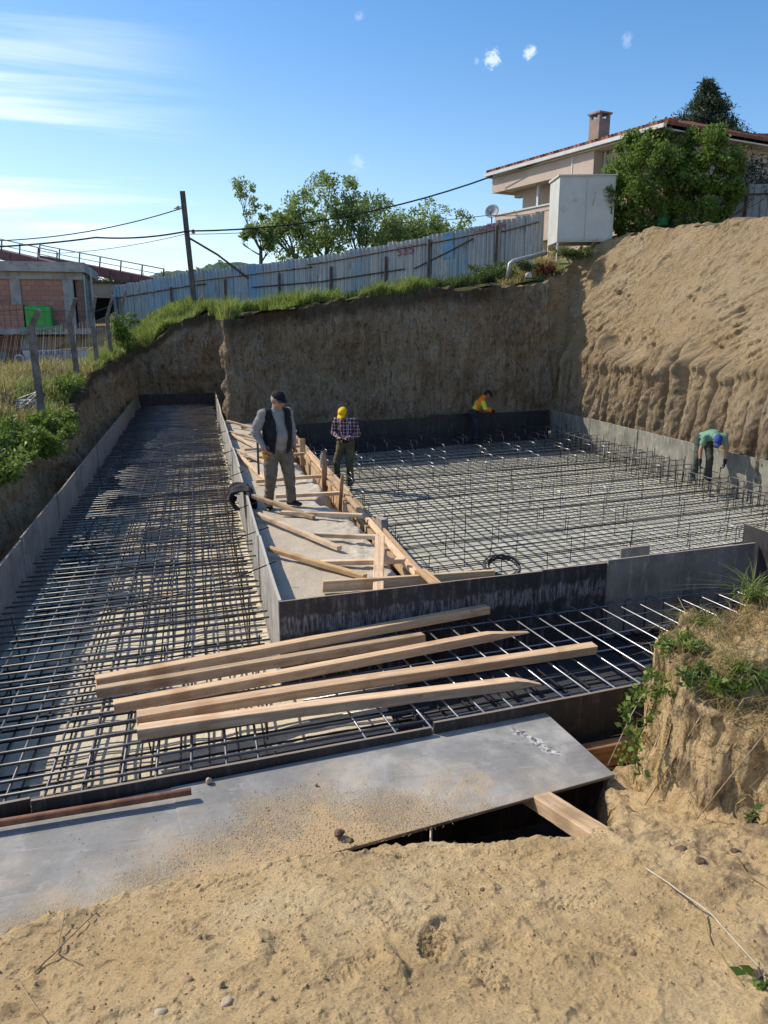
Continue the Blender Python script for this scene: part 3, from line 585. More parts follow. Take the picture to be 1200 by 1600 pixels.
# ends of a few cross bars that poke over the pale side form
ext = thing('rebar_bundle', (.6, 12, 1.28), 'loose thin steel rods whose ends rest on the pale side form of the trench', 'rebar')
for yy in (8.1, 9.6, 11.1, 13.6, 16.3, 19.4):
    MB().tube([(-1.2, yy-.19, .885), (.2, yy-.06, 1.12), (.72+rr.random()*.08, yy, 1.285)], .0075, 6).build('rod', 'rebar_dark', ext, smooth=True)
# cross trench mat on the right: bright bars bent down against the dark form
t4 = thing('rebar_mat', (4, 6, .85), 'sparse mat of bright steel bars bent down against the dark form in the right trench', 'rebar mat')
def yf(x): return 6.90+(x-.635)*SK
def yn(x): return 4.36+(x-1.37)*.11
hp = []; x = .85
while x < 9.5:
    j = rr.uniform(-.015, .015); xe = x+.27
    hp.append([(x+j-.03, yf(x)-.10, .45), (x+j-.03, yf(x)-.09, .83), (x+j, yf(x)-.13, .855), (xe+j+.02, yn(xe)+.07, .86+rr.uniform(-.006, .006)), (xe+j+.02, yn(xe)+.06, .45)]); x += .245+rr.uniform(-.02, .02)
bars(t4, 'bent_bar', hp, .0095, 'rebar_bright', jit=0)
bars(t4, 'long_bar', [[(.7 if k > 1 else .2, yf(.7)-.22-k*.33, .835+rr.uniform(-.01, .01)), (9.6, yf(9.6)-.22-k*.30, .83)] for k in range(8)], .0075, 'rebar_bright')
t5 = thing('rebar_mat', (4, 6, .45), 'lower mat of dark bars over the black sheeting in the right trench', 'rebar mat')
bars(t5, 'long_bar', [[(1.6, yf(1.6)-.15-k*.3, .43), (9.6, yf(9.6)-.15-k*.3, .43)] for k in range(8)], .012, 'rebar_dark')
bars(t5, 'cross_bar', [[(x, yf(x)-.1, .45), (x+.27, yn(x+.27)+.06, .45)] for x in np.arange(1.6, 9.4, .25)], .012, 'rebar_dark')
# basin
SB = .165
def yb0(x): return 7.95+(x-2.45)*.15
def yb1(x): return 21.95+(x-2.5)*.2248
b1 = thing('rebar_mat', (7, 15, .08), 'wide bottom mat of crossed steel bars covering the grey basin floor', 'rebar mat')
lb = [[(x+rr.uniform(-.02, .02), yb0(x)+.08, .085), (x+rr.uniform(-.03, .03), yb1(x)-.1, .085)] for x in np.arange(2.55, 11.5, .215)]
bars(b1, 'long_bar', lb, .0095, 'rebar')
cb = []; y = 6.8
while y < 22.6:
    xs = 2.47; xe = 11.5; y0 = y+rr.uniform(-.02, .02); s = SB+rr.uniform(-.004, .004)
    if y0 < yb0(2.47)+.1: xs = 2.47+(yb0(2.47)+.1-y0)/(SB)*1.0; xs = min(xs, 9.)
    xs = max(2.47, xs); P = [(xs, y0+(xs-2.47)*s, .102), (xe, y0+(xe-2.47)*s, .102)]
    if P[0][1] > yb0(xs)+.04: cb.append(P)
    y += .2+rr.uniform(-.03, .03)
bars(b1, 'cross_bar', cb, .0095, 'rebar_dark')
b2 = thing('rebar_mat', (7, 15, .45), 'upper layer of long bars standing on thin upright legs above the basin mat', 'rebar mat')
ub = []; legs = []; hooks = []; y = 7.7; k = 0
while y < 22.3:
    xs = 2.6+(0 if y > 8.1 else 1.2); y0 = y+rr.uniform(-.08, .08); z = .44+rr.uniform(-.03, .03)
    ub.append([(xs, y0+(xs-2.47)*SB, z), (11.35, y0+(11.35-2.47)*SB, z)])
    x = xs+.3+rr.random()*.5
    while x < 11.2:
        yy = y0+(x-2.47)*SB; legs.append([(x, yy, .03), (x+rr.uniform(-.015, .015), yy+rr.uniform(-.01, .01), z+.02)])
        if y > 17 or rr.random() < .10: hooks.append([(x-.02, yy+.42, .1 if rr.random() < .3 else z-.02), (x-.01, yy+.4, z+.015), (x+.02, yy-.03, z+.015), (x+.02, yy-.06, z-.14)])
        x += .8+rr.random()*.8
    y += .5+rr.uniform(-.1, .1); k += 1
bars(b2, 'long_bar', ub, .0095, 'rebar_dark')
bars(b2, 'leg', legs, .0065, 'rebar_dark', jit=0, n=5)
bars(b2, 'hook_bar', hooks, .0085, 'rebar_bright', jit=0)
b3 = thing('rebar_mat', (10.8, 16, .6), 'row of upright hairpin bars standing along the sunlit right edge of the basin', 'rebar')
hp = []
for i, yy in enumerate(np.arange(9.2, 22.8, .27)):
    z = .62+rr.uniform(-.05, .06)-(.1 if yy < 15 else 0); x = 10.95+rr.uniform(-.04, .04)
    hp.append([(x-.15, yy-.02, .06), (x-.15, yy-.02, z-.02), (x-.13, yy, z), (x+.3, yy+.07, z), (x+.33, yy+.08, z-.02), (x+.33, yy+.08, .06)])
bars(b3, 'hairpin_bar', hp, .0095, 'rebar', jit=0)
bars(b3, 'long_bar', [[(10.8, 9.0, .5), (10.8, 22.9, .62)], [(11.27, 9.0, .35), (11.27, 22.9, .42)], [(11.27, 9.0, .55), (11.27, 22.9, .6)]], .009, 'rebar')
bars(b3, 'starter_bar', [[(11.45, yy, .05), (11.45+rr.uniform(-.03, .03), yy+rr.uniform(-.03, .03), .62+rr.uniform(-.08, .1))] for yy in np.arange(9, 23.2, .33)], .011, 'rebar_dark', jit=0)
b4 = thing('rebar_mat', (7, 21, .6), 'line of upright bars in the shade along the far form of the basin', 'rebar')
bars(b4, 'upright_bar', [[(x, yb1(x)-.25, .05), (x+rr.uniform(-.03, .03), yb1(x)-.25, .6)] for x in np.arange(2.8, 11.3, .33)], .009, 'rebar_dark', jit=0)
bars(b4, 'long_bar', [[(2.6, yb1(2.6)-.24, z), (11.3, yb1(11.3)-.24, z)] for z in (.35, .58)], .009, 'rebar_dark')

# ================================================================== TIMBER
PL = [  # left end, right end (image), height, width, label
 ((150,1064),(762,953), .10, 'topmost of the five timbers on the trench bars, its right end tapered and notched'),
 ((150,1081),(662,997), .085, 'short weathered timber, second from the top of the five on the trench bars'),
 ((178,1103),(826,984), .09, 'timber with a long pointed right end, middle one of the five on the trench'),
 ((214,1124),(927,1010), .09, 'longest timber, reaching furthest right across the bright bars over the cross trench'),
 ((216,1146),(843,1060), .10, 'timber with a split splintered right end, nearest of the five on the trench bars')]
for i, (a, b, wd, lab) in enumerate(PL):
    z = .925; wd *= 1.12; p0, p1 = U(*a, z), U(*b, z)
    kw = dict(taper1=(.0, 0, .13, .0, .07)[i], n=26, warp=.014)
    timber('timber', p0, p1, wd, .082, ('wood', 'wood_old', 'wood', 'wood', 'wood')[i], None, lab, 'timber', 'squared timbers laid across the trench bars', roll=rr.uniform(-.1, .1), **kw)
# props from the pale form down onto the strip
BR = [((341,628),(386,650)), ((352,650),(409,672)), ((357,667),(410,688)), ((360,682),(409,703)), ((369,703),(417,724)), ((371,728),(423,756)), ((395,771),(490,809)), ((402,808),(530,857)), ((420,864),(570,902))]
for i, (a, b) in enumerate(BR):
    p0 = VX(*a, .74); p1 = U(*b, 1.075)
    p0.z = min(max(p0.z, 1.14), 1.24)
    p0 = Vector((.74, p0.y if i > 2 else p1.y+ .9, p0.z))
    lab = 'slanting prop between the pale trench form and the gravel strip, %s from the near end' % ordn(len(BR)-1-i) if i < 8 else 'slanting prop nearest the dark cross form, leaning on the pale trench form'
    timber('timber_prop', p0, p1, .075, .055, 'wood' if i in (0, 5, 8) else 'wood_old', None, lab, 'prop', 'slanting timber props along the trench form')
SL = [((376,667),(430,664)), ((388,679),(440,676)), ((382,703),(440,699)), ((384,716),(470,712)), ((400,752),(502,744)), ((431,776),(531,770)), ((440,801),(566,806)), ((493,835),(590,839)), ((500,880),(632,875))]
for i, (a, b) in enumerate(SL):
    p0, p1 = U(*a, 1.09), U(*b, 1.13)
    if i < 4: p1 = p0+Vector((1.25, .12, .03))
    lab = 'level timber running across the gravel strip to the basin form, %s from the near end' % ordn(len(SL)-1-i)
    timber('timber_prop', p0, p1, .085, .055, 'wood' if i in (4, 5, 8) else 'wood_old', None, lab, 'prop', 'level timbers between the strip and the basin form')
timber('timber', U(504,916,1.11), U(772,899,1.11), .05, .125, 'wood', None, 'wide brown plank on edge lying along the dark cross form', 'plank')
timber('timber', U(657,892,1.2), U(688,916,1.2), .11, .04, 'wood', None, 'short pale board lying across the corner of the basin form', 'board')
timber('timber', U(650,899,1.14), U(668,897,1.14), .1, .09, 'wood_brown', None, 'small square timber block beside the short pale board', 'block')
timber('timber', U(592,925,1.09), V(593,838,8.75), .115, .03, 'wood', None, 'wide pale board leaning upright over the level timbers', 'board')
for i, (a, b, X, wd, lab) in enumerate([((474,727),(472,685),2.25,.12,'broad upright stake beside the older worker'), ((509,800),(506,704),2.24,.1,'tall pointed stake between the two nearer workers'), ((530,826),(535,740),2.22,.06,'thin leaning stake nearest to the camera on the basin form')]):
    timber('stake', VX(*a, X), VX(*b, X), wd, .05, 'wood_brown' if i else 'wood', None, lab, 'stake', None, taper1=(0, .25, .1)[i])
timber('stake', (2.26, 19.2, .4), (2.27, 19.2, 1.5), .07, .04, 'wood_old', None, 'far thin stake behind the older worker on the basin form', 'stake')
# leaning boards on the outer side of the basin form
r2 = random.Random(5)
yy = 8.2; i = 0
lean_spots = []
while yy < 15.5: lean_spots.append(yy); yy += .62+r2.random()*.35
for i, yy in enumerate(lean_spots):
    timber('board', (2.05+r2.uniform(-.06, .06), yy-r2.random()*.3, .36), (2.31, yy+.1+r2.random()*.25, 1.0-r2.random()*.1), .09+r2.random()*.05, .028, ('wood', 'wood_old', 'wood')[i % 3], None,
           'narrow board leaning on the outside of the basin form, %s from the near end' % ordn(i) if i else 'narrow board leaning on the outside of the basin form closest to the camera', 'board', 'boards leaning on the basin form')
for k, (y0, y1, dz) in enumerate(((7.9, 10.9, 1.04), (10.7, 13.9, 1.05), (13.8, 16.8, 1.04))):
    timber('waling', (2.31, y0, dz), (2.31, y1, dz), .075, .05, 'wood' if k != 1 else 'wood_old', None, ('nearest', 'middle', 'far')[k]+' long rail nailed along the top of the basin side form', 'rail', 'rails on the basin side form')
for k, (y0, y1) in enumerate(((8.3, 11.4), (11.6, 15.2))):
    timber('waling', (2.22, y0, .5), (2.25, y1, .62), .03, .13, 'wood', None, ('nearer', 'farther')[k]+' low plank along the foot of the basin side form', 'plank')
tag(MB().hexa([(2.352,9.9,.9),(2.352,10.3,.9),(2.445,10.3,.9),(2.445,9.9,.9)], [(2.352,9.95,1.2),(2.352,10.28,1.17),(2.445,10.26,1.17),(2.445,9.98,1.2)]).build('plywood_offcut', 'ply_grey'), 'grey plywood offcut fixed upright on the basin side form', 'offcut')
# walkway panels, pipe, beams
def panel(label, A, B, C, D, th=.02, mat='panel_top', nm='walkway_panel'):
    A, B, C, D = map(Vector, (A, B, C, D)); mb = MB(); mb.hexa([p-Vector((0, 0, th)) for p in (A, B, C, D)], [A, B, C, D])
    o = mb.build(nm, mat); me = o.data; bm = bmesh.new(); bm.from_mesh(me); bmesh.ops.recalc_face_normals(bm, faces=bm.faces); bmesh.ops.bevel(bm, geom=bm.edges[:], offset=.0025, segments=1, affect='EDGES'); bm.to_mesh(me); bm.free()
    return tag(o, label, 'panel')
panel('large grey film faced panel bridging the gap with sand trodden onto its middle', (-.28, 4.13, 1.196), (-.13, 3.27, 1.168), (2.29, 3.64, 1.2), (2.21, 4.435, 1.205))
panel('left grey film faced panel partly buried by sand at its near edge', (-2.2, 3.895, 1.192), (-2.1, 3.03, 1.162), (-.10, 3.272, 1.163), (-.25, 4.131, 1.1935))
o = MB().tube([U(-60, 1296, 1.235), U(150, 1261, 1.235), U(299, 1236, 1.24)], .022, 16, cap=False); o2 = o.tube([U(299, 1236, 1.24), U(150, 1261, 1.235)], .018, 16, cap=False)
M['rust'] = simple('rusty_pipe', (.17, .075, .04), (.30, .15, .085), 9, .75, .5, 60, .003, .2, spots=[((.08, .04, .03), 20, .55, .7, .7)])
tag(o.build('steel_pipe', 'rust', smooth=True), 'rusty brown pipe lying on the left panel against the near form', 'pipe')
timber('timber_beam', U(812, 1233, 1.10), U(952, 1316, 1.27), .12, .09, 'wood_old', None, 'dusty squared beam carrying the right end of the grey panel down into the sand', 'beam', n=18)
timber('timber_beam', (1.9, 4.20, .93), (4.6, 4.46, .93), .09, .16, 'wood_brown', None, 'reddish brown beam along the outside of the near form beside the sand mound', 'beam')
for k, x in enumerate((2.35, 2.95)): MB().box(x, x+.05, 4.33+(x-1.9)*.1, 4.38+(x-1.9)*.1, .2, 1.2).build('x', 'wood_old') if False else None
struct(MB().quad((1.2, 4.41, 1.2), (5.4, 4.86, 1.2), (5.4, 4.86, .1), (1.2, 4.41, .1)).build('trench_side', 'trench_dark')) if False else None
# wire coil, bottle, black cloth
def coil():
    c = Vector(U(785, 886, 1.12)); r3 = random.Random(8); t = thing('wire_coil', (c.x, c.y, 1.0), 'coil of dark tying wire leaning on the dark cross form by the basin', 'wire coil')
    for k in range(9):
        R = .165+r3.uniform(-.02, .02); Mx = Matrix.Translation(c+Vector((r3.uniform(-.02, .02), r3.uniform(-.025, .025), r3.uniform(-.01, .02)))) @ Matrix.Rotation(radians(28)+r3.uniform(-.08, .08), 4, 'X') @ Matrix.Rotation(r3.uniform(-.1, .1), 4, 'Y')
        pts = [Mx @ Vector((R*1.15*cos(a), R*sin(a), .006*sin(3*a+k))) for a in np.linspace(0, 2*pi*(.86 if k % 3 else 1), 30)]; MB().tube(pts, .006, 5).build('strand', 'rebar_dark', t, smooth=True)
coil()
def clear_mat():
    m, nt, b, o = newmat('clear_plastic'); setp(nt, b, (.85, .9, .95), .08, 0, .5); b.inputs['Transmission Weight'].default_value = .85; b.inputs['IOR'].default_value = 1.3; return m
M['clear'] = clear_mat(); M['cap_blue'] = simple('blue_cap', (.05, .12, .5), (.06, .14, .55), 5, .4, 0)
bp = Vector((2.3, 14.75, 1.07)); bt = thing('water_bottle', bp, 'clear plastic water bottle standing on the basin side form', 'bottle')
MB().lathe([(.001, 0), (.038, .004), (.042, .02), (.042, .2), (.038, .25), (.02, .29), (.016, .31)], 16, Matrix.Translation(bp)).build('bottle_body', 'clear', bt, smooth=True)
MB().lathe([(.019, 0), (.019, .025), (.001, .027)], 12, Matrix.Translation(bp+Vector((0, 0, .305)))).build('bottle_cap', 'cap_blue', bt, smooth=True)
def cloth():
    # a dark jacket folded over the form at Y ~ 12.3
    y0, y1 = 11.75, 12.5; nu, nv = 46, 60; vs = []
    for i in range(nu):
        u = i/(nu-1)
        for j in range(nv):
            t = j/(nv-1)*2-1   # -1 trench side .. 1 strip side
            yy = y0+(y1-y0)*u; a = abs(t); half = (.24 if t < 0 else .34)+.1*sin(u*3.0)+.05*sin(u*11)
            if t < 0: x = .60-.11*sstep(0, .25, a)-.16*a*(1-a)*1.6-.05*sin(u*14+a*3)*a; z = 1.30-half*1.05*max(0, a-.07)
            else: x = .67+.075*sstep(0, .3, a)+.05*sin(u*12+a*2)*a; z = 1.30-half*.95*max(0, a-.07)
            yy += .28*(a)*(0.5-u)*1.1-.25*a*(t > 0)
            z += .012*sin(u*26+a*4)+.02*float(vnoise(u*7, t*5, 0, 6)); x += .018*float(vnoise(u*9, t*7, 3, 6)); z = max(z, .93 if t < 0 else 1.055)
            vs.append((x, yy, z))
    F = [(i*nv+j, (i+1)*nv+j, (i+1)*nv+j+1, i*nv+j+1) for i in range(nu-1) for j in range(nv-1)]
    me = bpy.data.meshes.new('c'); me.from_pydata(vs, [], F); M['black_cloth'] = simple('black_cloth', (.012, .012, .014), (.028, .028, .03), 8, .85, .5, 60, .004)
    o = tag(link('jacket', me, 'black_cloth', smooth=True), 'black jacket draped over the pale trench form', 'jacket'); md = o.modifiers.new('s', 'SOLIDIFY'); md.thickness = .012
cloth()
# ================================================================== PEOPLE
def cap_shape(mb, p0, p1, r0, r1, side=None, n=18, hemi=5):
    """rounded tapered limb; r = radius or (side radius, depth radius)"""
    p0, p1 = Vector(p0), Vector(p1); r0 = r0 if isinstance(r0, tuple) else (r0, r0); r1 = r1 if isinstance(r1, tuple) else (r1, r1)
    d = p1-p0; L = d.length; d = d/L if L > 1e-6 else Vector((0, 0, 1)); s = Vector(side) if side is not None else d.orthogonal(); s = (s-d*s.dot(d)).normalized(); t = d.cross(s); vs = []
    rows = []
    for k in range(hemi+1):
        a = pi/2*k/hemi; rows.append((-cos(a)*min(r0), sin(a) if k else .02, r0))
    for k in range(1, 5): f = k/5; rows.append((L*f, 1, (r0[0]+(r1[0]-r0[0])*f, r0[1]+(r1[1]-r0[1])*f)))
    for k in range(hemi+1):
        a = pi/2*k/hemi; rows.append((L+sin(a)*min(r1), cos(a) if k < hemi else .02, r1))
    for (h, sc_, r) in rows:
        for j in range(n): an = 2*pi*j/n; vs.append(p0+d*h+s*(cos(an)*r[0]*sc_)+t*(sin(an)*r[1]*sc_))
    k = len(rows); fs = [(i*n+j, i*n+(j+1) % n, (i+1)*n+(j+1) % n, (i+1)*n+j) for i in range(k-1) for j in range(n)]
    fs += [tuple(range(n))[::-1], tuple((k-1)*n+j for j in range(n))]; mb.add(vs, fs)
def ell(mb, c, rx, ry, rz, Mx=None, n=18):
    c = Vector(c); vs = []; fs = []
    for i in range(n+1):
        a = pi*i/n
        for j in range(n):
            b = 2*pi*j/n; q = Vector((rx*sin(a)*cos(b) if 0 < i < n else rx*.01*cos(b), ry*sin(a)*sin(b) if 0 < i < n else ry*.01*sin(b), -rz*cos(a))); vs.append(c+(Mx @ q if Mx is not None else q))
    fs = [(i*n+j, i*n+(j+1) % n, (i+1)*n+(j+1) % n, (i+1)*n+j) for i in range(n) for j in range(n)]; fs += [tuple(range(n))[::-1], tuple(n*n+j for j in range(n))]; mb.add(vs, fs)
def fuse(mb, vox=.011, sm=4, fold=0., fs=14, cut=None, seed=0):
    me = bpy.data.meshes.new('t'); me.from_pydata(mb.v, [], mb.f); o = bpy.data.objects.new('t', me); COL.objects.link(o)
    md = o.modifiers.new('r', 'REMESH'); md.mode = 'VOXEL'; md.voxel_size = vox
    md = o.modifiers.new('s', 'SMOOTH'); md.factor = .5; md.iterations = sm
    dg = bpy.context.evaluated_depsgraph_get(); e = o.evaluated_get(dg); m2 = bpy.data.meshes.new_from_object(e); bpy.data.objects.remove(o); bpy.data.meshes.remove(me)
    if fold:
        n = len(m2.vertices); co_ = np.zeros(n*3); m2.vertices.foreach_get('co', co_); co_ = co_.reshape(-1, 3); nr = np.zeros(n*3); m2.vertices.foreach_get('normal', nr); nr = nr.reshape(-1, 3)
        q = fbm(co_[:, 0]*fs+seed, co_[:, 1]*fs, co_[:, 2]*fs*1.6, 3, 44+seed); q2 = np.abs(fbm(co_[:, 0]*fs*.5+seed, co_[:, 1]*fs*.5, co_[:, 2]*fs*1.2, 2, 14+seed))
        co_ += nr*((q*.3-q2*.7+.25)*fold)[:, None]; m2.vertices.foreach_set('co', co_.ravel()); m2.update()
    if cut:
        bm = bmesh.new(); bm.from_mesh(m2); bmesh.ops.delete(bm, geom=[f for f in bm.faces if cut(f.calc_center_median())], context='FACES'); bm.to_mesh(m2); bm.free()
    return m2
def fabric(name, c, c2=None, bs=.4, plaid=None):
    c2 = c2 or tuple(min(1, x*1.35) for x in c)
    m, nt, b, o = newmat(name); v = coords(nt, 'Object'); n = noise(nt, v, 9, 6, .6); col = ramp(nt, n, [(.35, c), (.65, c2)])
    if plaid:
        x, y, z = posxyz(nt, 'Object')
        for (ax, f, w, cc, k, ph) in plaid:
            s = mth(nt, 'FRACT', mth(nt, 'ADD', mth(nt, 'MULTIPLY', (x, y, z)[ax], f), ph)); msk = rng(nt, mth(nt, 'ABSOLUTE', mth(nt, 'SUBTRACT', s, .5)), w, w+.04, k, 0); col = mix(nt, msk, col, cc)
    setp(nt, b, col, .88, 0, .2); p = bump(nt, b, n, bs, .012); bump(nt, b, noise(nt, v, 160, 2, .5), .25, .002, p); return m
def skin(name, c):
    m, nt, b, o = newmat(name); v = coords(nt, 'Object'); n = noise(nt, v, 14, 5, .6); setp(nt, b, ramp(nt, n, [(.35, tuple(x*.85 for x in c)), (.65, c)]), .55, 0, .35)
    b.inputs['Subsurface Weight'].default_value = .06; b.inputs['Subsurface Radius'].default_value = (.02, .008, .004); bump(nt, b, noise(nt, v, 90, 3), .15, .002); return m
M['skin_a'] = skin('ruddy_skin', (.50, .235, .165)); M['skin_b'] = skin('tanned_skin', (.42, .225, .145)); M['skin_c'] = skin('brown_skin', (.34, .165, .10))
M['glove'] = fabric('dark_work_glove', (.02, .02, .025)); M['glove_o'] = fabric('orange_glove', (.75, .33, .03), (.85, .42, .05))
M['eye'] = simple('eye_dark', (.02, .015, .01), (.03, .02, .015), 5, .2, 0)
M['hair_g'] = fabric('grey_hair', (.2, .19, .18), (.38, .37, .35), .8); M['hair_d'] = fabric('dark_hair', (.02, .015, .012), (.045, .035, .03), .8)
def hand(mb, w, dirv, palmn, curl=.5, sgn=1):
    """palm with four bent fingers of unequal length and a thumb leaving its side; dirv = along the hand, palmn = where the palm faces"""
    w = Vector(w); d = Vector(dirv).normalized(); n = Vector(palmn); n = (n-d*n.dot(d)).normalized(); s = d.cross(n)*sgn
    cap_shape(mb, w-d*.01, w+d*.035, (.029, .019), (.037, .017), s); cap_shape(mb, w+d*.035, w+d*.078, (.038, .016), (.039, .014), s)
    for k, (o, L) in enumerate(((-.029, .066), (-.0105, .078), (.009, .074), (.027, .058))):
        p = w+d*.082+s*o; a = curl*(1+.1*k); dd = d
        for j, f in enumerate((.45, .32, .23)):
            dd = (dd*cos(a*(.7 if j == 0 else 1))+n*sin(a*(.7 if j == 0 else 1))).normalized(); q = p+dd*L*f; cap_shape(mb, p, q, .0088-.0008*j, .0082-.0008*j, s, 10, 3); n2 = n; p = q
    p = w+d*.02-s*.032; q = p+(d*.6-s*.75+n*.25).normalized()*.04; cap_shape(mb, p, q, .012, .0105, n, 10, 3); cap_shape(mb, q, q+(d*.85-s*.25+n*.5).normalized()*.032, .0102, .009, n, 10, 3)
def person(loc, head_, J, spec):
    """J: joints in the body's own frame (x right side, y forward, z up)"""
    rz = math.atan2(-head_[0], head_[1]); Mx = Matrix.Translation(Vector(loc)) @ Matrix.Rotation(rz, 4, 'Z') @ Matrix.Scale(spec.get('scale', 1.), 4)
    t = thing('person', loc, spec['label'], 'person', None, rz)
    def put(nm, me, mt): return link(nm, me, mt, t, Mx, True)
    j = {k: Vector(v) for k, v in J.items()}; SX_ = Vector((1, 0, 0)); g = spec.get('girth', 1.); bel = spec.get('belly', 0.)
    hip = j['hip']; ch = j['chest']; nk = j['neck']; hd = j['head']; waist = hip.lerp(ch, .48)
    up = (nk-hip).normalized(); fw = up.cross(SX_).normalized()*-1; fw = (SX_.cross(up)*-1).normalized(); fw = up.cross(SX_)
    if fw.y < 0 and abs(fw.y) > .2: fw = -fw
    if spec.get('fw'): fw = Vector(spec['fw'])
    hf = Vector(spec['look']).normalized(); hr = hf.cross(Vector((0, 0, 1)) if abs(hf.z) < .9 else Vector((0, 1, 0))).normalized(); hu = hr.cross(hf); HM = Matrix((hr, hf, hu)).transposed(); k_ = spec.get('hscale', 1.06); HM = HM*k_; hr = hr*k_; hf = hf*k_; hu = hu*k_
    # ---- the body, one skin
    b = MB()
    cap_shape(b, hip, waist, (.150*g, .105*g), (.135*g, .098*g+bel*.5), SX_); cap_shape(b, waist, ch, (.135*g, .1*g+bel*.4), (.165*g, .11*g), SX_)
    cap_shape(b, ch, ch.lerp(nk, .6), (.165*g, .105*g), (.13, .085), SX_); cap_shape(b, ch.lerp(nk, .75), hd-hu*.05, .062, .056)
    HC = hd; ell(b, HC+hu*.025-hf*.008, .076, .094, .098, HM); ell(b, HC-hu*.05+hf*.028, .058, .062, .062, HM); ell(b, HC-hu*.088+hf*.062, .026, .022, .02, HM)
    cap_shape(b, HC+hu*.02+hf*.083, HC-hu*.022+hf*.105, .0095, .0155, hr, 10, 3)
    for s in (-1, 1):
        ell(b, HC+hr*s*.077-hu*.005-hf*.008, .011, .02, .032, HM, 10); ell(b, HC+hr*s*.03+hu*.03+hf*.078, .024, .012, .01, HM, 10); ell(b, HC+hr*s*.042-hu*.03+hf*.055, .024, .024, .026, HM, 10)
    ell(b, HC-hu*.054+hf*.084, .024, .012, .007, HM, 10); ell(b, HC-hu*.066+hf*.081, .02, .011, .007, HM, 10)
    for s, n_ in ((1, 'r'), (-1, 'l')):
        sh, el, wr = j['sh_'+n_], j['el_'+n_], j['wr_'+n_]; cap_shape(b, ch.lerp(nk, .35), sh, .07, .062); cap_shape(b, sh, el, .056, .042); cap_shape(b, el, el.lerp(wr, .35), .042, .041); cap_shape(b, el.lerp(wr, .35), wr, .041, .027)
        hv = Vector(spec.get('hand_'+n_, (wr-el))); pn = Vector(spec.get('palm_'+n_, (-s, 0, 0))); hand(b, wr, hv, pn, spec.get('curl', .55), s)
        hp, kn, an = j['hp_'+n_], j['kn_'+n_], j['an_'+n_]; cap_shape(b, hp, kn, .085*g, .056); cap_shape(b, kn, kn.lerp(an, .35), .054, .056); cap_shape(b, kn.lerp(an, .35), an, .056, .033)
        ft = Vector(spec.get('foot_'+n_, (s*.12, 1, 0))).normalized(); cap_shape(b, an-Vector((0, 0, .045)), an+ft*.10-Vector((0, 0, .058)), .028, .022)
    body = put('body', fuse(b, .0085, 3), spec['skin'])
    e = MB()
    for s in (-1, 1): ell(e, HC+hr*s*.03+hu*.012+hf*.082, .0125, .008, .0065, HM, 10)
    put('eyes', (lambda m: m)(fuse(e, .003, 1)), 'eye')
    # ---- hair under the cap
    h = MB(); ell(h, HC+hu*.012-hf*.025, .083, .092, .088, HM); put('hair', fuse(h, .009, 2, .008, 60, lambda c: (c-HC).dot(hf) > .018-(c-HC).dot(hu)*.15 or (c-HC).dot(hu) < -.055), spec['hair'])
    # ---- trousers
    b = MB(); fy = spec.get('seat', 0)
    cap_shape(b, hip.lerp(waist, .55), hip-up*.03, (.158*g, .122*g+bel*.35), (.17*g, .128*g), SX_)
    for s, n_ in ((1, 'r'), (-1, 'l')):
        hp, kn, an = j['hp_'+n_], j['kn_'+n_], j['an_'+n_]; cap_shape(b, hp+Vector((0, 0, .02)), hp.lerp(kn, .5), (.108*g, .112*g), (.092*g, .095*g)); cap_shape(b, hp.lerp(kn, .5), kn, .093*g, .078*g); cap_shape(b, kn, an.lerp(kn, .3), .078*g, .072); cap_shape(b, an.lerp(kn, .3), an+Vector((0, -.008, .0)), .072, .074)
    put('trousers', fuse(b, .0105, 4, .018, 8, seed=1), spec['trousers'])
    # ---- shirt
    b = MB(); sleeve = spec.get('sleeve', 1.)
    cap_shape(b, hip+up*.02, waist, (.165*g, .125*g+bel*.3), (.155*g, .118*g+bel), SX_); cap_shape(b, waist+fw*bel*.3, ch, (.155*g, .116*g+bel), (.182*g, .126*g), SX_); cap_shape(b, ch, ch.lerp(nk, .62), (.182*g, .122*g), (.14, .095), SX_)
    cap_shape(b, ch.lerp(nk, .7), nk.lerp(hd, .12), .085, .072)
    for n_ in 'rl':
        sh, el, wr = j['sh_'+n_], j['el_'+n_], j['wr_'+n_]; cap_shape(b, ch.lerp(nk, .38), sh, .085, .076)
        if sleeve >= 1: cap_shape(b, sh, el, .073*g, .059*g); cap_shape(b, el, wr.lerp(el, .06), .059*g, .043)
        else: cap_shape(b, sh, sh.lerp(el, sleeve), .074, .068)
    put('shirt', fuse(b, .0105, 4, .015, 9, seed=2), spec['shirt'])
    if spec.get('vest'):
        b = MB(); cap_shape(b, hip-up*.03, waist, (.19*g, .145*g+bel*.3), (.18*g, .135*g+bel), SX_); cap_shape(b, waist+fw*bel*.3, ch, (.18*g, .133*g+bel), (.197*g, .142*g), SX_); cap_shape(b, ch, ch.lerp(nk, .62), (.197*g, .138*g), (.155, .112), SX_)
        for n_ in 'rl': cap_shape(b, ch.lerp(nk, .38), ch.lerp(nk, .38).lerp(j['sh_'+n_], .72), .108, .10)
        def cutv(c):
            q = c-hip; f = q.dot(fw); hh = q.dot(up); w_ = .095-.03*sstep(.1, .5, hh)+.03*sstep(.35, .5, hh); return (f > 0 and abs(q.x-.015) < w_) or c.z > nk.z-.005 or hh < -.10
        put('vest', fuse(b, .0105, 4, .006, 7, cutv, seed=3), spec['vest'])
    # ---- cap
    b = MB(); cc = HC+hu*.055-hf*.004; ell(b, cc, .0885, .106, .078, HM); cm = fuse(b, .007, 2, .004, 20, lambda c: (c-cc).dot(hu) < -.008-(c-cc).dot(hf)*.12); put('cap', cm, spec['cap'])
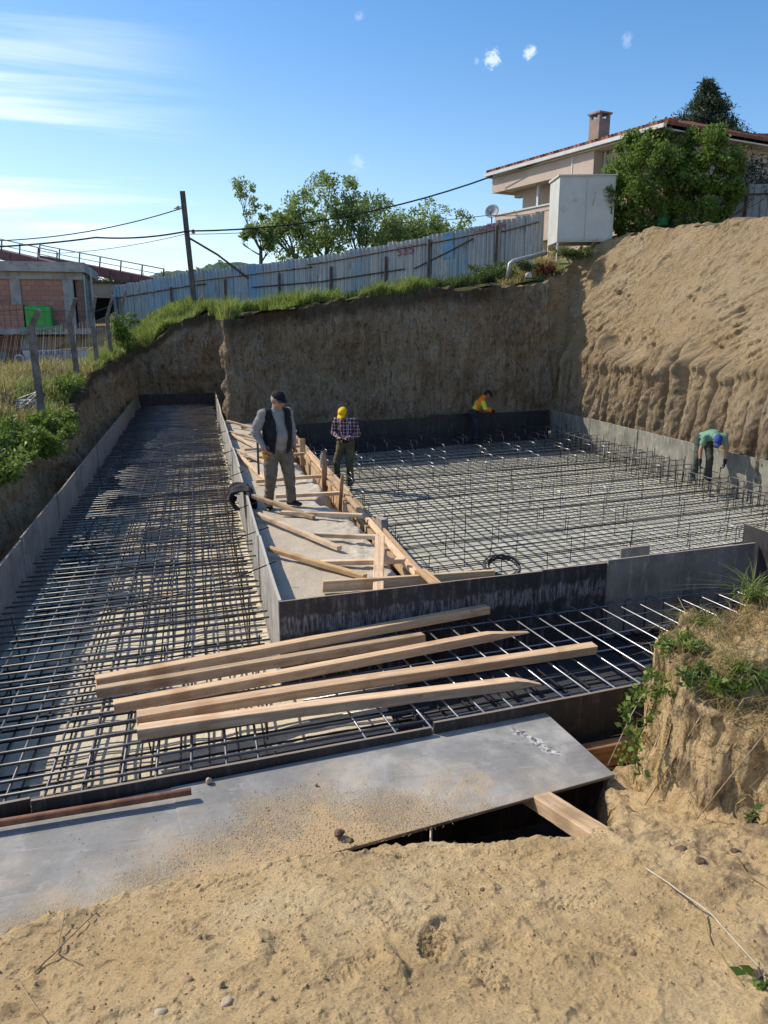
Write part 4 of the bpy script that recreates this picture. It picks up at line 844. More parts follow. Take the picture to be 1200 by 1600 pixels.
    if spec.get('brim', True):
        b = MB(); bc = cc+hf*.088*(1 if not spec.get('capback') else -1)+hu*.0; rows = []
        for i in range(10):
            for q in range(15):
                u = (q/14-.5)*2; v_ = i/9; rows.append(bc+hr*(u*.076)+hf*((v_*.085*sqrt(max(0, 1-u*u*.75))-.02*u*u)*(1 if not spec.get('capback') else -1))-hu*(.014*u*u+.022*v_))
        F = [(i*15+q, i*15+q+1, (i+1)*15+q+1, (i+1)*15+q) for i in range(9) for q in range(14)]; me = bpy.data.meshes.new('b'); me.from_pydata(rows, [], F); o = put('cap_brim', me, spec['cap']); md = o.modifiers.new('s', 'SOLIDIFY'); md.thickness = .006
    # ---- shoes
    for s, n_ in ((1, 'r'), (-1, 'l')):
        b = MB(); an = j['an_'+n_]; ft = Vector(spec.get('foot_'+n_, (s*.12, 1, 0))).normalized(); sd = ft.cross(Vector((0, 0, 1)))
        cap_shape(b, an-ft*.045-Vector((0, 0, .05)), an+ft*.07-Vector((0, 0, .05)), (.05, .044), (.053, .044), sd); cap_shape(b, an+ft*.06-Vector((0, 0, .055)), an+ft*.155-Vector((0, 0, .06)), (.053, .042), (.044, .03), sd); cap_shape(b, an-Vector((0, 0, .03)), an+Vector((0, 0, .05)), .054, .052)
        bot = an.z-.088; me = fuse(b, .009, 3)
        for v in me.vertices: v.co.z = max(v.co.z, bot)
        put('shoe', me, spec['shoes'])
    if spec.get('gloves'):
        for s, n_ in ((1, 'r'), (-1, 'l')):
            b = MB(); wr, el = j['wr_'+n_], j['el_'+n_]; hv = Vector(spec.get('hand_'+n_, (wr-el))); pn = Vector(spec.get('palm_'+n_, (-s, 0, 0)))
            hand(b, wr, hv, pn, spec.get('curl', .55), s); cap_shape(b, wr-(wr-el).normalized()*.06, wr, .036, .034); me = fuse(b, .006, 1)
            for v in me.vertices: v.co += v.normal*.0035
            put('glove', me, spec['gloves'])
    return t, Mx
M['p_vest'] = fabric('black_vest', (.012, .012, .015), (.024, .024, .028)); M['p_grey'] = fabric('light_grey_knit', (.22, .21, .20), (.31, .295, .275)); M['p_khaki'] = fabric('grey_khaki_cloth', (.13, .108, .078), (.21, .18, .135)); M['p_black'] = fabric('black_cap_cloth', (.012, .012, .013), (.02, .02, .022))
M['p_shoe'] = fabric('dark_shoe', (.02, .02, .022), (.035, .033, .03)); M['p_yellow'] = fabric('yellow_cap_cloth', (.72, .43, .01), (.85, .55, .02)); M['p_olive'] = fabric('olive_cloth', (.075, .07, .038), (.14, .125, .075))
M['p_plaid'] = fabric('plum_plaid', (.085, .035, .055), (.12, .05, .075), .3, [(0, 14, .12, (.02, .015, .03), .7, 0), (2, 14, .12, (.02, .015, .03), .7, .2), (0, 14, .035, (.55, .45, .48), .85, .45), (2, 14, .035, (.55, .45, .48), .85, .65), (1, 14, .03, (.5, .42, .44), .7, .1)])
M['p_hivis'] = fabric('yellow_orange_hivis', (.62, .75, .05), (.7, .82, .08), .3, [(2, 2.3, .2, (.95, .2, .02), 1, .35), (1, 3, .17, (.95, .25, .03), 1, .3)])
M['p_dark'] = fabric('dark_blue_cloth', (.02, .025, .04), (.04, .045, .065)); M['p_green'] = fabric('sage_green_cotton', (.13, .25, .17), (.19, .33, .235)); M['p_dgreen'] = fabric('dark_green_grey_cloth', (.045, .055, .042), (.085, .095, .075)); M['p_blue'] = fabric('blue_cap_cloth', (.03, .06, .2), (.05, .09, .28)); M['p_strap'] = fabric('black_strap', (.015, .015, .015))
RTp = Vector((RT.x, RT.y, 0)); FC = Vector((-FW.x, -FW.y, 0)).normalized()
# older man on the strip, weight on both feet, looking down to his left
p1 = Vector(U(436, 790, 1.05)); h1 = (RTp*.55+FC*.80); z0 = 1.04
J1 = dict(hip=(0,-.01,.93), chest=(-.01,.0,1.27), neck=(0,.03,1.50), head=(.0,.075,1.60), sh_r=(.205,-.01,1.405), el_r=(.31,-.07,1.15), wr_r=(.25,.08,.93), sh_l=(-.205,-.02,1.405), el_l=(-.29,-.10,1.17), wr_l=(-.27,.02,.91),
 hp_r=(.095,0,.90), kn_r=(.14,.04,.50), an_r=(.155,-.03,.088), hp_l=(-.095,0,.90), kn_l=(-.15,.07,.50), an_l=(-.2,.03,.088))
t_, M1 = person((p1.x, p1.y, z0), h1, J1, dict(label='older heavy worker in black cap and vest over grey shirt, standing on the strip', girth=1.2, belly=.075, scale=1.035, hscale=1.1, skin='skin_a', hair='hair_g', trousers='p_khaki', shirt='p_grey', vest='p_vest', cap='p_black', shoes='p_shoe', look=(-.12, 1, -.30), foot_l=(-.45, .9, 0), foot_r=(.35, 1, 0), palm_r=(-.8, .3, 0), palm_l=(.9, .1, 0), curl=.6))
b = MB(); cap_shape(b, (.27,.07,.86), (.25,.10,.80), (.035,.02), (.032,.02)); cap_shape(b, (.27,.075,.81), (.285,.09,.765), .012, .01); cap_shape(b, (.245,.095,.81), (.24,.12,.76), .012, .01); cap_shape(b, (.225,.1,.82), (.205,.12,.785), .011, .009)
tag(link('work_glove', fuse(b, .006, 1), 'glove_o', None, M1, True), 'yellow orange work glove hanging at the hip of the older worker in the vest', 'glove')
b = MB(); b.box(.30, .325, -.04, .02, .42, .90); 
tag(b.build('tool_strap', 'p_strap', None, M1 @ Matrix.Translation((0, 0, .1)) @ Matrix.Scale(.3, 4, (1, 0, 0)) @ Matrix.Translation((.72, 0, 0))), 'thin black strap hanging beside the leg of the older worker in the vest', 'strap')
# man in the yellow cap working with his hands at the waist
p2 = Vector(U(541, 758, .12)); h2 = (RTp*-.28+FC*.95); z0 = .115
J2 = dict(hip=(0,-.02,.91), chest=(0,.0,1.22), neck=(0,.06,1.43), head=(.0,.145,1.525), sh_r=(.19,.02,1.37), el_r=(.27,.0,1.10), wr_r=(.085,.20,1.04), sh_l=(-.19,.02,1.37), el_l=(-.275,.0,1.10), wr_l=(-.09,.21,1.02),
 hp_r=(.09,-.01,.88), kn_r=(.17,.10,.50), an_r=(.2,.0,.12), hp_l=(-.09,0,.88), kn_l=(-.09,.03,.48), an_l=(-.085,-.04,.088))
t_, M2 = person((p2.x, p2.y, z0), h2, J2, dict(scale=1.12, label='worker in yellow cap and plum plaid shirt looking down at tool in both hands', skin='skin_b', hair='hair_d', trousers='p_olive', shirt='p_plaid', cap='p_yellow', shoes='p_shoe', look=(.12, 1, -.75), hand_r=(-.75, .6, -.1), hand_l=(.75, .6, -.1), palm_r=(-.3, .2, -1), palm_l=(.3, .2, -1), curl=.8))
b = MB(); b.tube([(-.12, .31, 1.0), (-.02, .30, 1.03), (.02, .29, 1.035)], [.016, .014, .012], 8); b.tube([(.0, .30, 1.03), (.06, .34, 1.02), (.09, .36, 1.0)], [.01, .008, .006], 8); b.tube([(.0, .29, 1.02), (-.06, .25, .98), (-.12, .24, .97)], [.01, .01, .008], 8)
tag(b.build('pliers', 'p_strap', None, M2), 'dark pliers held by the worker in the yellow cap', 'pliers')
b = MB(); [b.box(x-.035, x+.035, y-.02, y+.02, .74, .92) for x, y in ((.20, -.02), (-.2, -.04))]; b.lathe([(.178, 0), (.178, .04)], 24, Matrix.Translation((0, -.02, .93)) @ Matrix.Scale(.8, 4, (0, 1, 0)))
tag(b.build('tool_belt', 'p_strap', None, M2), 'black tool belt with two pouches around the waist of the yellow capped worker', 'tool belt')
# hi-vis man bending to the right at the far form
p3 = Vector(U(742, 692, .12)); h3 = (RTp*.98+FC*.10); z0 = .115
J3 = dict(hip=(0,-.06,.90), chest=(0,.10,1.18), neck=(0,.22,1.36), head=(.0,.33,1.43), sh_r=(.19,.17,1.30), el_r=(.24,.26,1.03), wr_r=(.12,.44,.97), sh_l=(-.19,.17,1.30), el_l=(-.24,.28,1.03), wr_l=(-.12,.46,.98),
 hp_r=(.09,-.06,.87), kn_r=(.1,.06,.49), an_r=(.1,.02,.088), hp_l=(-.09,-.06,.87), kn_l=(-.1,-.02,.47), an_l=(-.1,-.14,.088))
person((p3.x, p3.y, z0), h3, J3, dict(scale=1.08, label='worker in yellow and orange high visibility top bending over bars by the shaded wall', skin='skin_c', hair='hair_d', trousers='p_dark', shirt='p_hivis', cap='p_black', shoes='p_shoe', look=(.0, 1, -.7), fw=(0, .82, -.57), gloves='glove', curl=.8, palm_r=(-.2, 0, -1), palm_l=(.2, 0, -1)))
# man in green bent double with straight arms
p4 = Vector(U(1101, 751, .36)); h4 = (RTp*-.15+FC*.98); z0 = .36
J4 = dict(hip=(.06,-.22,.94), chest=(-.03,.16,1.05), neck=(-.05,.40,1.03), head=(-.05,.52,.97), sh_r=(.16,.31,1.02), el_r=(.24,.36,.74), wr_r=(.24,.42,.48), sh_l=(-.24,.30,1.03), el_l=(-.30,.33,.75), wr_l=(-.28,.38,.48),
 hp_r=(.15,-.22,.91), kn_r=(.2,.0,.50), an_r=(.24,-.06,.088), hp_l=(-.03,-.22,.91), kn_l=(-.06,.02,.50), an_l=(-.07,-.06,.088))
person((p4.x, p4.y, z0), h4, J4, dict(scale=1.02, label='worker in green t-shirt and blue cap bent over with arms reaching down to bars', skin='skin_b', hair='hair_d', trousers='p_dgreen', shirt='p_green', cap='p_blue', brim=True, shoes='p_dark', sleeve=.5, look=(.12, .75, -.75), fw=(0, .2, -.98), gloves='glove', curl=.7, palm_r=(-.6, 0, 0), palm_l=(.6, 0, 0)))
# ================================================================== VEGETATION
def leafmat(name, c0, c1, c2, tr=.35, scale=1.5):
    m, nt, b, o = newmat(name); v = coords(nt, 'World'); n = noise(nt, v, scale, 5, .7); g = node(nt, 'ShaderNodeNewGeometry')
    f = mth(nt, 'ADD', mth(nt, 'MULTIPLY', n, .7), mth(nt, 'MULTIPLY', g.outputs['Random Per Island'], .3)); col = ramp(nt, f, [(.33, c0), (.52, c1), (.72, c2)])
    setp(nt, b, col, .55, 0, .35); t = node(nt, 'ShaderNodeBsdfTranslucent'); nt.links.new(mix(nt, .4, col, (.3, .42, .05)), t.inputs[0]); ms = node(nt, 'ShaderNodeMixShader'); ms.inputs[0].default_value = tr
    nt.links.new(b.outputs[0], ms.inputs[1]); nt.links.new(t.outputs[0], ms.inputs[2]); nt.links.new(ms.outputs[0], o.inputs[0]); return m
M['leaf'] = leafmat('fresh_leaves', (.03, .07, .015), (.07, .14, .03), (.14, .22, .05)); M['leaf_bright'] = leafmat('sunny_leaves', (.05, .10, .015), (.12, .2, .035), (.24, .3, .07))
M['leaf_olive'] = leafmat('dusty_leaves', (.05, .075, .03), (.11, .14, .06), (.2, .22, .11)); M['needle'] = leafmat('conifer_needles', (.012, .028, .018), (.028, .052, .035), (.055, .085, .06), .12, 2.5)
M['leaf_pale'] = leafmat('pale_backlit_leaves', (.10, .145, .05), (.2, .265, .10), (.34, .39, .18), .5); M['leaf_g'] = leafmat('garden_leaves', (.05, .10, .02), (.12, .20, .04), (.2, .29, .07)); M['grass'] = leafmat('tall_green_grass', (.10, .14, .03), (.22, .27, .07), (.42, .42, .17), .45, 2); M['grass_dry'] = leafmat('dry_straw_grass', (.24, .16, .06), (.42, .30, .12), (.58, .45, .22), .35, 1.2); M['weed'] = leafmat('dark_weeds', (.02, .04, .012), (.05, .085, .025), (.10, .14, .05), .3, 2)
M['red_leaf'] = leafmat('reddish_leaves', (.12, .03, .02), (.25, .07, .05), (.4, .16, .12), .3, 3); M['bark'] = simple('grey_brown_bark', (.07, .05, .035), (.15, .12, .09), 6, .9, .6, 20, .02)
M['twig'] = simple('dry_twig', (.22, .15, .09), (.36, .27, .17), 20, .85, .3); M['straw'] = simple('dry_grey_stalk', (.36, .32, .24), (.5, .45, .35), 20, .8, .3)
class Leaves:
    def __init__(s, seed=0): s.P = []; s.r = np.random.RandomState(seed)
    def cloud(s, c, rad, n, size, flat=1., shell=.35, droop=0.):
        r = s.r; d = r.normal(size=(n, 3)); d /= np.linalg.norm(d, axis=1)[:, None]; q = (shell+(1-shell)*r.rand(n, 1)**.6)*d*np.array(rad)*1.; s.place(np.array(c)+q, size, d, flat, droop)
    def place(s, pos, size, d=None, flat=1., droop=0.):
        r = s.r; n = len(pos); a = r.normal(size=(n, 3))+(d*.5 if d is not None else 0); a[:, 2] -= droop; a /= np.linalg.norm(a, axis=1)[:, None]
        u = np.cross(a, r.normal(size=(n, 3))); u /= np.linalg.norm(u, axis=1)[:, None]+1e-9; nn = np.cross(a, u); sz = size*(.6+.8*r.rand(n, 1)); w = .27*flat
        p0 = pos; p2 = pos+a*sz; m = pos+a*sz*.5+nn*sz*.1; p1 = m+u*sz*w; p3 = m-u*sz*w; s.P.append(np.stack([p0, p1, p2, p3], 1))
    def build(s, name, mat, parent=None):
        P = np.concatenate(s.P).reshape(-1, 3); F = np.arange(len(P)).reshape(-1, 4); return link(name, mesh_np(name, P, F), mat, parent)
def branchy(mb, p, d, L, r, depth, rnd, tips, spread=.55, up_=.15):
    p = Vector(p); d = Vector(d).normalized(); pts = [p]; n = 5
    for i in range(n): d = (d+Vector((rnd.uniform(-.14, .14), rnd.uniform(-.14, .14), rnd.uniform(-.06, .1)+up_*.1))).normalized(); pts.append(pts[-1]+d*L/n)
    mb.tube(pts, [r*(1-.5*i/n) for i in range(n+1)], 6 if depth > 1 else 5)
    if depth == 0: tips.append((pts[-1], pts[2])); return
    for k in range(3 if depth > 1 else 4):
        q = pts[rnd.choice((2, 3, 4, 5)) if k else 5]; a = rnd.uniform(0, 2*pi); dd = (d+Vector((cos(a), sin(a), rnd.uniform(-.1, .5)))*spread*rnd.uniform(.7, 1.5)).normalized(); branchy(mb, q, dd, L*rnd.uniform(.55, .8), r*.5, depth-1, rnd, tips, spread, up_)
def tree(label, base, h, crown_w, nleaf, lsize, leaf='leaf', seed=0, group=None, trunk_r=.14, lean=(0, 0), open_=1., low=.2, name='tree', zsq=1., hide_bottom=None):
    rnd = random.Random(seed); base = Vector(base); t = thing(name, base, label, 'tree', group); mb = MB(); tips = []
    top = base+Vector((lean[0], lean[1], h*low)); mb.tube([base-Vector((0, 0, .2)), base.lerp(top, .5)+Vector((rnd.uniform(-.1, .1), 0, 0)), top], [trunk_r*1.2, trunk_r, trunk_r*.85], 8)
    nb = 6
    for k in range(nb):
        a = 2*pi*k/nb+rnd.uniform(-.4, .4); el = rnd.uniform(.35, 1.3); d = Vector((cos(a)*cos(el), sin(a)*cos(el), sin(el))); branchy(mb, top-Vector((0, 0, rnd.random()*h*low*.4)), d, h*(1-low)*rnd.uniform(.38, .55)*(1 if el > .8 else crown_w/h*1.1), trunk_r*.5, 2, rnd, tips, .6)
    mb.build('trunk', 'bark', t, smooth=True); L = Leaves(seed+5); cen = top+Vector((0, 0, h*(1-low)*.45)); rad = Vector((crown_w/2, crown_w/2, h*(1-low)*.55))
    pts = []
    for (a, b) in tips:
        q = a-cen; k = sqrt((q.x/rad.x)**2+(q.y/rad.y)**2+(q.z/rad.z)**2)
        if k > 1.08: a = cen+q/k*1.05
        pts.append(a)
    extra = int(len(pts)*.6*open_)
    for _ in range(extra):
        a = rnd.uniform(0, 2*pi); z = rnd.uniform(-.95, 1); rr_ = sqrt(max(0, 1-z*z))*rnd.uniform(.55, 1.0); pts.append(cen+Vector((cos(a)*rr_*rad.x, sin(a)*rr_*rad.y, z*rad.z*rnd.uniform(.8, 1.05))))
    per = max(6, nleaf//len(pts)); cl = crown_w*.085
    for p in pts:
        s_ = cl*rnd.uniform(.5, 1.6); L.cloud(p, (s_, s_, s_*.8*zsq), int(per*rnd.uniform(.4, 1.6)), lsize, shell=.1)
    L.build('crown', leaf, t); return t
def ground_at(px, py, Y):
    p = V(px, py, Y); return Vector((p.x, p.y, Gz(p.x, p.y)))
# trees beyond the metal fence
def tb(px, topy, Y, dx=0):
    p = V(px, topy, Y); z = Gz(p.x, p.y); return Vector((p.x, p.y, z)), p.z-z
for i, (px, ty, Y, wd, n, ls, lf, sd, lab, op) in enumerate([
 (404, 290, 38, 1.9, 3200, .14, 'leaf_pale', 3, 'thin sparse tree with open twiggy crown, leftmost beyond the metal fence', 0),
 (460, 328, 41, 4.2, 5500, .16, 'leaf_pale', 8, 'low rounded dense tree beside the sparse tree beyond the fence', 1.),
 (508, 285, 43, 3.8, 5200, .16, 'leaf_pale', 12, 'tallest bushy tree with uneven top beyond the middle of the fence', .8),
 (562, 320, 42, 4.0, 5600, .16, 'leaf_pale', 15, 'dense round tree right of the tallest one beyond the fence', 1.),
 (622, 330, 44, 4.6, 6000, .16, 'leaf_pale', 21, 'small leafy tree rising just above the fence near the cable', .8),
 (682, 330, 46, 4.6, 6000, .16, 'leaf_pale', 27, 'small pale tree rightmost of those beyond the fence', .8)]):
    b_, h_ = tb(px, ty, Y); tree(lab, b_, h_*(1.12 if i else 1.3), wd, n, ls, lf, sd, 'trees beyond the metal fence', .09 if i == 0 else .13, open_=op, low=.3 if i else .38)
# two garden trees by the house and the conifer
b_, h_ = tb(1016, 202, 26.0); tree('bushy green garden tree beside the white cabinet in front of the house', b_, h_*1.04, 2.9, 34000, .11, 'leaf_g', 31, None, .08, open_=4, low=.04)
b_, h_ = tb(1105, 205, 24.8); tree('bushy green garden tree right of the green barrel, in front of the dark conifer', b_, h_*1.04, 2.3, 26000, .11, 'leaf_bright', 37, None, .07, open_=4, low=.04)
def conifer(label, base, h, w, seed):
    rnd = random.Random(seed); t = thing('conifer', base, label, 'tree'); mb = MB(); base = Vector(base); mb.tube([base, base+Vector((.1, 0, h*.5)), base+Vector((0, 0, h*.98))], [.2, .13, .02], 8); L = Leaves(seed)
    for k in range(190):
        f = .12+.88*(k/190)**.9; z = h*f; R = w/2*(1-f)**1.05*rnd.uniform(.65, 1.2)+.06; a = rnd.uniform(0, 2*pi); p = base+Vector((0, 0, z)); q = p+Vector((cos(a)*R, sin(a)*R, R*.18)); m_ = p.lerp(q, .6)+Vector((0, 0, R*.16)); mb.tube([p, m_, q], [.035, .02, .008], 4)
        n = int(70+150*R); tt = np.random.RandomState(seed*200+k).rand(n)**.7; P0, P1, P2 = (np.array(v_) for v_ in (p, m_, q)); pos = (1-tt)[:, None]**2*P0+2*((1-tt)*tt)[:, None]*P1+(tt**2)[:, None]*P2; g_ = np.random.RandomState(seed*300+k).normal(size=(n, 3))*np.array([.16, .16, .10])*(.5+.5*R); L.place(pos+g_, .16, None, .45, .3)
    mb.build('trunk', 'bark', t, smooth=True); L.build('crown', 'needle', t)
b_, h_ = tb(1106, 128, 28.5); conifer('dark conical evergreen rising behind the garden trees beside the house roof', b_, h_*1.0, 8.0, 4)
# ---- grass and weeds
def blades(name, n, sampler, hmin, hmax, mat, label=None, w=.012, lean=.45, seed=0, kind='stuff'):
    r = np.random.RandomState(seed); P, H = sampler(n, r); n = len(P); hh = (hmin+(hmax-hmin)*r.rand(n)**1.3)*H; a = r.rand(n)*2*pi; ln = lean*(.3+r.rand(n)); dx = np.cos(a)*ln; dy = np.sin(a)*ln; b = r.rand(n)*pi; wx = np.cos(b)*w*(.6+.8*r.rand(n)); wy = np.sin(b)*w*(.6+.8*r.rand(n))
    V_ = np.zeros((n, 5, 3))
    for k, (s_, f) in enumerate(((-1, 0), (1, 0), (.8, .55), (-.8, .55))):
        V_[:, k, 0] = P[:, 0]+wx*s_+dx*hh*f*f; V_[:, k, 1] = P[:, 1]+wy*s_+dy*hh*f*f; V_[:, k, 2] = P[:, 2]+hh*f
    V_[:, 4, 0] = P[:, 0]+dx*hh; V_[:, 4, 1] = P[:, 1]+dy*hh; V_[:, 4, 2] = P[:, 2]+hh*(1-.35*ln)
    base = np.arange(n)*5; F = np.concatenate([np.stack([base, base+1, base+2, base+3], 1), np.stack([base+3, base+2, base+4, base+4], 1)])
    me = bpy.data.meshes.new(name); fl = [tuple(f) for f in F[:n].tolist()]+[tuple(f[:3]) for f in F[n:].tolist()]; me.from_pydata(V_.reshape(-1, 3).tolist(), [], fl)
    o = link(name, me, mat); tag(o, label, name.replace('_', ' '), kind=kind); return o
rim_s = np.array([r for b, r in ST])
def rim_band(x0, x1, d0, d1, clump=1.2, thr=-.2, seed=1):
    """points behind the rim of the far wall between two x positions"""
    def f(n, r):
        x = x0+(x1-x0)*r.rand(n*3); seg_ = rim_s[17:24]; y = np.interp(x, seg_[:, 0], seg_[:, 1]); d = d0+(d1-d0)*r.rand(n*3); xx = x-.2*d; yy = y+d
        k = fbm(xx*clump, yy*clump, 0, 3, seed) > thr; xx, yy = xx[k][:n], yy[k][:n]; H = 1+.5*fbm(xx*.8, yy*.8, 0, 3, seed+1); return np.stack([xx, yy, G(xx, yy)-.03], 1), np.clip(.25+.85*H**2, .3, 1.5)
    return f
blades('tall_grass', 6500, rim_band(.9, 4.6, .12, 2.6, 1.1, -.05, 2), .15, .55, 'grass', 'tall bright green grass growing along the top of the shaded earth wall, left half', .014, seed=2)
blades('tall_grass', 5200, rim_band(4.9, 7.4, .15, 1.5, 1.3, -.1, 5), .18, .5, 'grass', 'lower sunlit green grass growing along the middle of the earth wall top', .013, seed=3)
blades('shaded_weeds', 10000, rim_band(3.8, 11.2, 1.0, 4.2, .7, -.2, 9), .12, .45, 'weed', 'dark tangled weeds growing in the shade below the metal fence', .02, seed=4)
def area(x0, x1, y0, y1, thr=-.4, clump=.8, seed=1, off=0, xmax=None):
    def f(n, r):
        x = x0+(x1-x0)*r.rand(n*3); y = y0+(y1-y0)*r.rand(n*3); k = fbm(x*clump, y*clump, 0, 3, seed) > thr
        if xmax is not None: k &= x < np.interp(y, xmax[0], xmax[1])
        x, y = x[k][:n], y[k][:n]; H = 1+.45*fbm(x*.9, y*.9, 0, 3, seed+1); return np.stack([x, y, G(x, y)-.03+off], 1), np.clip(H, .4, 1.7)
    return f
rimx = ([1.5, 12, 14.4, 15.6, 17.3, 20, 23.5, 28, 31], [-3.02, -2.85, -2.85, -2.68, -2.8, -2.78, -2.7, -2.6, -2.55])
blades('dry_grass', 26000, area(-14, -2.6, 11.5, 27, -.6, .5, 11, 0, rimx), .1, .38, 'grass_dry', 'golden dry grass covering the field behind the wire fence', .012, .7, seed=6)
blades('green_grass', 9000, area(-3.7, -2.5, 12, 31, .05, .8, 13, 0, rimx), .1, .35, 'grass', 'green and yellow grass along the top of the left bank', .011, seed=7)
def recess(n, r):
    x = -2.9+3.8*r.rand(n); y = 31.35+3.2*r.rand(n)**1.2; return np.stack([x, y, G(x, y)-.03], 1), np.clip(1+.5*fbm(x, y, 0, 3, 3), .4, 1.7)
blades('tall_grass', 9000, recess, .2, .65, 'grass', 'tall sunlit grass on the slope above the far end of the trench', .016, seed=8)
def slope2(n, r):
    x = -3.6+9*r.rand(n); y = 33.3+3.3*r.rand(n); return np.stack([x, y, G(x, y)-.03], 1), np.clip(1+.5*fbm(x, y, 0, 3, 3), .4, 1.7)
blades('tall_grass', 4500, slope2, .15, .45, 'grass', 'tall grass growing against the foot of the blue metal fence on the left', .018, seed=9)
def spur(n, r):
    x = 10.3+4.2*r.rand(n); y = 25.5+2.2*r.rand(n)+(x-10.3)*.1; k = fbm(x*1.3, y*1.3, 0, 3, 31) > .05; x, y = x[k], y[k]; return np.stack([x, y, G(x, y)-.02], 1), np.ones(len(x))
blades('weeds', 5000, spur, .08, .3, 'grass_dry', 'short dry weeds on the earth spur below the white cabinet', .014, seed=10)
# shrubs on the left bank and elsewhere
def shrub(label, c, rad, n, ls, mat, seed, cat='shrub', stems=13, name='shrub', group=None):
    t = thing(name, c, label, cat, group); rnd = random.Random(seed); mb = MB(); L = Leaves(seed); c = Vector(c)
    for k in range(stems):
        a = rnd.uniform(0, 2*pi); e = c+Vector((cos(a)*rad[0]*.75, sin(a)*rad[1]*.75, rad[2]*rnd.uniform(.5, 1.5))); mb.tube([c-Vector((0, 0, .05)), c.lerp(e, .5)+Vector((0, 0, .1*rad[2])), e], [.012, .008, .004], 4)
        for f in (.25, .5, .75, 1.0): s_ = max(rad)*(.34-.16*f)*rnd.uniform(.6, 1.3); L.cloud(c.lerp(e, f)+Vector((rnd.gauss(0, .2)*rad[0], rnd.gauss(0, .2)*rad[1], 0)), (s_, s_, s_*.7), int(n/stems/4*rnd.uniform(.4, 1.5)), ls*rnd.uniform(.7, 1.2), shell=.1)
    mb.build('stem', 'bark', t); L.build('foliage', mat, t)
for i, (px, py, Y, rad, n, ls, mt, lab) in enumerate([
 (95, 668, 14.3, (.42, .5, .3), 2600, .07, 'leaf_bright', 'leafy green shrub at the foot of the nearest concrete fence post'),
 (30, 690, 12.6, (.5, .7, .33), 3400, .07, 'leaf_bright', 'wide leafy green shrub on the left bank edge near the camera'),
 (70, 700, 12.9, (.38, .4, .25), 1700, .06, 'leaf_bright', 'sunlit low shrub hanging over the left bank by the trench'),
 (5, 735, 11.0, (.45, .5, .3), 2000, .07, 'leaf_bright', 'bright green weed clump at the left picture edge on the bank'),
 (105, 600, 18.5, (.35, .5, .22), 1000, .07, 'leaf_bright', 'small green shrub at the foot of the second concrete post'),
 (192, 520, 31.5, (.6, .5, .75), 1800, .11, 'leaf_bright', 'tall yellow green bush at the left end of the metal fence')]):
    p = V(px, py, Y); shrub(lab, (p.x, p.y, p.z-rad[2]*.5), rad, n, ls, mt, 60+i)
blades('green_grass', 3500, lambda n, r: (lambda x, y: (np.stack([x, y, G(x, y)-.03], 1), np.ones(n)))(-3.0-.9*r.rand(n), 8+5.5*r.rand(n)), .15, .5, 'grass', 'grass tufts on the near left bank beside the leafy shrubs', .009, seed=12)
for i, (px, py, Y, rad, n, mt, lab, nm) in enumerate([
 (760, 440, 26.6, (1.1, .5, .5), 2600, 'weed', 'dark bush at the foot of the fence below the red number', 'bush'), (690, 455, 27, (.9, .5, .35), 1600, 'weed', 'low dark bush under the middle of the metal fence', 'bush'),
 (850, 420, 26, (.45, .35, .2), 900, 'red_leaf', 'small reddish bush beside the cabinet legs', 'bush'), (822, 415, 26.2, (.4, .4, .2), 900, 'leaf_olive', 'low green bush around the bent grey drainpipe', 'bush'),
 (900, 395, 25.6, (.8, .4, .15), 1500, 'leaf_olive', 'flat weedy patch on the earth spur below the cabinet', 'bush')]):
    p = V(px, py, Y); shrub(lab, (p.x, p.y, max(Gz(p.x, p.y), p.z-rad[2]*.7)), rad, n, .085, mt, 80+i, 'bush', name=nm)
# ---- plants on the sand mound
def tuft(label, c, n, h, spread, seed, mat='grass', w=.004):
    r = np.random.RandomState(seed); mb = MB()
    for k in range(n):
        a = r.rand()*2*pi; hh = h*(.5+.6*r.rand()); l = spread*(.3+r.rand()); d = Vector((cos(a), sin(a), 0)); s_ = d.cross(Vector((0, 0, 1)))*w; p = Vector(c)+Vector((r.normal()*.03, r.normal()*.03, 0)); pr = []
        for j in range(6): f = j/5; pr.append((p+d*l*f*f*hh*1.6+Vector((0, 0, hh*(f-.45*f*f*l*1.6))), s_*(1-f*.92)))
        o = len(mb.v)
        for q, s2 in pr: mb.v += [tuple(q-s2), tuple(q+s2)]
        for j in range(5): mb.f.append((o+2*j, o+2*j+1, o+2*j+3, o+2*j+2))
    return tag(mb.build('grass_tuft', mat), label, 'grass tuft')
def on_sand(px, py, z0=1.9):
    p = U(px, py, z0)
    for _ in range(12): z0 = .5*z0+.5*Sz(p.x, p.y); p = U(px, py, z0)
    return Vector((p.x, p.y, Sz(p.x, p.y)))
tuft('tall fresh grass tuft arching over the bright bars at the right edge of the mound', Vector((3.22, 3.78, Sz(3.22, 3.78))), 90, .30, .9, 1, 'grass', .005)
tuft('smaller grass tuft left of the tall one on the back of the sand mound', Vector((2.85, 3.75, Sz(2.85, 3.75))), 60, .16, 1.0, 2, 'leaf_bright')
tuft('dry pale grass tuft at the back corner of the sand mound', Vector((2.5, 3.7, Sz(2.5, 3.7))), 44, .12, 1.1, 3, 'grass_dry', .003)
tuft('low green grass tuft near the left rim of the mound', Vector((2.48, 3.45, Sz(2.48, 3.45))), 50, .10, 1.2, 4, 'leaf_bright', .004)
tuft('bent green grass tuft in the middle of the mound top', Vector((2.8, 3.3, Sz(2.8, 3.3))), 44, .13, 1.3, 5, 'grass', .004)
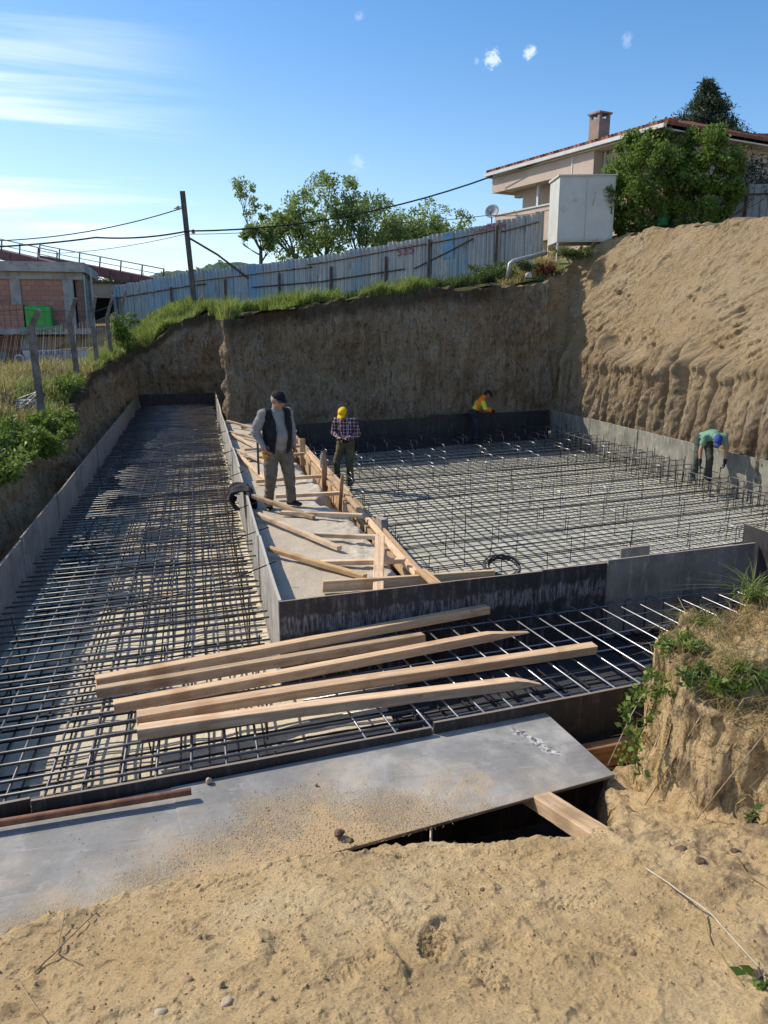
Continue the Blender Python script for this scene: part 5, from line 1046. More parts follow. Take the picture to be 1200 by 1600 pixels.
for i, (px, py, rad, n, ls, lab) in enumerate([(1065, 1015, (.16, .12, .05), 420, .04, 'leafy green weed on top of the sand mound'), (1035, 1055, (.12, .10, .07), 320, .04, 'green weed hanging over the left face of the mound'), (1150, 1070, (.18, .12, .05), 380, .04, 'small green weed in the middle of the mound top'),
 (1090, 1065, (.13, .10, .05), 260, .04, 'dark green weed cluster left of the middle of the mound'), (1180, 1215, (.05, .04, .05), 40, .04, 'tiny seedling on the face of the sand mound'), (1192, 1540, (.05, .05, .03), 30, .045, 'tiny leafy sprig at the lower right corner of the sand')]):
    p = on_sand(px, py, 1.85 if i < 4 else 1.6); shrub(lab, p, rad, n, ls, 'leaf_bright' if i % 2 == 0 else 'leaf', 120+i, 'weed', 6, name='weed')
def straws(n, r):
    x = 2.36+1.6*r.rand(n); y = 2.7+1.3*r.rand(n); sd = seg_sd(x, y, MOUND); k = (sd < -.03) & (fbm(x*3, y*3, 0, 3, 7) > -.3); x, y = x[k], y[k]; return np.stack([x, y, sand_z(x, y)-.003], 1), np.ones(len(x))
blades('dry_grass', 4200, straws, .04, .16, 'grass_dry', 'matted dry straw covering the top of the sand mound', .0022, 1.9, seed=14)
blades('dead_grass', 900, straws, .03, .1, 'red_leaf', 'reddish dead stalks among the straw on the mound top', .002, 1.9, seed=15)
# hanging vine on the left face of the mound
vt = thing('vine', on_sand(1040, 1060), 'green leafy vine hanging off the mound in front of the dark gap', 'vine'); rnd = random.Random(4); L = Leaves(77)
for k, path in enumerate([[(1035,1075,2.42),(1000,1085,2.30),(975,1110,2.22),(985,1150,2.2),(968,1195,2.18)], [(1030,1080,2.42),(1010,1130,2.32),(990,1165,2.28),(1000,1210,2.25)], [(1040,1060,2.45),(1015,1050,2.35),(985,1090,2.3)]]):
    pts = [VX(a, b, X) for a, b, X in path]; MB().tube(pts, .003, 5).build('stem', 'weed', vt)
    for q in range(len(pts)-1):
        for f in (0, .3, .6, .9): L.cloud(pts[q].lerp(pts[q+1], f), (.03, .03, .03), 9, .033, 1.4, .2)
L.build('leaves', 'leaf_bright', vt)
# ---- twigs, stalks, stones, clods
def stick(label, pts, r, mat='twig', cat='twig', nm='twig', lift=.006):
    P = []
    for (px, py, *z) in pts:
        q = on_sand(px, py, 1.6); P.append(q+Vector((0, 0, lift+(z[0] if z else 0))))
    P2 = []
    for i in range(len(P)-1):
        for f in (0, .33, .66): q = P[i].lerp(P[i+1], f); P2.append(q+Vector((random.uniform(-.003, .003), random.uniform(-.003, .003), 0)))
    P2.append(P[-1]); return tag(MB().tube(P2, [r*(1-.5*i/len(P2)) for i in range(len(P2))], 6).build(nm, mat, smooth=True), label, cat)
stick('long pale dry stalk lying across the sand at the lower right', [(1010,1362,.01),(1060,1400,.02),(1110,1440,.03),(1195,1528,.01)], .0045, 'straw', 'stalk', 'stalk')
stick('thin curled straw beside the long stalk on the sand', [(1095,1430,.02),(1110,1480,.01),(1160,1540)], .0035, 'grass_dry', 'straw', 'straw')
stick('bent dry straw on the sand below the mound', [(1150,1340),(1165,1368,.01),(1198,1390)], .003, 'grass_dry', 'straw', 'straw')
stick('thin brown twig running up the left of the sand', [(55,1520),(100,1480,.01),(150,1430,.01),(245,1360)], .004)
stick('dark twig standing near the left sand edge', [(135,1395,.03),(137,1460)], .003)
stick('short twig at the lower left corner of the sand', [(30,1535),(75,1600)], .0035)
stick('dark crooked twig crossing the brown twig', [(100,1435,.02),(90,1490),(130,1510)], .0035)
tag(MB().tube([on_sand(950, 1215, 1.3)+Vector((0,0,0)) if False else Vector(U(950,1195,1.25)), Vector(U(985,1120,1.6)), Vector(U(1045,1010,1.95))], [.003,.003,.002], 5).build('twig', 'straw', smooth=True), 'long thin dry stem leaning from the grey panel up to the mound', 'twig')
tag(MB().tube([Vector(on_sand(1075,1240,1.5))+Vector((0,0,.01)), Vector(on_sand(1100,1195,1.6))+Vector((-.03,-.03,.05)), Vector(on_sand(1200,1140,1.8))+Vector((-.02,-.03,.05))], [.003,.0035,.003], 5).build('twig', 'twig', smooth=True), 'thin bare root crossing the sandy face of the mound', 'root')
tag(MB().tube([Vector(on_sand(1020,1125,1.75)), Vector(on_sand(1110,1100,1.85))+Vector((0,0,.02)), Vector(on_sand(1200,1080,1.85))+Vector((0,0,.02))], [.003,.0035,.003], 5).build('twig', 'twig', smooth=True), 'thin bare root along the upper edge of the mound face', 'root')
M['stone'] = simple('grey_stone', (.36, .28, .19), (.5, .41, .3), 12, .9, .5, 40, .004); M['clod'] = simple('sandy_clod', (.32, .215, .12), (.48, .34, .19), 14, .95, .8, 40, .01); M['clod_dark'] = simple('dark_clod', (.09, .06, .04), (.19, .13, .085), 14, .95, .8, 40, .01)
def rock(loc, r, mat, label, cat, nm, group=None, seed=0, sq=.75):
    bm = bmesh.new(); bmesh.ops.create_icosphere(bm, subdivisions=3, radius=1)
    for v in bm.verts: p = np.array(v.co); n = float(fbm(p[0]*1.1+seed, p[1]*1.1, p[2]*1.1, 3, seed)); v.co = Vector((p[0], p[1]*.85, p[2]*sq))*(r*(1+.3*n))
    me = bpy.data.meshes.new(nm); bm.to_mesh(me); bm.free(); return tag(link(nm, me, mat, None, Matrix.Translation(Vector(loc)) @ Matrix.Rotation(seed*1.3, 4, 'Z'), True), label, cat, group)
rock(U(326, 1220, 1.215), .022, 'stone', 'rounded grey stone on the panel just right of the rusty pipe', 'stone', 'stone', seed=1)
rock(U(494, 1226, 1.205), .010, 'clod', 'tiny clod alone in the middle of the grey panel', 'clod', 'clod', seed=2)
rock(U(530, 1302, 1.21), .028, 'clod_dark', 'dark crumbly clod on the panel edge beside the sand', 'clod', 'clod', seed=3)
rock(U(548, 1313, 1.21), .018, 'clod_dark', 'smaller dark clod beside the crumbly one at the panel edge', 'clod', 'clod', seed=4)
for i, (px, py, r, mt, lab) in enumerate([(110,1382,.03,'stone','flat pale stone on the left sand edge touching the panel'), (135,1373,.024,'stone','pale stone behind the flat one at the left sand edge'), (122,1388,.018,'clod','small stone in front of the pale pair at the sand edge'),
 (250,1585,.045,'stone','pale lump of stone at the bottom edge of the sand'), (290,1535,.05,'clod','big sandy clod low on the left half of the sand'), (355,1565,.035,'stone','pale rounded stone right of the big sandy clod'), (300,1548,.03,'clod','sandy clod tucked in front of the big one'), (345,1538,.02,'clod','small sandy clod between the big clod and the pale stone'), (215,1590,.02,'clod','small clod left of the pale lump at the bottom'),
 (468,1463,.02,'clod','lone clod in the middle of the sand left of the footprint'), (310,1384,.012,'clod_dark','dark crumb near the upper sand edge'), (755,1390,.012,'clod_dark','dark crumb on the sand above the footprint'), (990,1493,.014,'clod_dark','dark crumb beside the long pale stalk'), (1065,1328,.03,'clod_dark','dark peaty clod below the mound'), (1095,1345,.025,'clod_dark','second dark peaty clod right of the first below the mound'), (1045,1322,.02,'clod','brown clod left of the peaty pair below the mound'), (1150,1330,.02,'clod_dark','dark clod at the right below the mound')]):
    p = on_sand(px, py, 1.55); rock(p+Vector((0, 0, -r*.1)), r*(.62 if i in (3,4,5,6,7,8) else 1), 'clod' if i in (4,6,7,8) else mt, lab, 'stone' if mt == 'stone' else 'clod', 'stone' if mt == 'stone' else 'clod', seed=10+i)
# loose crumbs and grains: nobody could count them
def crumbs():
    mb = MB(); r = random.Random(12)
    for k in range(2600):
        if k < 1100: x = r.gauss(.45, .42); y = 3.33+abs(r.gauss(0, .26))+abs(x-.45)*.1; z = 1.2; ok = -1 < x < 2 and y < 4.1
        else: x = r.uniform(-1.2, 2.8); y = r.uniform(1.75, 3.25); z = Sz(x, y); ok = True
        if not ok: continue
        s_ = r.uniform(.0018, .0045)*(1.5 if r.random() < .07 else 1)*(1 if k < 1100 else 1.4); p = Vector((x, y, z+s_*.3)); a = r.random()*6; ca, sa = cos(a)*s_, sin(a)*s_
        mb.add([p+Vector((ca, sa, 0)), p+Vector((-sa, ca, 0)), p+Vector((-ca, -sa, 0)), p+Vector((sa, -ca, 0)), p+Vector((0, 0, s_*.9)), p-Vector((0, 0, s_))], [(0,1,4),(1,2,4),(2,3,4),(3,0,4),(1,0,5),(2,1,5),(3,2,5),(0,3,5)])
    tag(mb.build('sand_crumbs', 'clod'), 'loose sand crumbs scattered over the grey panel and the foreground sand', 'sand crumbs', kind='stuff')
crumbs()
# ================================================================== FENCES, BUILDINGS, POLE, HOUSE
def zinc():
    m, nt, b, o = newmat('painted_zinc_sheet'); v = coords(nt, 'World'); info = node(nt, 'ShaderNodeObjectInfo'); rnd_ = info.outputs['Random']
    base = ramp(nt, rnd_, [(0, (.28, .31, .33)), (.35, (.38, .395, .405)), (.6, (.42, .415, .40)), (.85, (.30, .335, .36)), (1, (.2, .31, .42))]); x, y, z = posxyz(nt)
    bl = mth(nt, 'MULTIPLY', rng(nt, x, 5.2, 2.0), .6); base = mix(nt, mth(nt, 'MULTIPLY', bl, rng(nt, rnd_, .0, .6)), base, (.15, .34, .52)); n = noise(nt, coords(nt, 'World', (4, 4, .7)), 1.6, 7, .7)
    base = mix(nt, rng(nt, n, .52, .68, 0, .65), base, (.13, .10, .085)); n2 = noise(nt, v, 22, 4, .7); base = mix(nt, rng(nt, n2, .6, .7, 0, .5), base, (.07, .06, .06)); at = node(nt, 'ShaderNodeAttribute'); at.attribute_name = 'seam'; base = mix(nt, rng(nt, at.outputs['Fac'], .1, .8, 0, .9), base, (.025, .025, .03)); setp(nt, b, base, .55, .25, .4); bump(nt, b, n, .3, .02); return m  # seam darkens sheet overlaps: grime plus a shadow gap put into the colour
M['zinc'] = zinc(); M['rail'] = simple('rusty_dark_rail', (.06, .045, .04), (.12, .085, .07), 6, .8, .3); M['red_paint'] = simple('red_paint', (.26, .04, .07), (.34, .07, .1), 8, .7, 0); M['blue_paint'] = simple('blue_paint', (.12, .27, .42), (.2, .36, .5), 8, .6, 0)
FP = [(-3.5, 38, 5.5, 3.4), (0.0, 36.0, None, 4.7), (5.2, 33, 6.55, 4.95), (9.8, 30, 7.32, 5.4), (12.72, 28.2, 7.88, 5.85)]
def text_mesh(txt, size, extrude=.004, align='CENTER'):
    cu = bpy.data.curves.new('t', 'FONT'); cu.body = txt; cu.size = size; cu.extrude = extrude; cu.align_x = align; cu.align_y = 'CENTER'; o = bpy.data.objects.new('t', cu); COL.objects.link(o); dg = bpy.context.evaluated_depsgraph_get(); me = bpy.data.meshes.new_from_object(o.evaluated_get(dg)); bpy.data.objects.remove(o); return me
def fence():
    root = thing('metal_fence', (5, 33, 5), 'long fence of worn blue and grey corrugated sheets climbing behind the earth wall', 'fence'); r = random.Random(2)
    tops = [(-3.5, 38, V(175, 447, 38).z), (0, 36, V(303, 424, 36).z), (5.2, 33, V(500, 400, 33).z), (9.8, 30, V(702, 362, 30).z), (12.72, 28.2, V(850, 331, 28.2).z)]
    xs = [t[0] for t in tops]
    def top(x): return np.interp(x, xs, [t[2] for t in tops])
    def yy(x): return np.interp(x, xs, [t[1] for t in tops])
    L = 0; x = -3.5; i = 0
    while x < 12.65:
        w_ = .36*(.95+r.random()*.1); nx = x+w_*.86; y0, y1 = yy(x), yy(nx); d = Vector((nx-x, y1-y0, 0)); Ld = d.length; d /= Ld; n = Vector((d.y, -d.x, 0)); zt = top(x)+r.uniform(-.035, .035); zt1 = zt+(top(nx)-top(x))*.5; tilt = r.uniform(-.02, .02); zb = Gz(x, y0)-.25; vs = []; K = 8
        for k in range(K+1):
            f = k/K; o = .018*(1 if k % 4 in (1, 2) else -1)*(.3 if k in (0, K) else 1)+(.012 if i % 2 else 0); p = Vector((x, y0, 0))+d*(Ld*1.04*f)+n*o
            for q in range(5): g = q/4; vs.append((p.x+tilt*(1-g)*d.x, p.y+n.y*r.uniform(-.004, .004)+(tilt*.6)*(1-g), zb+(zt+(zt1-zt)*f-zb)*g))
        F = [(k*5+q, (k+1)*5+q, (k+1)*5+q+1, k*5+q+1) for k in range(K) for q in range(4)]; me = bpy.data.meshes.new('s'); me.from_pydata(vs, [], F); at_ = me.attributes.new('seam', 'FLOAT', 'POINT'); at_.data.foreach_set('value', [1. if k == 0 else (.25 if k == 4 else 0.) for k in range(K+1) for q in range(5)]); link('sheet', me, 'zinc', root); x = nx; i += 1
    def rail(x0, x1, dz0, dz1, r_=.03):
        P = [Vector((a, yy(a)-.07, top(a)-(dz0+(dz1-dz0)*(a-x0)/(x1-x0)))) for a in np.linspace(x0, x1, 12)]; MB().tube(P, r_, 5).build('rail', 'rail', root)
    rail(-3.4, .6, .55, .6); rail(.2, 4.9, .42, .4); rail(2.5, 8.3, .95, 1.1); rail(4.7, 11.3, .28, .30); rail(8.6, 10.6, 1.15, .45); rail(11.5, 12.7, .42, .35)
    for a in (-3.3, -.9, 1.4, 3.6, 5.6, 7.6, 9.1, 11.35):
        MB().box(a-.05, a+.05, yy(a)-.16, yy(a)-.08, Gz(a, yy(a))-.3, top(a)-(.15 if a > 9 else .5)).build('post', 'rail', root)
    for txt, px, py, X, s_ in (('535', 641, 393, 8.3, .5), ('2-HZR-06', 777, 352, 11.1, .32)):
        p = VX(px, py, X); y = yy(X); p = Vector((X, y-.06, top(X)-(.42 if txt == '535' else .2))); ang = math.atan2(yy(X+.5)-yy(X-.5), 1); sl_ = math.atan2(top(X+.5)-top(X-.5), 1.1)
        Mx = Matrix.Translation(p) @ Matrix.Rotation(ang, 4, 'Z') @ Matrix.Rotation(radians(90), 4, 'X') @ Matrix.Rotation(sl_, 4, 'Z'); link('graffiti', text_mesh(txt, s_, .003), 'red_paint', root, Mx)
    a = 9.75; MB().hexa([(a-.16, yy(a-.16)-.045, top(a)-1.0), (a+.2, yy(a+.2)-.045, top(a)-.95), (a+.2, yy(a+.2)-.04, top(a)-.95), (a-.16, yy(a-.16)-.04, top(a)-1.)], [(a-.18, yy(a-.18)-.045, top(a)-.05), (a+.18, yy(a+.18)-.045, top(a)-.02), (a+.18, yy(a+.18)-.04, top(a)-.02), (a-.18, yy(a-.18)-.04, top(a)-.05)]).build('painted_patch', 'blue_paint', root)
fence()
def fence2():
    root = thing('metal_fence', (19, 26, 7), 'short grey metal sheet fence to the right of the garden trees', 'fence'); A = V(1060, 292, 27.5); B = V(1215, 286, 25.0); n = 14; r = random.Random(4)
    for i in range(n):
        p = A.lerp(B, i/n); q = A.lerp(B, (i+.96)/n); zt = p.z+r.uniform(-.02, .02); MB().hexa([(p.x, p.y, 6.4), (q.x, q.y+.02, 6.4), (q.x, q.y+.05, 6.4), (p.x, p.y+.03, 6.4)], [(p.x, p.y, zt), (q.x, q.y+.02, zt), (q.x, q.y+.05, zt), (p.x, p.y+.03, zt)]).build('sheet', 'zinc', root)
    for f in (0, .35, .7, 1): p = A.lerp(B, f); MB().box(p.x-.04, p.x+.04, p.y-.12, p.y-.04, 6.4, p.z+.05).build('post', 'rail', root)
    MB().tube([A+Vector((0, -.06, -.35)), B+Vector((0, -.06, -.35))], .03, 5).build('rail', 'rail', root)
fence2()
# ---- concrete posts with cranked tops and wire netting
M['post_c'] = simple('weathered_concrete_post', (.11, .095, .085), (.22, .195, .175), 5, .9, .6, 22, .01, spots=[((.07, .07, .05), 9, .5, .7, .6)])
PO = [((65,640),(48,515),(60,484)), ((120,575),(108,503),(118,466)), ((152,560),(143,500),(149,463)), ((173,545),(167,495),(176,462)), ((196,530),(190,480),(197,455))]
PY = [15.7, 20.5, 25.2, 29.0, 33.5]; tops_ = []
for i, ((bx, by), (kx, ky), (tx, ty)) in enumerate(PO):
    Y = PY[i]; b_ = V(bx, by, Y); k_ = V(kx, ky, Y); t_ = V(tx, ty, Y-.15); s_ = .085
    mb = MB(); mb.tube([b_-Vector((0, 0, .3)), b_.lerp(k_, .5), k_, k_.lerp(t_, .5)+Vector((-.0, 0, 0)), t_], [s_*1.05, s_*.95, s_*.95, s_*.8, s_*.7], 4)
    tag(mb.build('concrete_post', 'post_c'), 'leaning concrete fence post with cranked top, %s' % ('closest to the camera by the leafy shrub' if i == 0 else '%s in the row from the camera' % ordn(i)), 'fence post', 'concrete posts of the wire fence'); tops_.append((b_, k_, t_))
wf = thing('wire_fence', tops_[0][0], 'rusty wire netting strung between the leaning concrete posts', 'fence')
pre = (tops_[0][0]+Vector((-.25, -4.2, -.2)), tops_[0][1]+Vector((-.25, -4.2, -.1))); seq = [pre]+[(a, b) for a, b, c in tops_]; mb = MB()
for i in range(len(seq)-1):
    (a0, k0), (a1, k1) = seq[i], seq[i+1]; L = (a1-a0).length; n = int(L/.17); off = Vector((-.09, 0, 0))
    def PT(f, g): return (a0.lerp(a1, f)).lerp(k0.lerp(k1, f), g)+off+Vector((.02*sin(f*40), 0, -.05*sin(pi*f)*g))
    for k in range(-9, n):
        for sg in (1, -1):
            f0 = k/n; f1 = (k+9)/n; g0, g1 = (0, 1) if sg > 0 else (1, 0)
            if f0 < 0: t = -f0/(f1-f0); f0, g0 = 0, g0+(g1-g0)*t
            if f1 > 1: t = (1-f0)/(f1-f0); f1, g1 = 1, g0+(g1-g0)*t
            mb.tube([PT(f0, g0), PT((f0+f1)/2, (g0+g1)/2), PT(f1, g1)], .0013, 3, False)
M['wire'] = simple('grey_wire', (.03, .025, .02), (.06, .05, .04), 10, .6, 0, metal=.4); mb.build('netting', 'wire', wf)
for g in (.35, .98, 1.25):
    P = []
    for i in range(len(seq)-1):
        (a0, k0), (a1, k1) = seq[i], seq[i+1]
        for f in (0, .25, .5, .75): P.append((a0.lerp(a1, f)).lerp(k0.lerp(k1, f), g)+Vector((-.08, 0, -.05*sin(pi*f))))
    MB().tube(P, .006, 4).build('strand', 'wire', wf)
rl = thing('wire_roll', tops_[0][0], 'crumpled grey wire netting heaped at the foot of the nearest concrete post', 'wire netting'); mb = MB(); r_ = random.Random(6)
for k in range(26):
    c = tops_[0][0]+Vector((-.12-.3*r_.random(), -.15+.3*r_.random(), .02)); a = r_.random()*6; mb.tube([c, c+Vector((cos(a)*.12, sin(a)*.12, .16*r_.random()+.05)), tops_[0][0]+Vector((-.05, -.08, .1+.3*r_.random()))], .005, 4)
M['wire_l'] = simple('pale_wire', (.3, .3, .3), (.42, .42, .41), 10, .5, 0, metal=.3); mb.build('netting', 'wire_l', rl)
# ---- banner
M['banner'] = simple('white_banner_cloth', (.34, .37, .42), (.46, .49, .54), 3, .8, .3, 6, .03); M['banner_dark'] = simple('maroon_print', (.09, .045, .06), (.14, .07, .09), 4, .8, 0); M['ink'] = simple('dark_blue_ink', (.06, .08, .14), (.09, .11, .18), 4, .8, 0); M['slate'] = simple('grey_green_print', (.07, .09, .085), (.13, .15, .14), 3, .8, .1)
Y = 26; bn = thing('banner', V(70, 565, Y), 'long printed banner with white text area and round emblem hung along the field', 'banner')
def bq(name, pts, mat, off=0):
    P = [V(px, py, Y-off) for px, py in pts]; me = bpy.data.meshes.new(name); me.from_pydata(P, [], [tuple(range(len(P)))]); return link(name, me, mat, bn)
bq('dark_end', [(-90,585),(14,582),(16,548),(-90,552)], 'slate'); bq('maroon_field', [(14,582),(48,580),(34,547),(16,548)], 'banner_dark'); bq('white_field', [(48,580),(138,573),(137,545),(34,547)], 'banner')
c = V(30, 561, Y-.03); mb = MB(); mb.lathe([(.15, 0), (.15, .01)], 24, Matrix.Translation(c) @ Matrix.Rotation(radians(90), 4, 'X')); mb.build('emblem', 'banner', bn); mb = MB(); mb.lathe([(.095, 0), (.095, .01)], 20, Matrix.Translation(c+Vector((0, -.015, 0))) @ Matrix.Rotation(radians(90), 4, 'X')); mb.build('emblem_centre', 'slate', bn)
for (txt, px, py, s_) in (('ERKARUSETIYE', 86, 552, .17), ('ETISIM GRUBU', 84, 561, .17), ('INSAAT', 82, 572, .13)):
    p = V(px, py, Y-.03); Mx = Matrix.Translation(p) @ Matrix.Rotation(radians(90), 4, 'X') @ Matrix.Rotation(radians(2), 4, 'Z'); link('lettering', text_mesh(txt, s_*1.2, .003), 'ink', bn, Mx)
MB().tube([V(-90, 551, Y), V(20, 547, Y), V(140, 544, Y)], .015, 4).build('rope', 'rail', bn)
# ---- concrete frame building with brick infill
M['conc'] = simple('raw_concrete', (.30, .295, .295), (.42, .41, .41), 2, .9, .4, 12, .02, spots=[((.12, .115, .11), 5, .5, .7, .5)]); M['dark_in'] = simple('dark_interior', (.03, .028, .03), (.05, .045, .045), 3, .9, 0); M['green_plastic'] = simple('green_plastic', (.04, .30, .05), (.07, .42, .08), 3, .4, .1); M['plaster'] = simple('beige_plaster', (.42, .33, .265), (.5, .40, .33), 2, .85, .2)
def brick():
    m, nt, b, o = newmat('hollow_brick'); v = coords(nt, 'World'); mp = node(nt, 'ShaderNodeCombineXYZ'); x, y, z = posxyz(nt); nt.links.new(mth(nt, 'ADD', x, mth(nt, 'MULTIPLY', y, .6)), mp.inputs[0]); nt.links.new(z, mp.inputs[1]); t = node(nt, 'ShaderNodeTexBrick'); t.inputs['Scale'].default_value = 1; t.inputs['Brick Width'].default_value = .36; t.inputs['Row Height'].default_value = .21; t.inputs['Mortar Size'].default_value = .014
    t.inputs['Color1'].default_value = (.38, .18, .13, 1); t.inputs['Color2'].default_value = (.45, .24, .18, 1); t.inputs['Mortar'].default_value = (.22, .17, .15, 1); nt.links.new(mp.outputs[0], t.inputs[0]); setp(nt, b, t.outputs[0], .9, 0, .2); return m
M['brick'] = brick()
def site_building():
    o = Vector((-5.2, 37.0, 0)); R = Matrix.Translation(o) @ Matrix.Rotation(radians(2), 4, 'Z'); root = thing('unfinished_building', (-8, 39, 2.5), 'unfinished concrete frame building with red brick infill walls on the far left', 'building')
    def bx_(nm, mat, *a): return MB().box(*a, Mx=R).build(nm, mat, root)
    # x runs left (negative) from the near right corner at x = 0
    bx_('floor_slab', 'conc', -14, 1.0, -.7, 7, 3.42, 3.66); bx_('roof_slab', 'conc', -14, .75, -.35, 7, 6.02, 6.42); bx_('roof_beam', 'conc', -14, .6, -.02, .25, 5.72, 6.015)
    for x in (-.25, -2.35, -4.35, -7.5, -10.5): bx_('column', 'conc', x, x+(.42 if x > -1 else .4), 0.0, .35, 3.665, 5.715)
    for y in (2.2, 4.4): bx_('column', 'conc', .2, .55, y, y+.4, 3.665, 6.015)
    for x0, x1 in ((-1.945, -.255), (-7.095, -4.355), (-10.09, -7.505)): bx_('brick_wall', 'brick', x0, x1, .06, .24, 3.665, 5.715)
    bx_('brick_wall', 'brick', -3.945, -2.355, .06, .24, 3.665, 4.45); bx_('brick_wall', 'brick', -3.945, -3.6, .06, .24, 4.452, 5.715); bx_('brick_wall', 'brick', -2.85, -2.355, .06, .24, 4.452, 5.715); bx_('brick_wall', 'brick', -3.598, -2.852, .06, .24, 5.4, 5.715)
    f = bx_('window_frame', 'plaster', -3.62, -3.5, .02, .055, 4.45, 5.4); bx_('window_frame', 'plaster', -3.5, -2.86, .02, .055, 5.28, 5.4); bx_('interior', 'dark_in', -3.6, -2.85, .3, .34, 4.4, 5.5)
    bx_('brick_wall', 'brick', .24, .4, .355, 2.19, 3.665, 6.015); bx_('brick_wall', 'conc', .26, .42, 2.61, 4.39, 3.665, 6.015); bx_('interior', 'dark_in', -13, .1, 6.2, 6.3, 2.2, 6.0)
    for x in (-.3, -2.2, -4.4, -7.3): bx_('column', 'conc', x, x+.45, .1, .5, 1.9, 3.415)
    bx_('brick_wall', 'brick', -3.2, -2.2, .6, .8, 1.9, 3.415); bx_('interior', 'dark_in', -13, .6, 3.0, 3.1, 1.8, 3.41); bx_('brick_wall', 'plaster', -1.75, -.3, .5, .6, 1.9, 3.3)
    for x in (-.05, -.0): pass
    for k, x in enumerate((.12, .66, .95)): MB().tube([R @ Vector((x, -.55, 2.2)), R @ Vector((x+.05, -.5, 5.6+.3*k))], .035, 5).build('prop', 'wire_l', root)
    pl = thing('brick_stack', R @ Vector((-3.1, -.55, 3.66)), 'stack of red hollow bricks on the slab edge beside the green tank', 'brick stack'); r = random.Random(1)
    for row in range(5):
        for k in range(8):
            if row == 4 and k < 2: continue
            MB().box(-3.9+k*.26, -3.9+k*.26+.245, -.62, -.32, 3.665+row*.2, 3.665+row*.2+.19, Mx=R).build('brick', 'brick', pl)
    gt = thing('plastic_tank', R @ Vector((-1.5, -.5, 3.66)), 'bright green plastic tank on the slab of the unfinished building', 'tank'); bm = MB(); bm.box(-1.78, -.72, -.68, -.12, 3.67, 4.58, Mx=R); o_ = bm.build('tank_body', 'green_plastic', gt); md = o_.modifiers.new('b', 'BEVEL'); md.width = .09; md.segments = 3
    for k in range(5): MB().box(-1.7+k*.2, -1.62+k*.2, -.7, -.685, 3.75, 4.5, Mx=R).build('rib', 'green_plastic', gt)
    MB().box(-1.6, -.9, -.5, -.3, 4.585, 4.63, Mx=R).build('lid', 'green_plastic', gt)
    tl = thing('tarpaulin', R @ Vector((-1.5, -.9, 3.6)), 'greenish sheet hanging over the slab edge below the tank', 'tarpaulin'); P = []; F = []
    for i in range(18):
        for j in range(4): P.append(R @ Vector((-2.0+i*.1, -.72-.03*j, 3.70-.05*j-.06*abs(sin(i*.7))*j*.5+(i/18)*.1)))
    F = [(i*4+j, (i+1)*4+j, (i+1)*4+j+1, i*4+j+1) for i in range(17) for j in range(3)]; me = bpy.data.meshes.new('c'); me.from_pydata(P, [], F); M['tarp'] = simple('green_tarp', (.12, .2, .12), (.2, .3, .2), 4, .8, .3); link('sheet', me, 'tarp', tl)
site_building()
# low beige building with lintel right of it
b2_ = thing('beige_building', (-3.6, 44, 3), 'low beige building with dark opening between the brick building and metal fence', 'building')
A = V(132, 443, 46); B = V(188, 443, 46)
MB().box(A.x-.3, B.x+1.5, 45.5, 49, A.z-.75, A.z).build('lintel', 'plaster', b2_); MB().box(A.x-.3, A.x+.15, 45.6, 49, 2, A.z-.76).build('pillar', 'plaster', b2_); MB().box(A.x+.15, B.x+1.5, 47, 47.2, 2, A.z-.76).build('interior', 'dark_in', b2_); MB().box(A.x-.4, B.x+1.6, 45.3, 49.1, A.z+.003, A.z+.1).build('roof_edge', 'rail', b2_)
# red steel gantry above the buildings
def gantry():
    M['red_steel'] = simple('dusty_red_steel', (.11, .05, .055), (.17, .08, .085), 3, .8, .2); root = thing('conveyor_gantry', V(100, 410, 50), 'dusty red steel gantry with handrail sloping down behind the unfinished building', 'gantry')
    for k, (P0, P1, hgt, wd) in enumerate((((-120, 362), (98, 412), .5, .9), ((70, 400), (262, 438), .5, .9))):
        A = V(*P0, 52-k*1.5); B = V(*P1, 46); Mx, L = axis_frame(A, B); MB().box(0, L, -wd/2, wd/2, -hgt, 0, Mx=Mx).build('girder', 'red_steel', root); n = int(L/1.3)
        for i in range(n+1): x = L*i/n; MB().box(x-.03, x+.03, -wd/2, -wd/2+.05, 0, .55, Mx=Mx).build('rail_post', 'red_steel', root)
        MB().box(0, L, -wd/2-.02, -wd/2+.03, .55, .61, Mx=Mx).build('handrail', 'wire_l', root); MB().box(0, L, -wd/2-.02, -wd/2+.03, .25, .29, Mx=Mx).build('handrail', 'wire_l', root)
        for i in range(n): x = L*(i+.5)/n; MB().box(x-.04, x+.04, -wd/2-.03, -wd/2-.005, -hgt, -.02, Mx=Mx).build('stiffener', 'red_steel', root)
    for px in (132, 240): p = V(px, 430, 47); MB().box(p.x-.12, p.x+.12, 47, 47.25, 1.5, p.z-.3).build('leg', 'red_steel', root)
gantry()
# ---- trees and scrub far left behind the buildings
for i, (px, ty, Y, wd, n) in enumerate([(30, 432, 62, 6, 3000), (150, 428, 60, 5, 3000), (205, 440, 66, 6, 3000), (255, 432, 70, 6, 2600), (340, 412, 75, 7, 2600)]):
    b_, h_ = tb(px, ty, Y); tree('round dark tree far behind the buildings on the left, %s from the left edge' % ordn(i), b_, h_, wd, n, .3, 'leaf_olive' if i % 2 else 'leaf', 200+i, 'trees far behind the buildings', .15, low=.15)
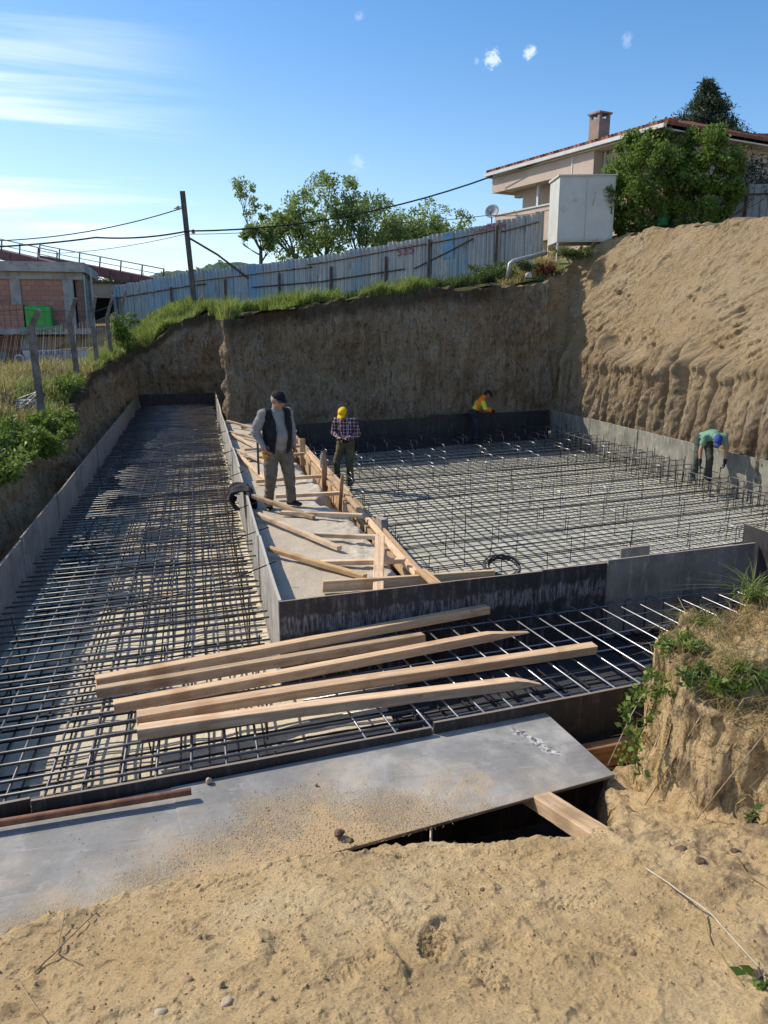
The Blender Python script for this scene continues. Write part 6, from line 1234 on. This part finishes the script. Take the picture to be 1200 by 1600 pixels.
# ---- utility pole, stay, wires
M['pole'] = simple('grey_timber_pole', (.075, .065, .06), (.14, .125, .115), 4, .9, .4, stretch=(6, 6, .6)); M['cable'] = simple('black_cable', (.01, .01, .012), (.02, .02, .022), 5, .6, 0)
pt = V(285, 299, 35); pb = V(299, 428, 35); up_ = thing('utility_pole', (pb.x, pb.y, Gz(pb.x, pb.y)), 'leaning grey wooden utility pole behind the blue metal fence', 'pole'); pb0 = pb+(pb-pt)*.75
MB().box(-.11, .11, -.11, .11, 0, (pt-pb0).length, Mx=Matrix.Translation(pb0) @ (pt-pb0).to_track_quat('Z', 'Y').to_matrix().to_4x4()).build('shaft', 'pole', up_)
for (px, py) in ((278, 325), (302, 362)): c = V(px, py, 34.9); mb = MB(); mb.lathe([(.03, -.08), (.09, -.06), (.05, 0), (.09, .03), (.03, .09)], 10, Matrix.Translation(c)); mb.build('insulator', 'wire_l', up_, smooth=True)
MB().tube([V(272, 326, 35), V(287, 322, 35)], .02, 5).build('bracket', 'rail', up_); MB().tube([V(296, 372, 34.9), V(340, 398, 35), V(392, 438, 34.6)], .045, 5).build('stay', 'rail', up_)
def cable(label, pts, r, sag=.0):
    P = [Vector(p) for p in pts]; Q = []
    for i in range(len(P)-1):
        for f in np.linspace(0, 1, 14)[:-1]: Q.append(P[i].lerp(P[i+1], f)-Vector((0, 0, sag*4*f*(1-f))))
    Q.append(P[-1]); return tag(MB().tube(Q, r, 5).build('cable', 'cable', smooth=True), label, 'cable')
H0 = V(770, 275, 34)
cable('thick twisted black cable running from the pole up to the house eave', [V(293, 361, 34.8), H0], .034, .55)
cable('thick twisted black cable running left from the pole past the gantry', [V(-120, 388, 35), V(150, 371, 35), V(293, 361, 34.8)], .034, .12)
cable('thin wire sagging from the pole top out past the left picture edge', [V(-120, 395, 35), V(0, 376, 35), V(285, 325, 34.9)], .022, .25)
cable('thin wire below the thick cable on the left of the pole', [V(85, 396, 40), V(296, 364, 35)], .014, .15)
cable('thin wire from the pole to the satellite dish side of the house', [V(297, 366, 34.9), V(560, 348, 33), V(765, 336, 30), V(858, 328, 28)], .013, .1)
cable('cable hanging along the house eave above the white cabinet', [H0, V(900, 235, 29.5), V(930, 222, 29)], .02, .05)
# ---- the house
M['wall_h'] = simple('pinkish_beige_render', (.47, .37, .31), (.54, .43, .365), 1.2, .88, .25, 20, .006, spots=[((.33, .26, .22), 1.1, .55, .75, .35)]); M['soffit'] = simple('pale_soffit', (.55, .47, .41), (.62, .54, .48), 1.5, .85, .1); M['white_p'] = simple('white_gutter', (.5, .5, .5), (.62, .61, .6), 3, .5, .1); M['chim'] = simple('chimney_render', (.23, .17, .14), (.34, .26, .215), 3, .9, .5, 16, .01)
def tiles():
    m, nt, b, o = newmat('red_roof_tiles'); v = coords(nt, 'Object'); w_ = node(nt, 'ShaderNodeTexWave', bands_direction='X'); w_.inputs['Scale'].default_value = 1.6; nt.links.new(v, w_.inputs[0]); w2 = node(nt, 'ShaderNodeTexWave', bands_direction='Y', wave_profile='SAW'); w2.inputs['Scale'].default_value = 1.; nt.links.new(v, w2.inputs[0]); n = noise(nt, v, 3, 6, .7)
    setp(nt, b, ramp(nt, n, [(.35, (.13, .05, .04)), (.5, (.26, .095, .06)), (.7, (.36, .17, .12))]), .85, 0, .2); p = bump(nt, b, w_.outputs[1], 1, .06); bump(nt, b, w2.outputs[1], .8, .04, p); return m
M['tiles'] = tiles()
def house():
    P1 = V(893, 236, 29.5); P0 = V(762, 273, 29.5*P1.z/P1.z); zE = P1.z
    # eave line: same height, so the farther end sits lower in view
    d0 = ray(762, 273); t0 = (zE-CZ)/d0.z; P0 = CAM+d0*t0; d2 = ray(1035, 196); t2 = (zE-CZ)/d2.z; P2 = CAM+d2*t2
    root = thing('house', (P1.x+3, P1.y+3, 7), 'beige house with tiled roof, chimney and open balcony at the upper right', 'house'); e = (P2-P0); e.z = 0; e.normalize(); n = Vector((-e.y, e.x, 0)); n = n if n.x > 0 else -n   # n points into the house
    def T(a, b_, z): return P1+e*a+n*b_+Vector((0, 0, z-zE))
    aL = (P0-P1).dot(e); aR = (P2-P1).dot(e)+.2; zb = 6.6
    def bxx(nm, mat, a0, a1, b0, b1, z0, z1, par=None): return MB().hexa([T(a0, b0, z0), T(a1, b0, z0), T(a1, b1, z0), T(a0, b1, z0)], [T(a0, b0, z1), T(a1, b0, z1), T(a1, b1, z1), T(a0, b1, z1)]).build(nm, mat, par or root)
    D = 8.5
    # roof: a hip seen from below
    ov = .0; zr = zE+.95; rf = MB(); th = .14
    c = [T(aL, 0, zE), T(aR, 0, zE), T(aR, D, zE), T(aL, D, zE)]; rg = [T(aL+5.2, D/2, zr), T(aR-2.5, D/2, zr)]
    rf.add(c+rg, [(0, 1, 5, 4), (1, 2, 5), (2, 3, 4, 5), (3, 0, 4)]); rm = bpy.data.meshes.new('roof'); rm.from_pydata(rf.v, [], rf.f); bm = bmesh.new(); bm.from_mesh(rm); bmesh.ops.recalc_face_normals(bm, faces=bm.faces); bm.to_mesh(rm); bm.free(); roof = link('roof', rm, 'tiles', root); md = roof.modifiers.new('s', 'SOLIDIFY'); md.thickness = .12; md.offset = 1
    # scalloped tile ends
    tb_ = MB(); k = 0; a = aL
    while a < aR: p = T(a, -.03, zE+.10); q = T(a, .5, zE+.10+.5*.95/(D/2)); tb_.tube([p, q], .085, 6); a += .21
    tb_.build('eave_tiles', 'tiles', root)
    bxx('gutter', 'white_p', aL-.05, aR, -.16, -.02, zE-.10, zE+.03); bxx('soffit', 'soffit', aL+.02, aR, 0, D, zE-.16, zE-.11)
    # upper floor: deep beam + slab along the balcony, box corner, walls set back
    bxx('fascia_beam', 'wall_h', aL+.2, 0.0, .12, .30, zE-.80, zE-.165); bxx('end_beam', 'wall_h', aL+.2, aL+.4, .305, 2.4, zE-.80, zE-.165); bxx('balcony_ceiling', 'soffit', aL+.405, -.0, .305, 2.6, zE-.72, zE-.64)
    bxx('corner_block', 'wall_h', 0.003, 1.15, .1, 2.2, zE-1.15, zE-.165); bxx('corner_pier', 'white_p', -.06, .0, .08, .11, zE-1.1, zE-.17)
    bxx('wall', 'wall_h', 1.153, aR-.6, .7, D-.6, zb, zE-.165); bxx('wall', 'wall_h', aL+1.3, 1.15, 1.0, D-.6, zb, zE-.725)
    bxx('end_bracket', 'wall_h', aL+.7, aL+1.295, 1.0, 1.3, zE-1.0, zE-.725)
    bxx('balcony_parapet', 'wall_h', aL+.3, 1.15, .25, .40, zE-3.1, zE-1.75); bxx('parapet_cap', 'white_p', aL+.25, 1.15, .2, .45, zE-1.747, zE-1.69); bxx('balcony_slab', 'wall_h', aL+.3, 1.15, .405, .995, zE-3.1, zE-2.9)
    bxx('balcony_post', 'white_p', aL+2.9, aL+3.02, .46, .58, zE-1.75, zE-.725)
    w_ = bxx('balcony_window', 'white_p', aL+3.3, aL+4.6, .95, .995, zE-2.3, zE-.95); bxx('window_glass', 'dark_in', aL+4.2, aL+5.4, 2.52, 2.548, zE-2.2, zE-.95, w_) if False else None
    g = bxx('window_glass', 'dark_in', aL+3.4, aL+4.5, .92, .948, zE-2.25, zE-1.05); bxx('lower_wall', 'wall_h', aL+.5, 1.15, .5, .99, zb-1.5, zE-3.105)
    bxx('drainpipe', 'white_p', 1.2, 1.28, .55, .63, zE-2.4, zE-.17); bxx('cornice', 'soffit', 1.16, aR-.5, .62, .695, zE-.5, zE-.3)
    # chimney with vents
    pc = V(935, 222, 31.0); cz = V(935, 176, 31.0).z; cb_ = zE+.15; w2 = .29; ch = bxx; a0 = (pc-P1).dot(e); b0 = (pc-P1).dot(n)
    chm = bxx('chimney', 'chim', a0-w2, a0+w2, b0-w2, b0+w2, cb_-.2, cz-.27)
    for sa in (-1, 1):
        for sb_ in (-1, 1): bxx('chimney_vent_pier', 'chim', a0+sa*w2-(.12 if sa > 0 else 0), a0+sa*w2+(0 if sa > 0 else .12), b0+sb_*w2-(.12 if sb_ > 0 else 0), b0+sb_*w2+(0 if sb_ > 0 else .12), cz-.268, cz-.09)
    bxx('chimney_cap', 'chim', a0-w2-.06, a0+w2+.06, b0-w2-.06, b0+w2+.06, cz-.088, cz-.02)
    # rear wing behind the conifer
    Q = V(1150, 213, 33); rr2 = thing('house', (Q.x+2, Q.y, 7), 'beige wing with low tiled roof at the right edge behind the conifer', 'house')
    MB().hexa([(Q.x-1, Q.y, 6.5), (Q.x+8, Q.y-2, 6.5), (Q.x+9, Q.y+4, 6.5), (Q.x, Q.y+6, 6.5)], [(Q.x-1, Q.y, Q.z-.35), (Q.x+8, Q.y-2, Q.z-.35), (Q.x+9, Q.y+4, Q.z-.35), (Q.x, Q.y+6, Q.z-.35)]).build('wall', 'wall_h', rr2)
    MB().hexa([(Q.x-1.6, Q.y-.8, Q.z-.345), (Q.x+8.6, Q.y-2.9, Q.z-.345), (Q.x+9.6, Q.y+4.6, Q.z-.345), (Q.x-.6, Q.y+6.6, Q.z-.345)], [(Q.x-1.6, Q.y-.8, Q.z-.12), (Q.x+8.6, Q.y-2.9, Q.z-.12), (Q.x+6, Q.y+3, Q.z+.8), (Q.x+1, Q.y+3.6, Q.z+.8)]).build('roof', 'tiles', rr2)
house()
# ---- satellite dish, white cabinet, barrel, drain pipe
M['dish'] = simple('faded_dish', (.33, .33, .35), (.45, .45, .46), 6, .5, .1, spots=[((.25, .1, .08), 9, .52, .65, .6)]); M['cab'] = simple('chalky_white_paint', (.44, .45, .43), (.52, .525, .50), 1.5, .6, .15, 10, .01, spots=[((.28, .25, .21), 2.2, .58, .75, .5), ((.3, .24, .17), 18, .66, .74, .5)])
dp = V(769, 331, 31); dt = thing('satellite_dish', dp-Vector((0, 0, .6)), 'faded round satellite dish above the metal fence beside the balcony', 'satellite dish')
Mx = Matrix.Translation(dp) @ Vector((-.55, -.8, .35)).to_track_quat('Z', 'Y').to_matrix().to_4x4(); mb = MB(); prof = [(.02, 0), (.1, .008), (.2, .035), (.28, .07), (.285, .065), (.2, .02), (.1, -.01), (.02, -.02)]; mb.lathe(prof, 28, Mx); mb.build('reflector', 'dish', dt, smooth=True)
MB().tube([Mx @ Vector((0, -.27, .06)), Mx @ Vector((0, -.12, .3))], .012, 5).build('feed_arm', 'rail', dt); MB().tube([Mx @ Vector((0, -.12, .28)), Mx @ Vector((0, -.1, .35))], .03, 8).build('feed_horn', 'wire_l', dt); MB().tube([dp-Vector((-.02, -.1, .0)), dp-Vector((-.05, -.1, .9))], .025, 6).build('mast', 'rail', dt)
def cabinet():
    # near vertical edge at x px 870, left face recedes to 854, right face runs to 957
    Y = 26.3; A = V(870, 378, Y); top = V(869, 275, Y).z; B = V(957, 364, Y-.55); C = V(856, 372, Y+1.35); root = thing('metal_cabinet', A, 'tall white metal cabinet on thin legs at the end of the metal fence', 'cabinet'); bz = A.z
    ab = B-A; ab.z = 0; ac = C-A; ac.z = 0; D = A+ab+ac
    f = lambda p, z: (p.x, p.y, z)
    MB().hexa([f(A, bz), f(A+ab, bz), f(D, bz), f(A+ac, bz)], [f(A, top), f(A+ab, top), f(D, top), f(A+ac, top)]).build('body', 'cab', root); o_ = ab.normalized(); nn = Vector((o_.y, -o_.x, 0))
    for k, (s0, s1) in enumerate(((.02, .485), (.495, .975))): p = A+ab*s0+nn*.02; q = A+ab*s1+nn*.02; dd = MB().hexa([f(p, bz+.06), f(q, bz+.06), f(q-nn*.018, bz+.06), f(p-nn*.018, bz+.06)], [f(p, top-.06), f(q, top-.06), f(q-nn*.018, top-.06), f(p-nn*.018, top-.06)]).build('door', 'cab', root); 
    h_ = A+ab*.95+nn*.05; MB().box(-.015, .015, -.015, .015, -.12, .12, Mx=Matrix.Translation((h_.x, h_.y, (bz+top)/2-.05))).build('handle', 'rail', root); p = A-nn*-.0-o_*.05; MB().hexa([f(A-o_*.05+nn*.05, top+.002), f(A+ab+o_*.05+nn*.05, top+.002), f(D+o_*.05-nn*.05, top+.002), f(A+ac-o_*.05-nn*.05, top+.002)], [f(A-o_*.05+nn*.05, top+.045), f(A+ab+o_*.05+nn*.05, top+.045), f(D+o_*.05-nn*.05, top+.09), f(A+ac-o_*.05-nn*.05, top+.09)]).build('top', 'cab', root)
    for p in (A+o_*.05, A+ab-o_*.05, A+ac+o_*.05): MB().box(-.025, .025, -.025, .025, -.65, 0, Mx=Matrix.Translation((p.x, p.y+.04, bz))).build('leg', 'cab', root)
cabinet()
bp_ = V(1035, 353, 25.2); bt_ = thing('plastic_barrel', bp_, 'green plastic barrel standing between the two garden trees', 'barrel'); MB().lathe([(.18, 0), (.2, .03), (.205, .15), (.215, .16), (.205, .17), (.205, .36), (.215, .37), (.205, .38), (.2, .5), (.17, .53), (.05, .535)], 24, Matrix.Translation(bp_)).build('barrel_body', simple('green_barrel', (.02, .14, .055), (.03, .19, .08), 4, .4, .1), bt_, smooth=True)
MB().lathe([(.17, 0), (.17, .03), (.01, .035)], 20, Matrix.Translation(bp_+Vector((0, 0, .54)))).build('barrel_lid', simple('green_lid', (.02, .12, .05), (.03, .15, .06), 4, .4, .1), bt_, smooth=True)
bb = V(1058, 347, 25.3); tag(MB().box(-.13, .13, -.08, .08, 0, .12, Mx=Matrix.Translation(bb) @ Matrix.Rotation(.3, 4, 'Z')).build('white_box', 'cab'), 'small white box on the ground right of the green barrel', 'box')
tag(MB().tube([V(793, 435, 26.0), V(797, 412, 26.0), V(802, 408, 26.0), V(853, 395, 26.3)], .075, 12).build('drain_pipe', 'wire_l', smooth=True), 'bent grey drainpipe running from the cabinet down to the earth wall', 'pipe')
sb_ = V(826, 431, 25.6); rock(sb_, .13, 'dish', 'crumpled pale plastic bag lying by the bent drainpipe', 'bag', 'plastic_bag', seed=44)
# ================================================================== CAMERA, SUN, SKY
cam = bpy.data.cameras.new('camera'); co = bpy.data.objects.new('camera', cam); COL.objects.link(co)
cam.sensor_fit = 'HORIZONTAL'; cam.sensor_width = 36; cam.lens = 36; cam.clip_start = .05; cam.clip_end = 5000
R3 = Matrix((RT, UP, -FW)).transposed().to_4x4(); co.matrix_world = Matrix.Translation(CAM) @ R3
sc.camera = co
SUN = Vector((-.80, .60, .88)).normalized(); EL = math.asin(SUN.z)
sl = bpy.data.lights.new('sun', 'SUN'); sl.energy = 5.0; sl.angle = radians(.5); sl.color = (1, .90, .75)
so = bpy.data.objects.new('sun', sl); COL.objects.link(so); so.rotation_euler = SUN.to_track_quat('Z', 'Y').to_euler(); so.location = (-20, 20, 30)
w = bpy.data.worlds.new('World'); sc.world = w; w.use_nodes = True; nt = w.node_tree; nt.nodes.clear()
o = nt.nodes.new('ShaderNodeOutputWorld'); bg = nt.nodes.new('ShaderNodeBackground'); sky = nt.nodes.new('ShaderNodeTexSky')
sky.sky_type = 'NISHITA'; sky.sun_disc = False; sky.sun_elevation = EL; sky.sun_rotation = math.atan2(SUN.x, SUN.y)
sky.air_density = 1.0; sky.dust_density = .6; sky.ozone_density = 3; sky.altitude = 100
bg.inputs[1].default_value = .15
tc = nt.nodes.new('ShaderNodeTexCoord'); sep = nt.nodes.new('ShaderNodeSeparateXYZ'); nt.links.new(tc.outputs['Generated'], sep.inputs[0])
hs = nt.nodes.new('ShaderNodeHueSaturation'); hs.inputs['Saturation'].default_value = 1.25; hs.inputs['Value'].default_value = 1.18; nt.links.new(sky.outputs[0], hs.inputs['Color'])
# thin cirrus low on the sun side and two tiny puffs
zc = mth(nt, 'ADD', mth(nt, 'MAXIMUM', sep.outputs[2], 0), .12)
cx = mth(nt, 'DIVIDE', sep.outputs[0], zc); cy = mth(nt, 'DIVIDE', sep.outputs[1], zc)
cb = nt.nodes.new('ShaderNodeCombineXYZ'); nt.links.new(cx, cb.inputs[0]); nt.links.new(cy, cb.inputs[1])
mp = nt.nodes.new('ShaderNodeMapping'); mp.inputs['Scale'].default_value = (.55, 1.9, 1); mp.inputs['Rotation'].default_value = (0, 0, radians(8)); nt.links.new(cb.outputs[0], mp.inputs[0])
cn = noise(nt, mp.outputs[0], 1.15, 9, .58, .5)
side = rng(nt, mth(nt, 'ADD', mth(nt, 'MULTIPLY', sep.outputs[0], -1), mth(nt, 'MULTIPLY', sep.outputs[2], -.15)), -.12, .30)
cl = mth(nt, 'MULTIPLY', rng(nt, cn, .44, .66), side)
cl = mth(nt, 'MULTIPLY', cl, rng(nt, sep.outputs[2], .0, .06, .3, 1))
puffs = None
for (px, py, r) in ((769, 92, .0085), (828, 82, .0065), (746, 96, .003), (562, 27, .005), (981, 62, .006), (560, 254, .009)):
    d = ray(px, py).normalized(); vm = nt.nodes.new('ShaderNodeVectorMath'); vm.operation = 'DISTANCE'; nt.links.new(tc.outputs['Generated'], vm.inputs[0]); vm.inputs[1].default_value = d
    nn = noise(nt, tc.outputs['Generated'], 130, 6, .75); q = mth(nt, 'ADD', vm.outputs['Value'], mth(nt, 'MULTIPLY', mth(nt, 'SUBTRACT', nn, .5), r*4))
    p = rng(nt, q, r*.2, r*1.25, .5 if r > .0062 and py < 100 else .16, 0); puffs = p if puffs is None else mth(nt, 'MAXIMUM', puffs, p)
cl = mth(nt, 'MAXIMUM', mth(nt, 'MULTIPLY', cl, .75), puffs)
hz = rng(nt, sep.outputs[2], -.02, .42, 1, 0); glow = mth(nt, 'MULTIPLY', mth(nt, 'POWER', hz, 1.6), rng(nt, mth(nt, 'MULTIPLY', sep.outputs[0], -1), -.75, .35, .08, .5))
c1 = mix(nt, glow, hs.outputs[0], (6.3, 7.4, 8.6)); c2 = mix(nt, cl, c1, (9.3, 9.6, 10.))
nt.links.new(c2, bg.inputs[0]); nt.links.new(bg.outputs[0], o.inputs[0])
sc.view_settings.view_transform = 'Standard'; sc.view_settings.look = 'None'; sc.view_settings.exposure = 0
sc.cycles.max_bounces = 6; sc.cycles.diffuse_bounces = 3; sc.cycles.transparent_max_bounces = 8
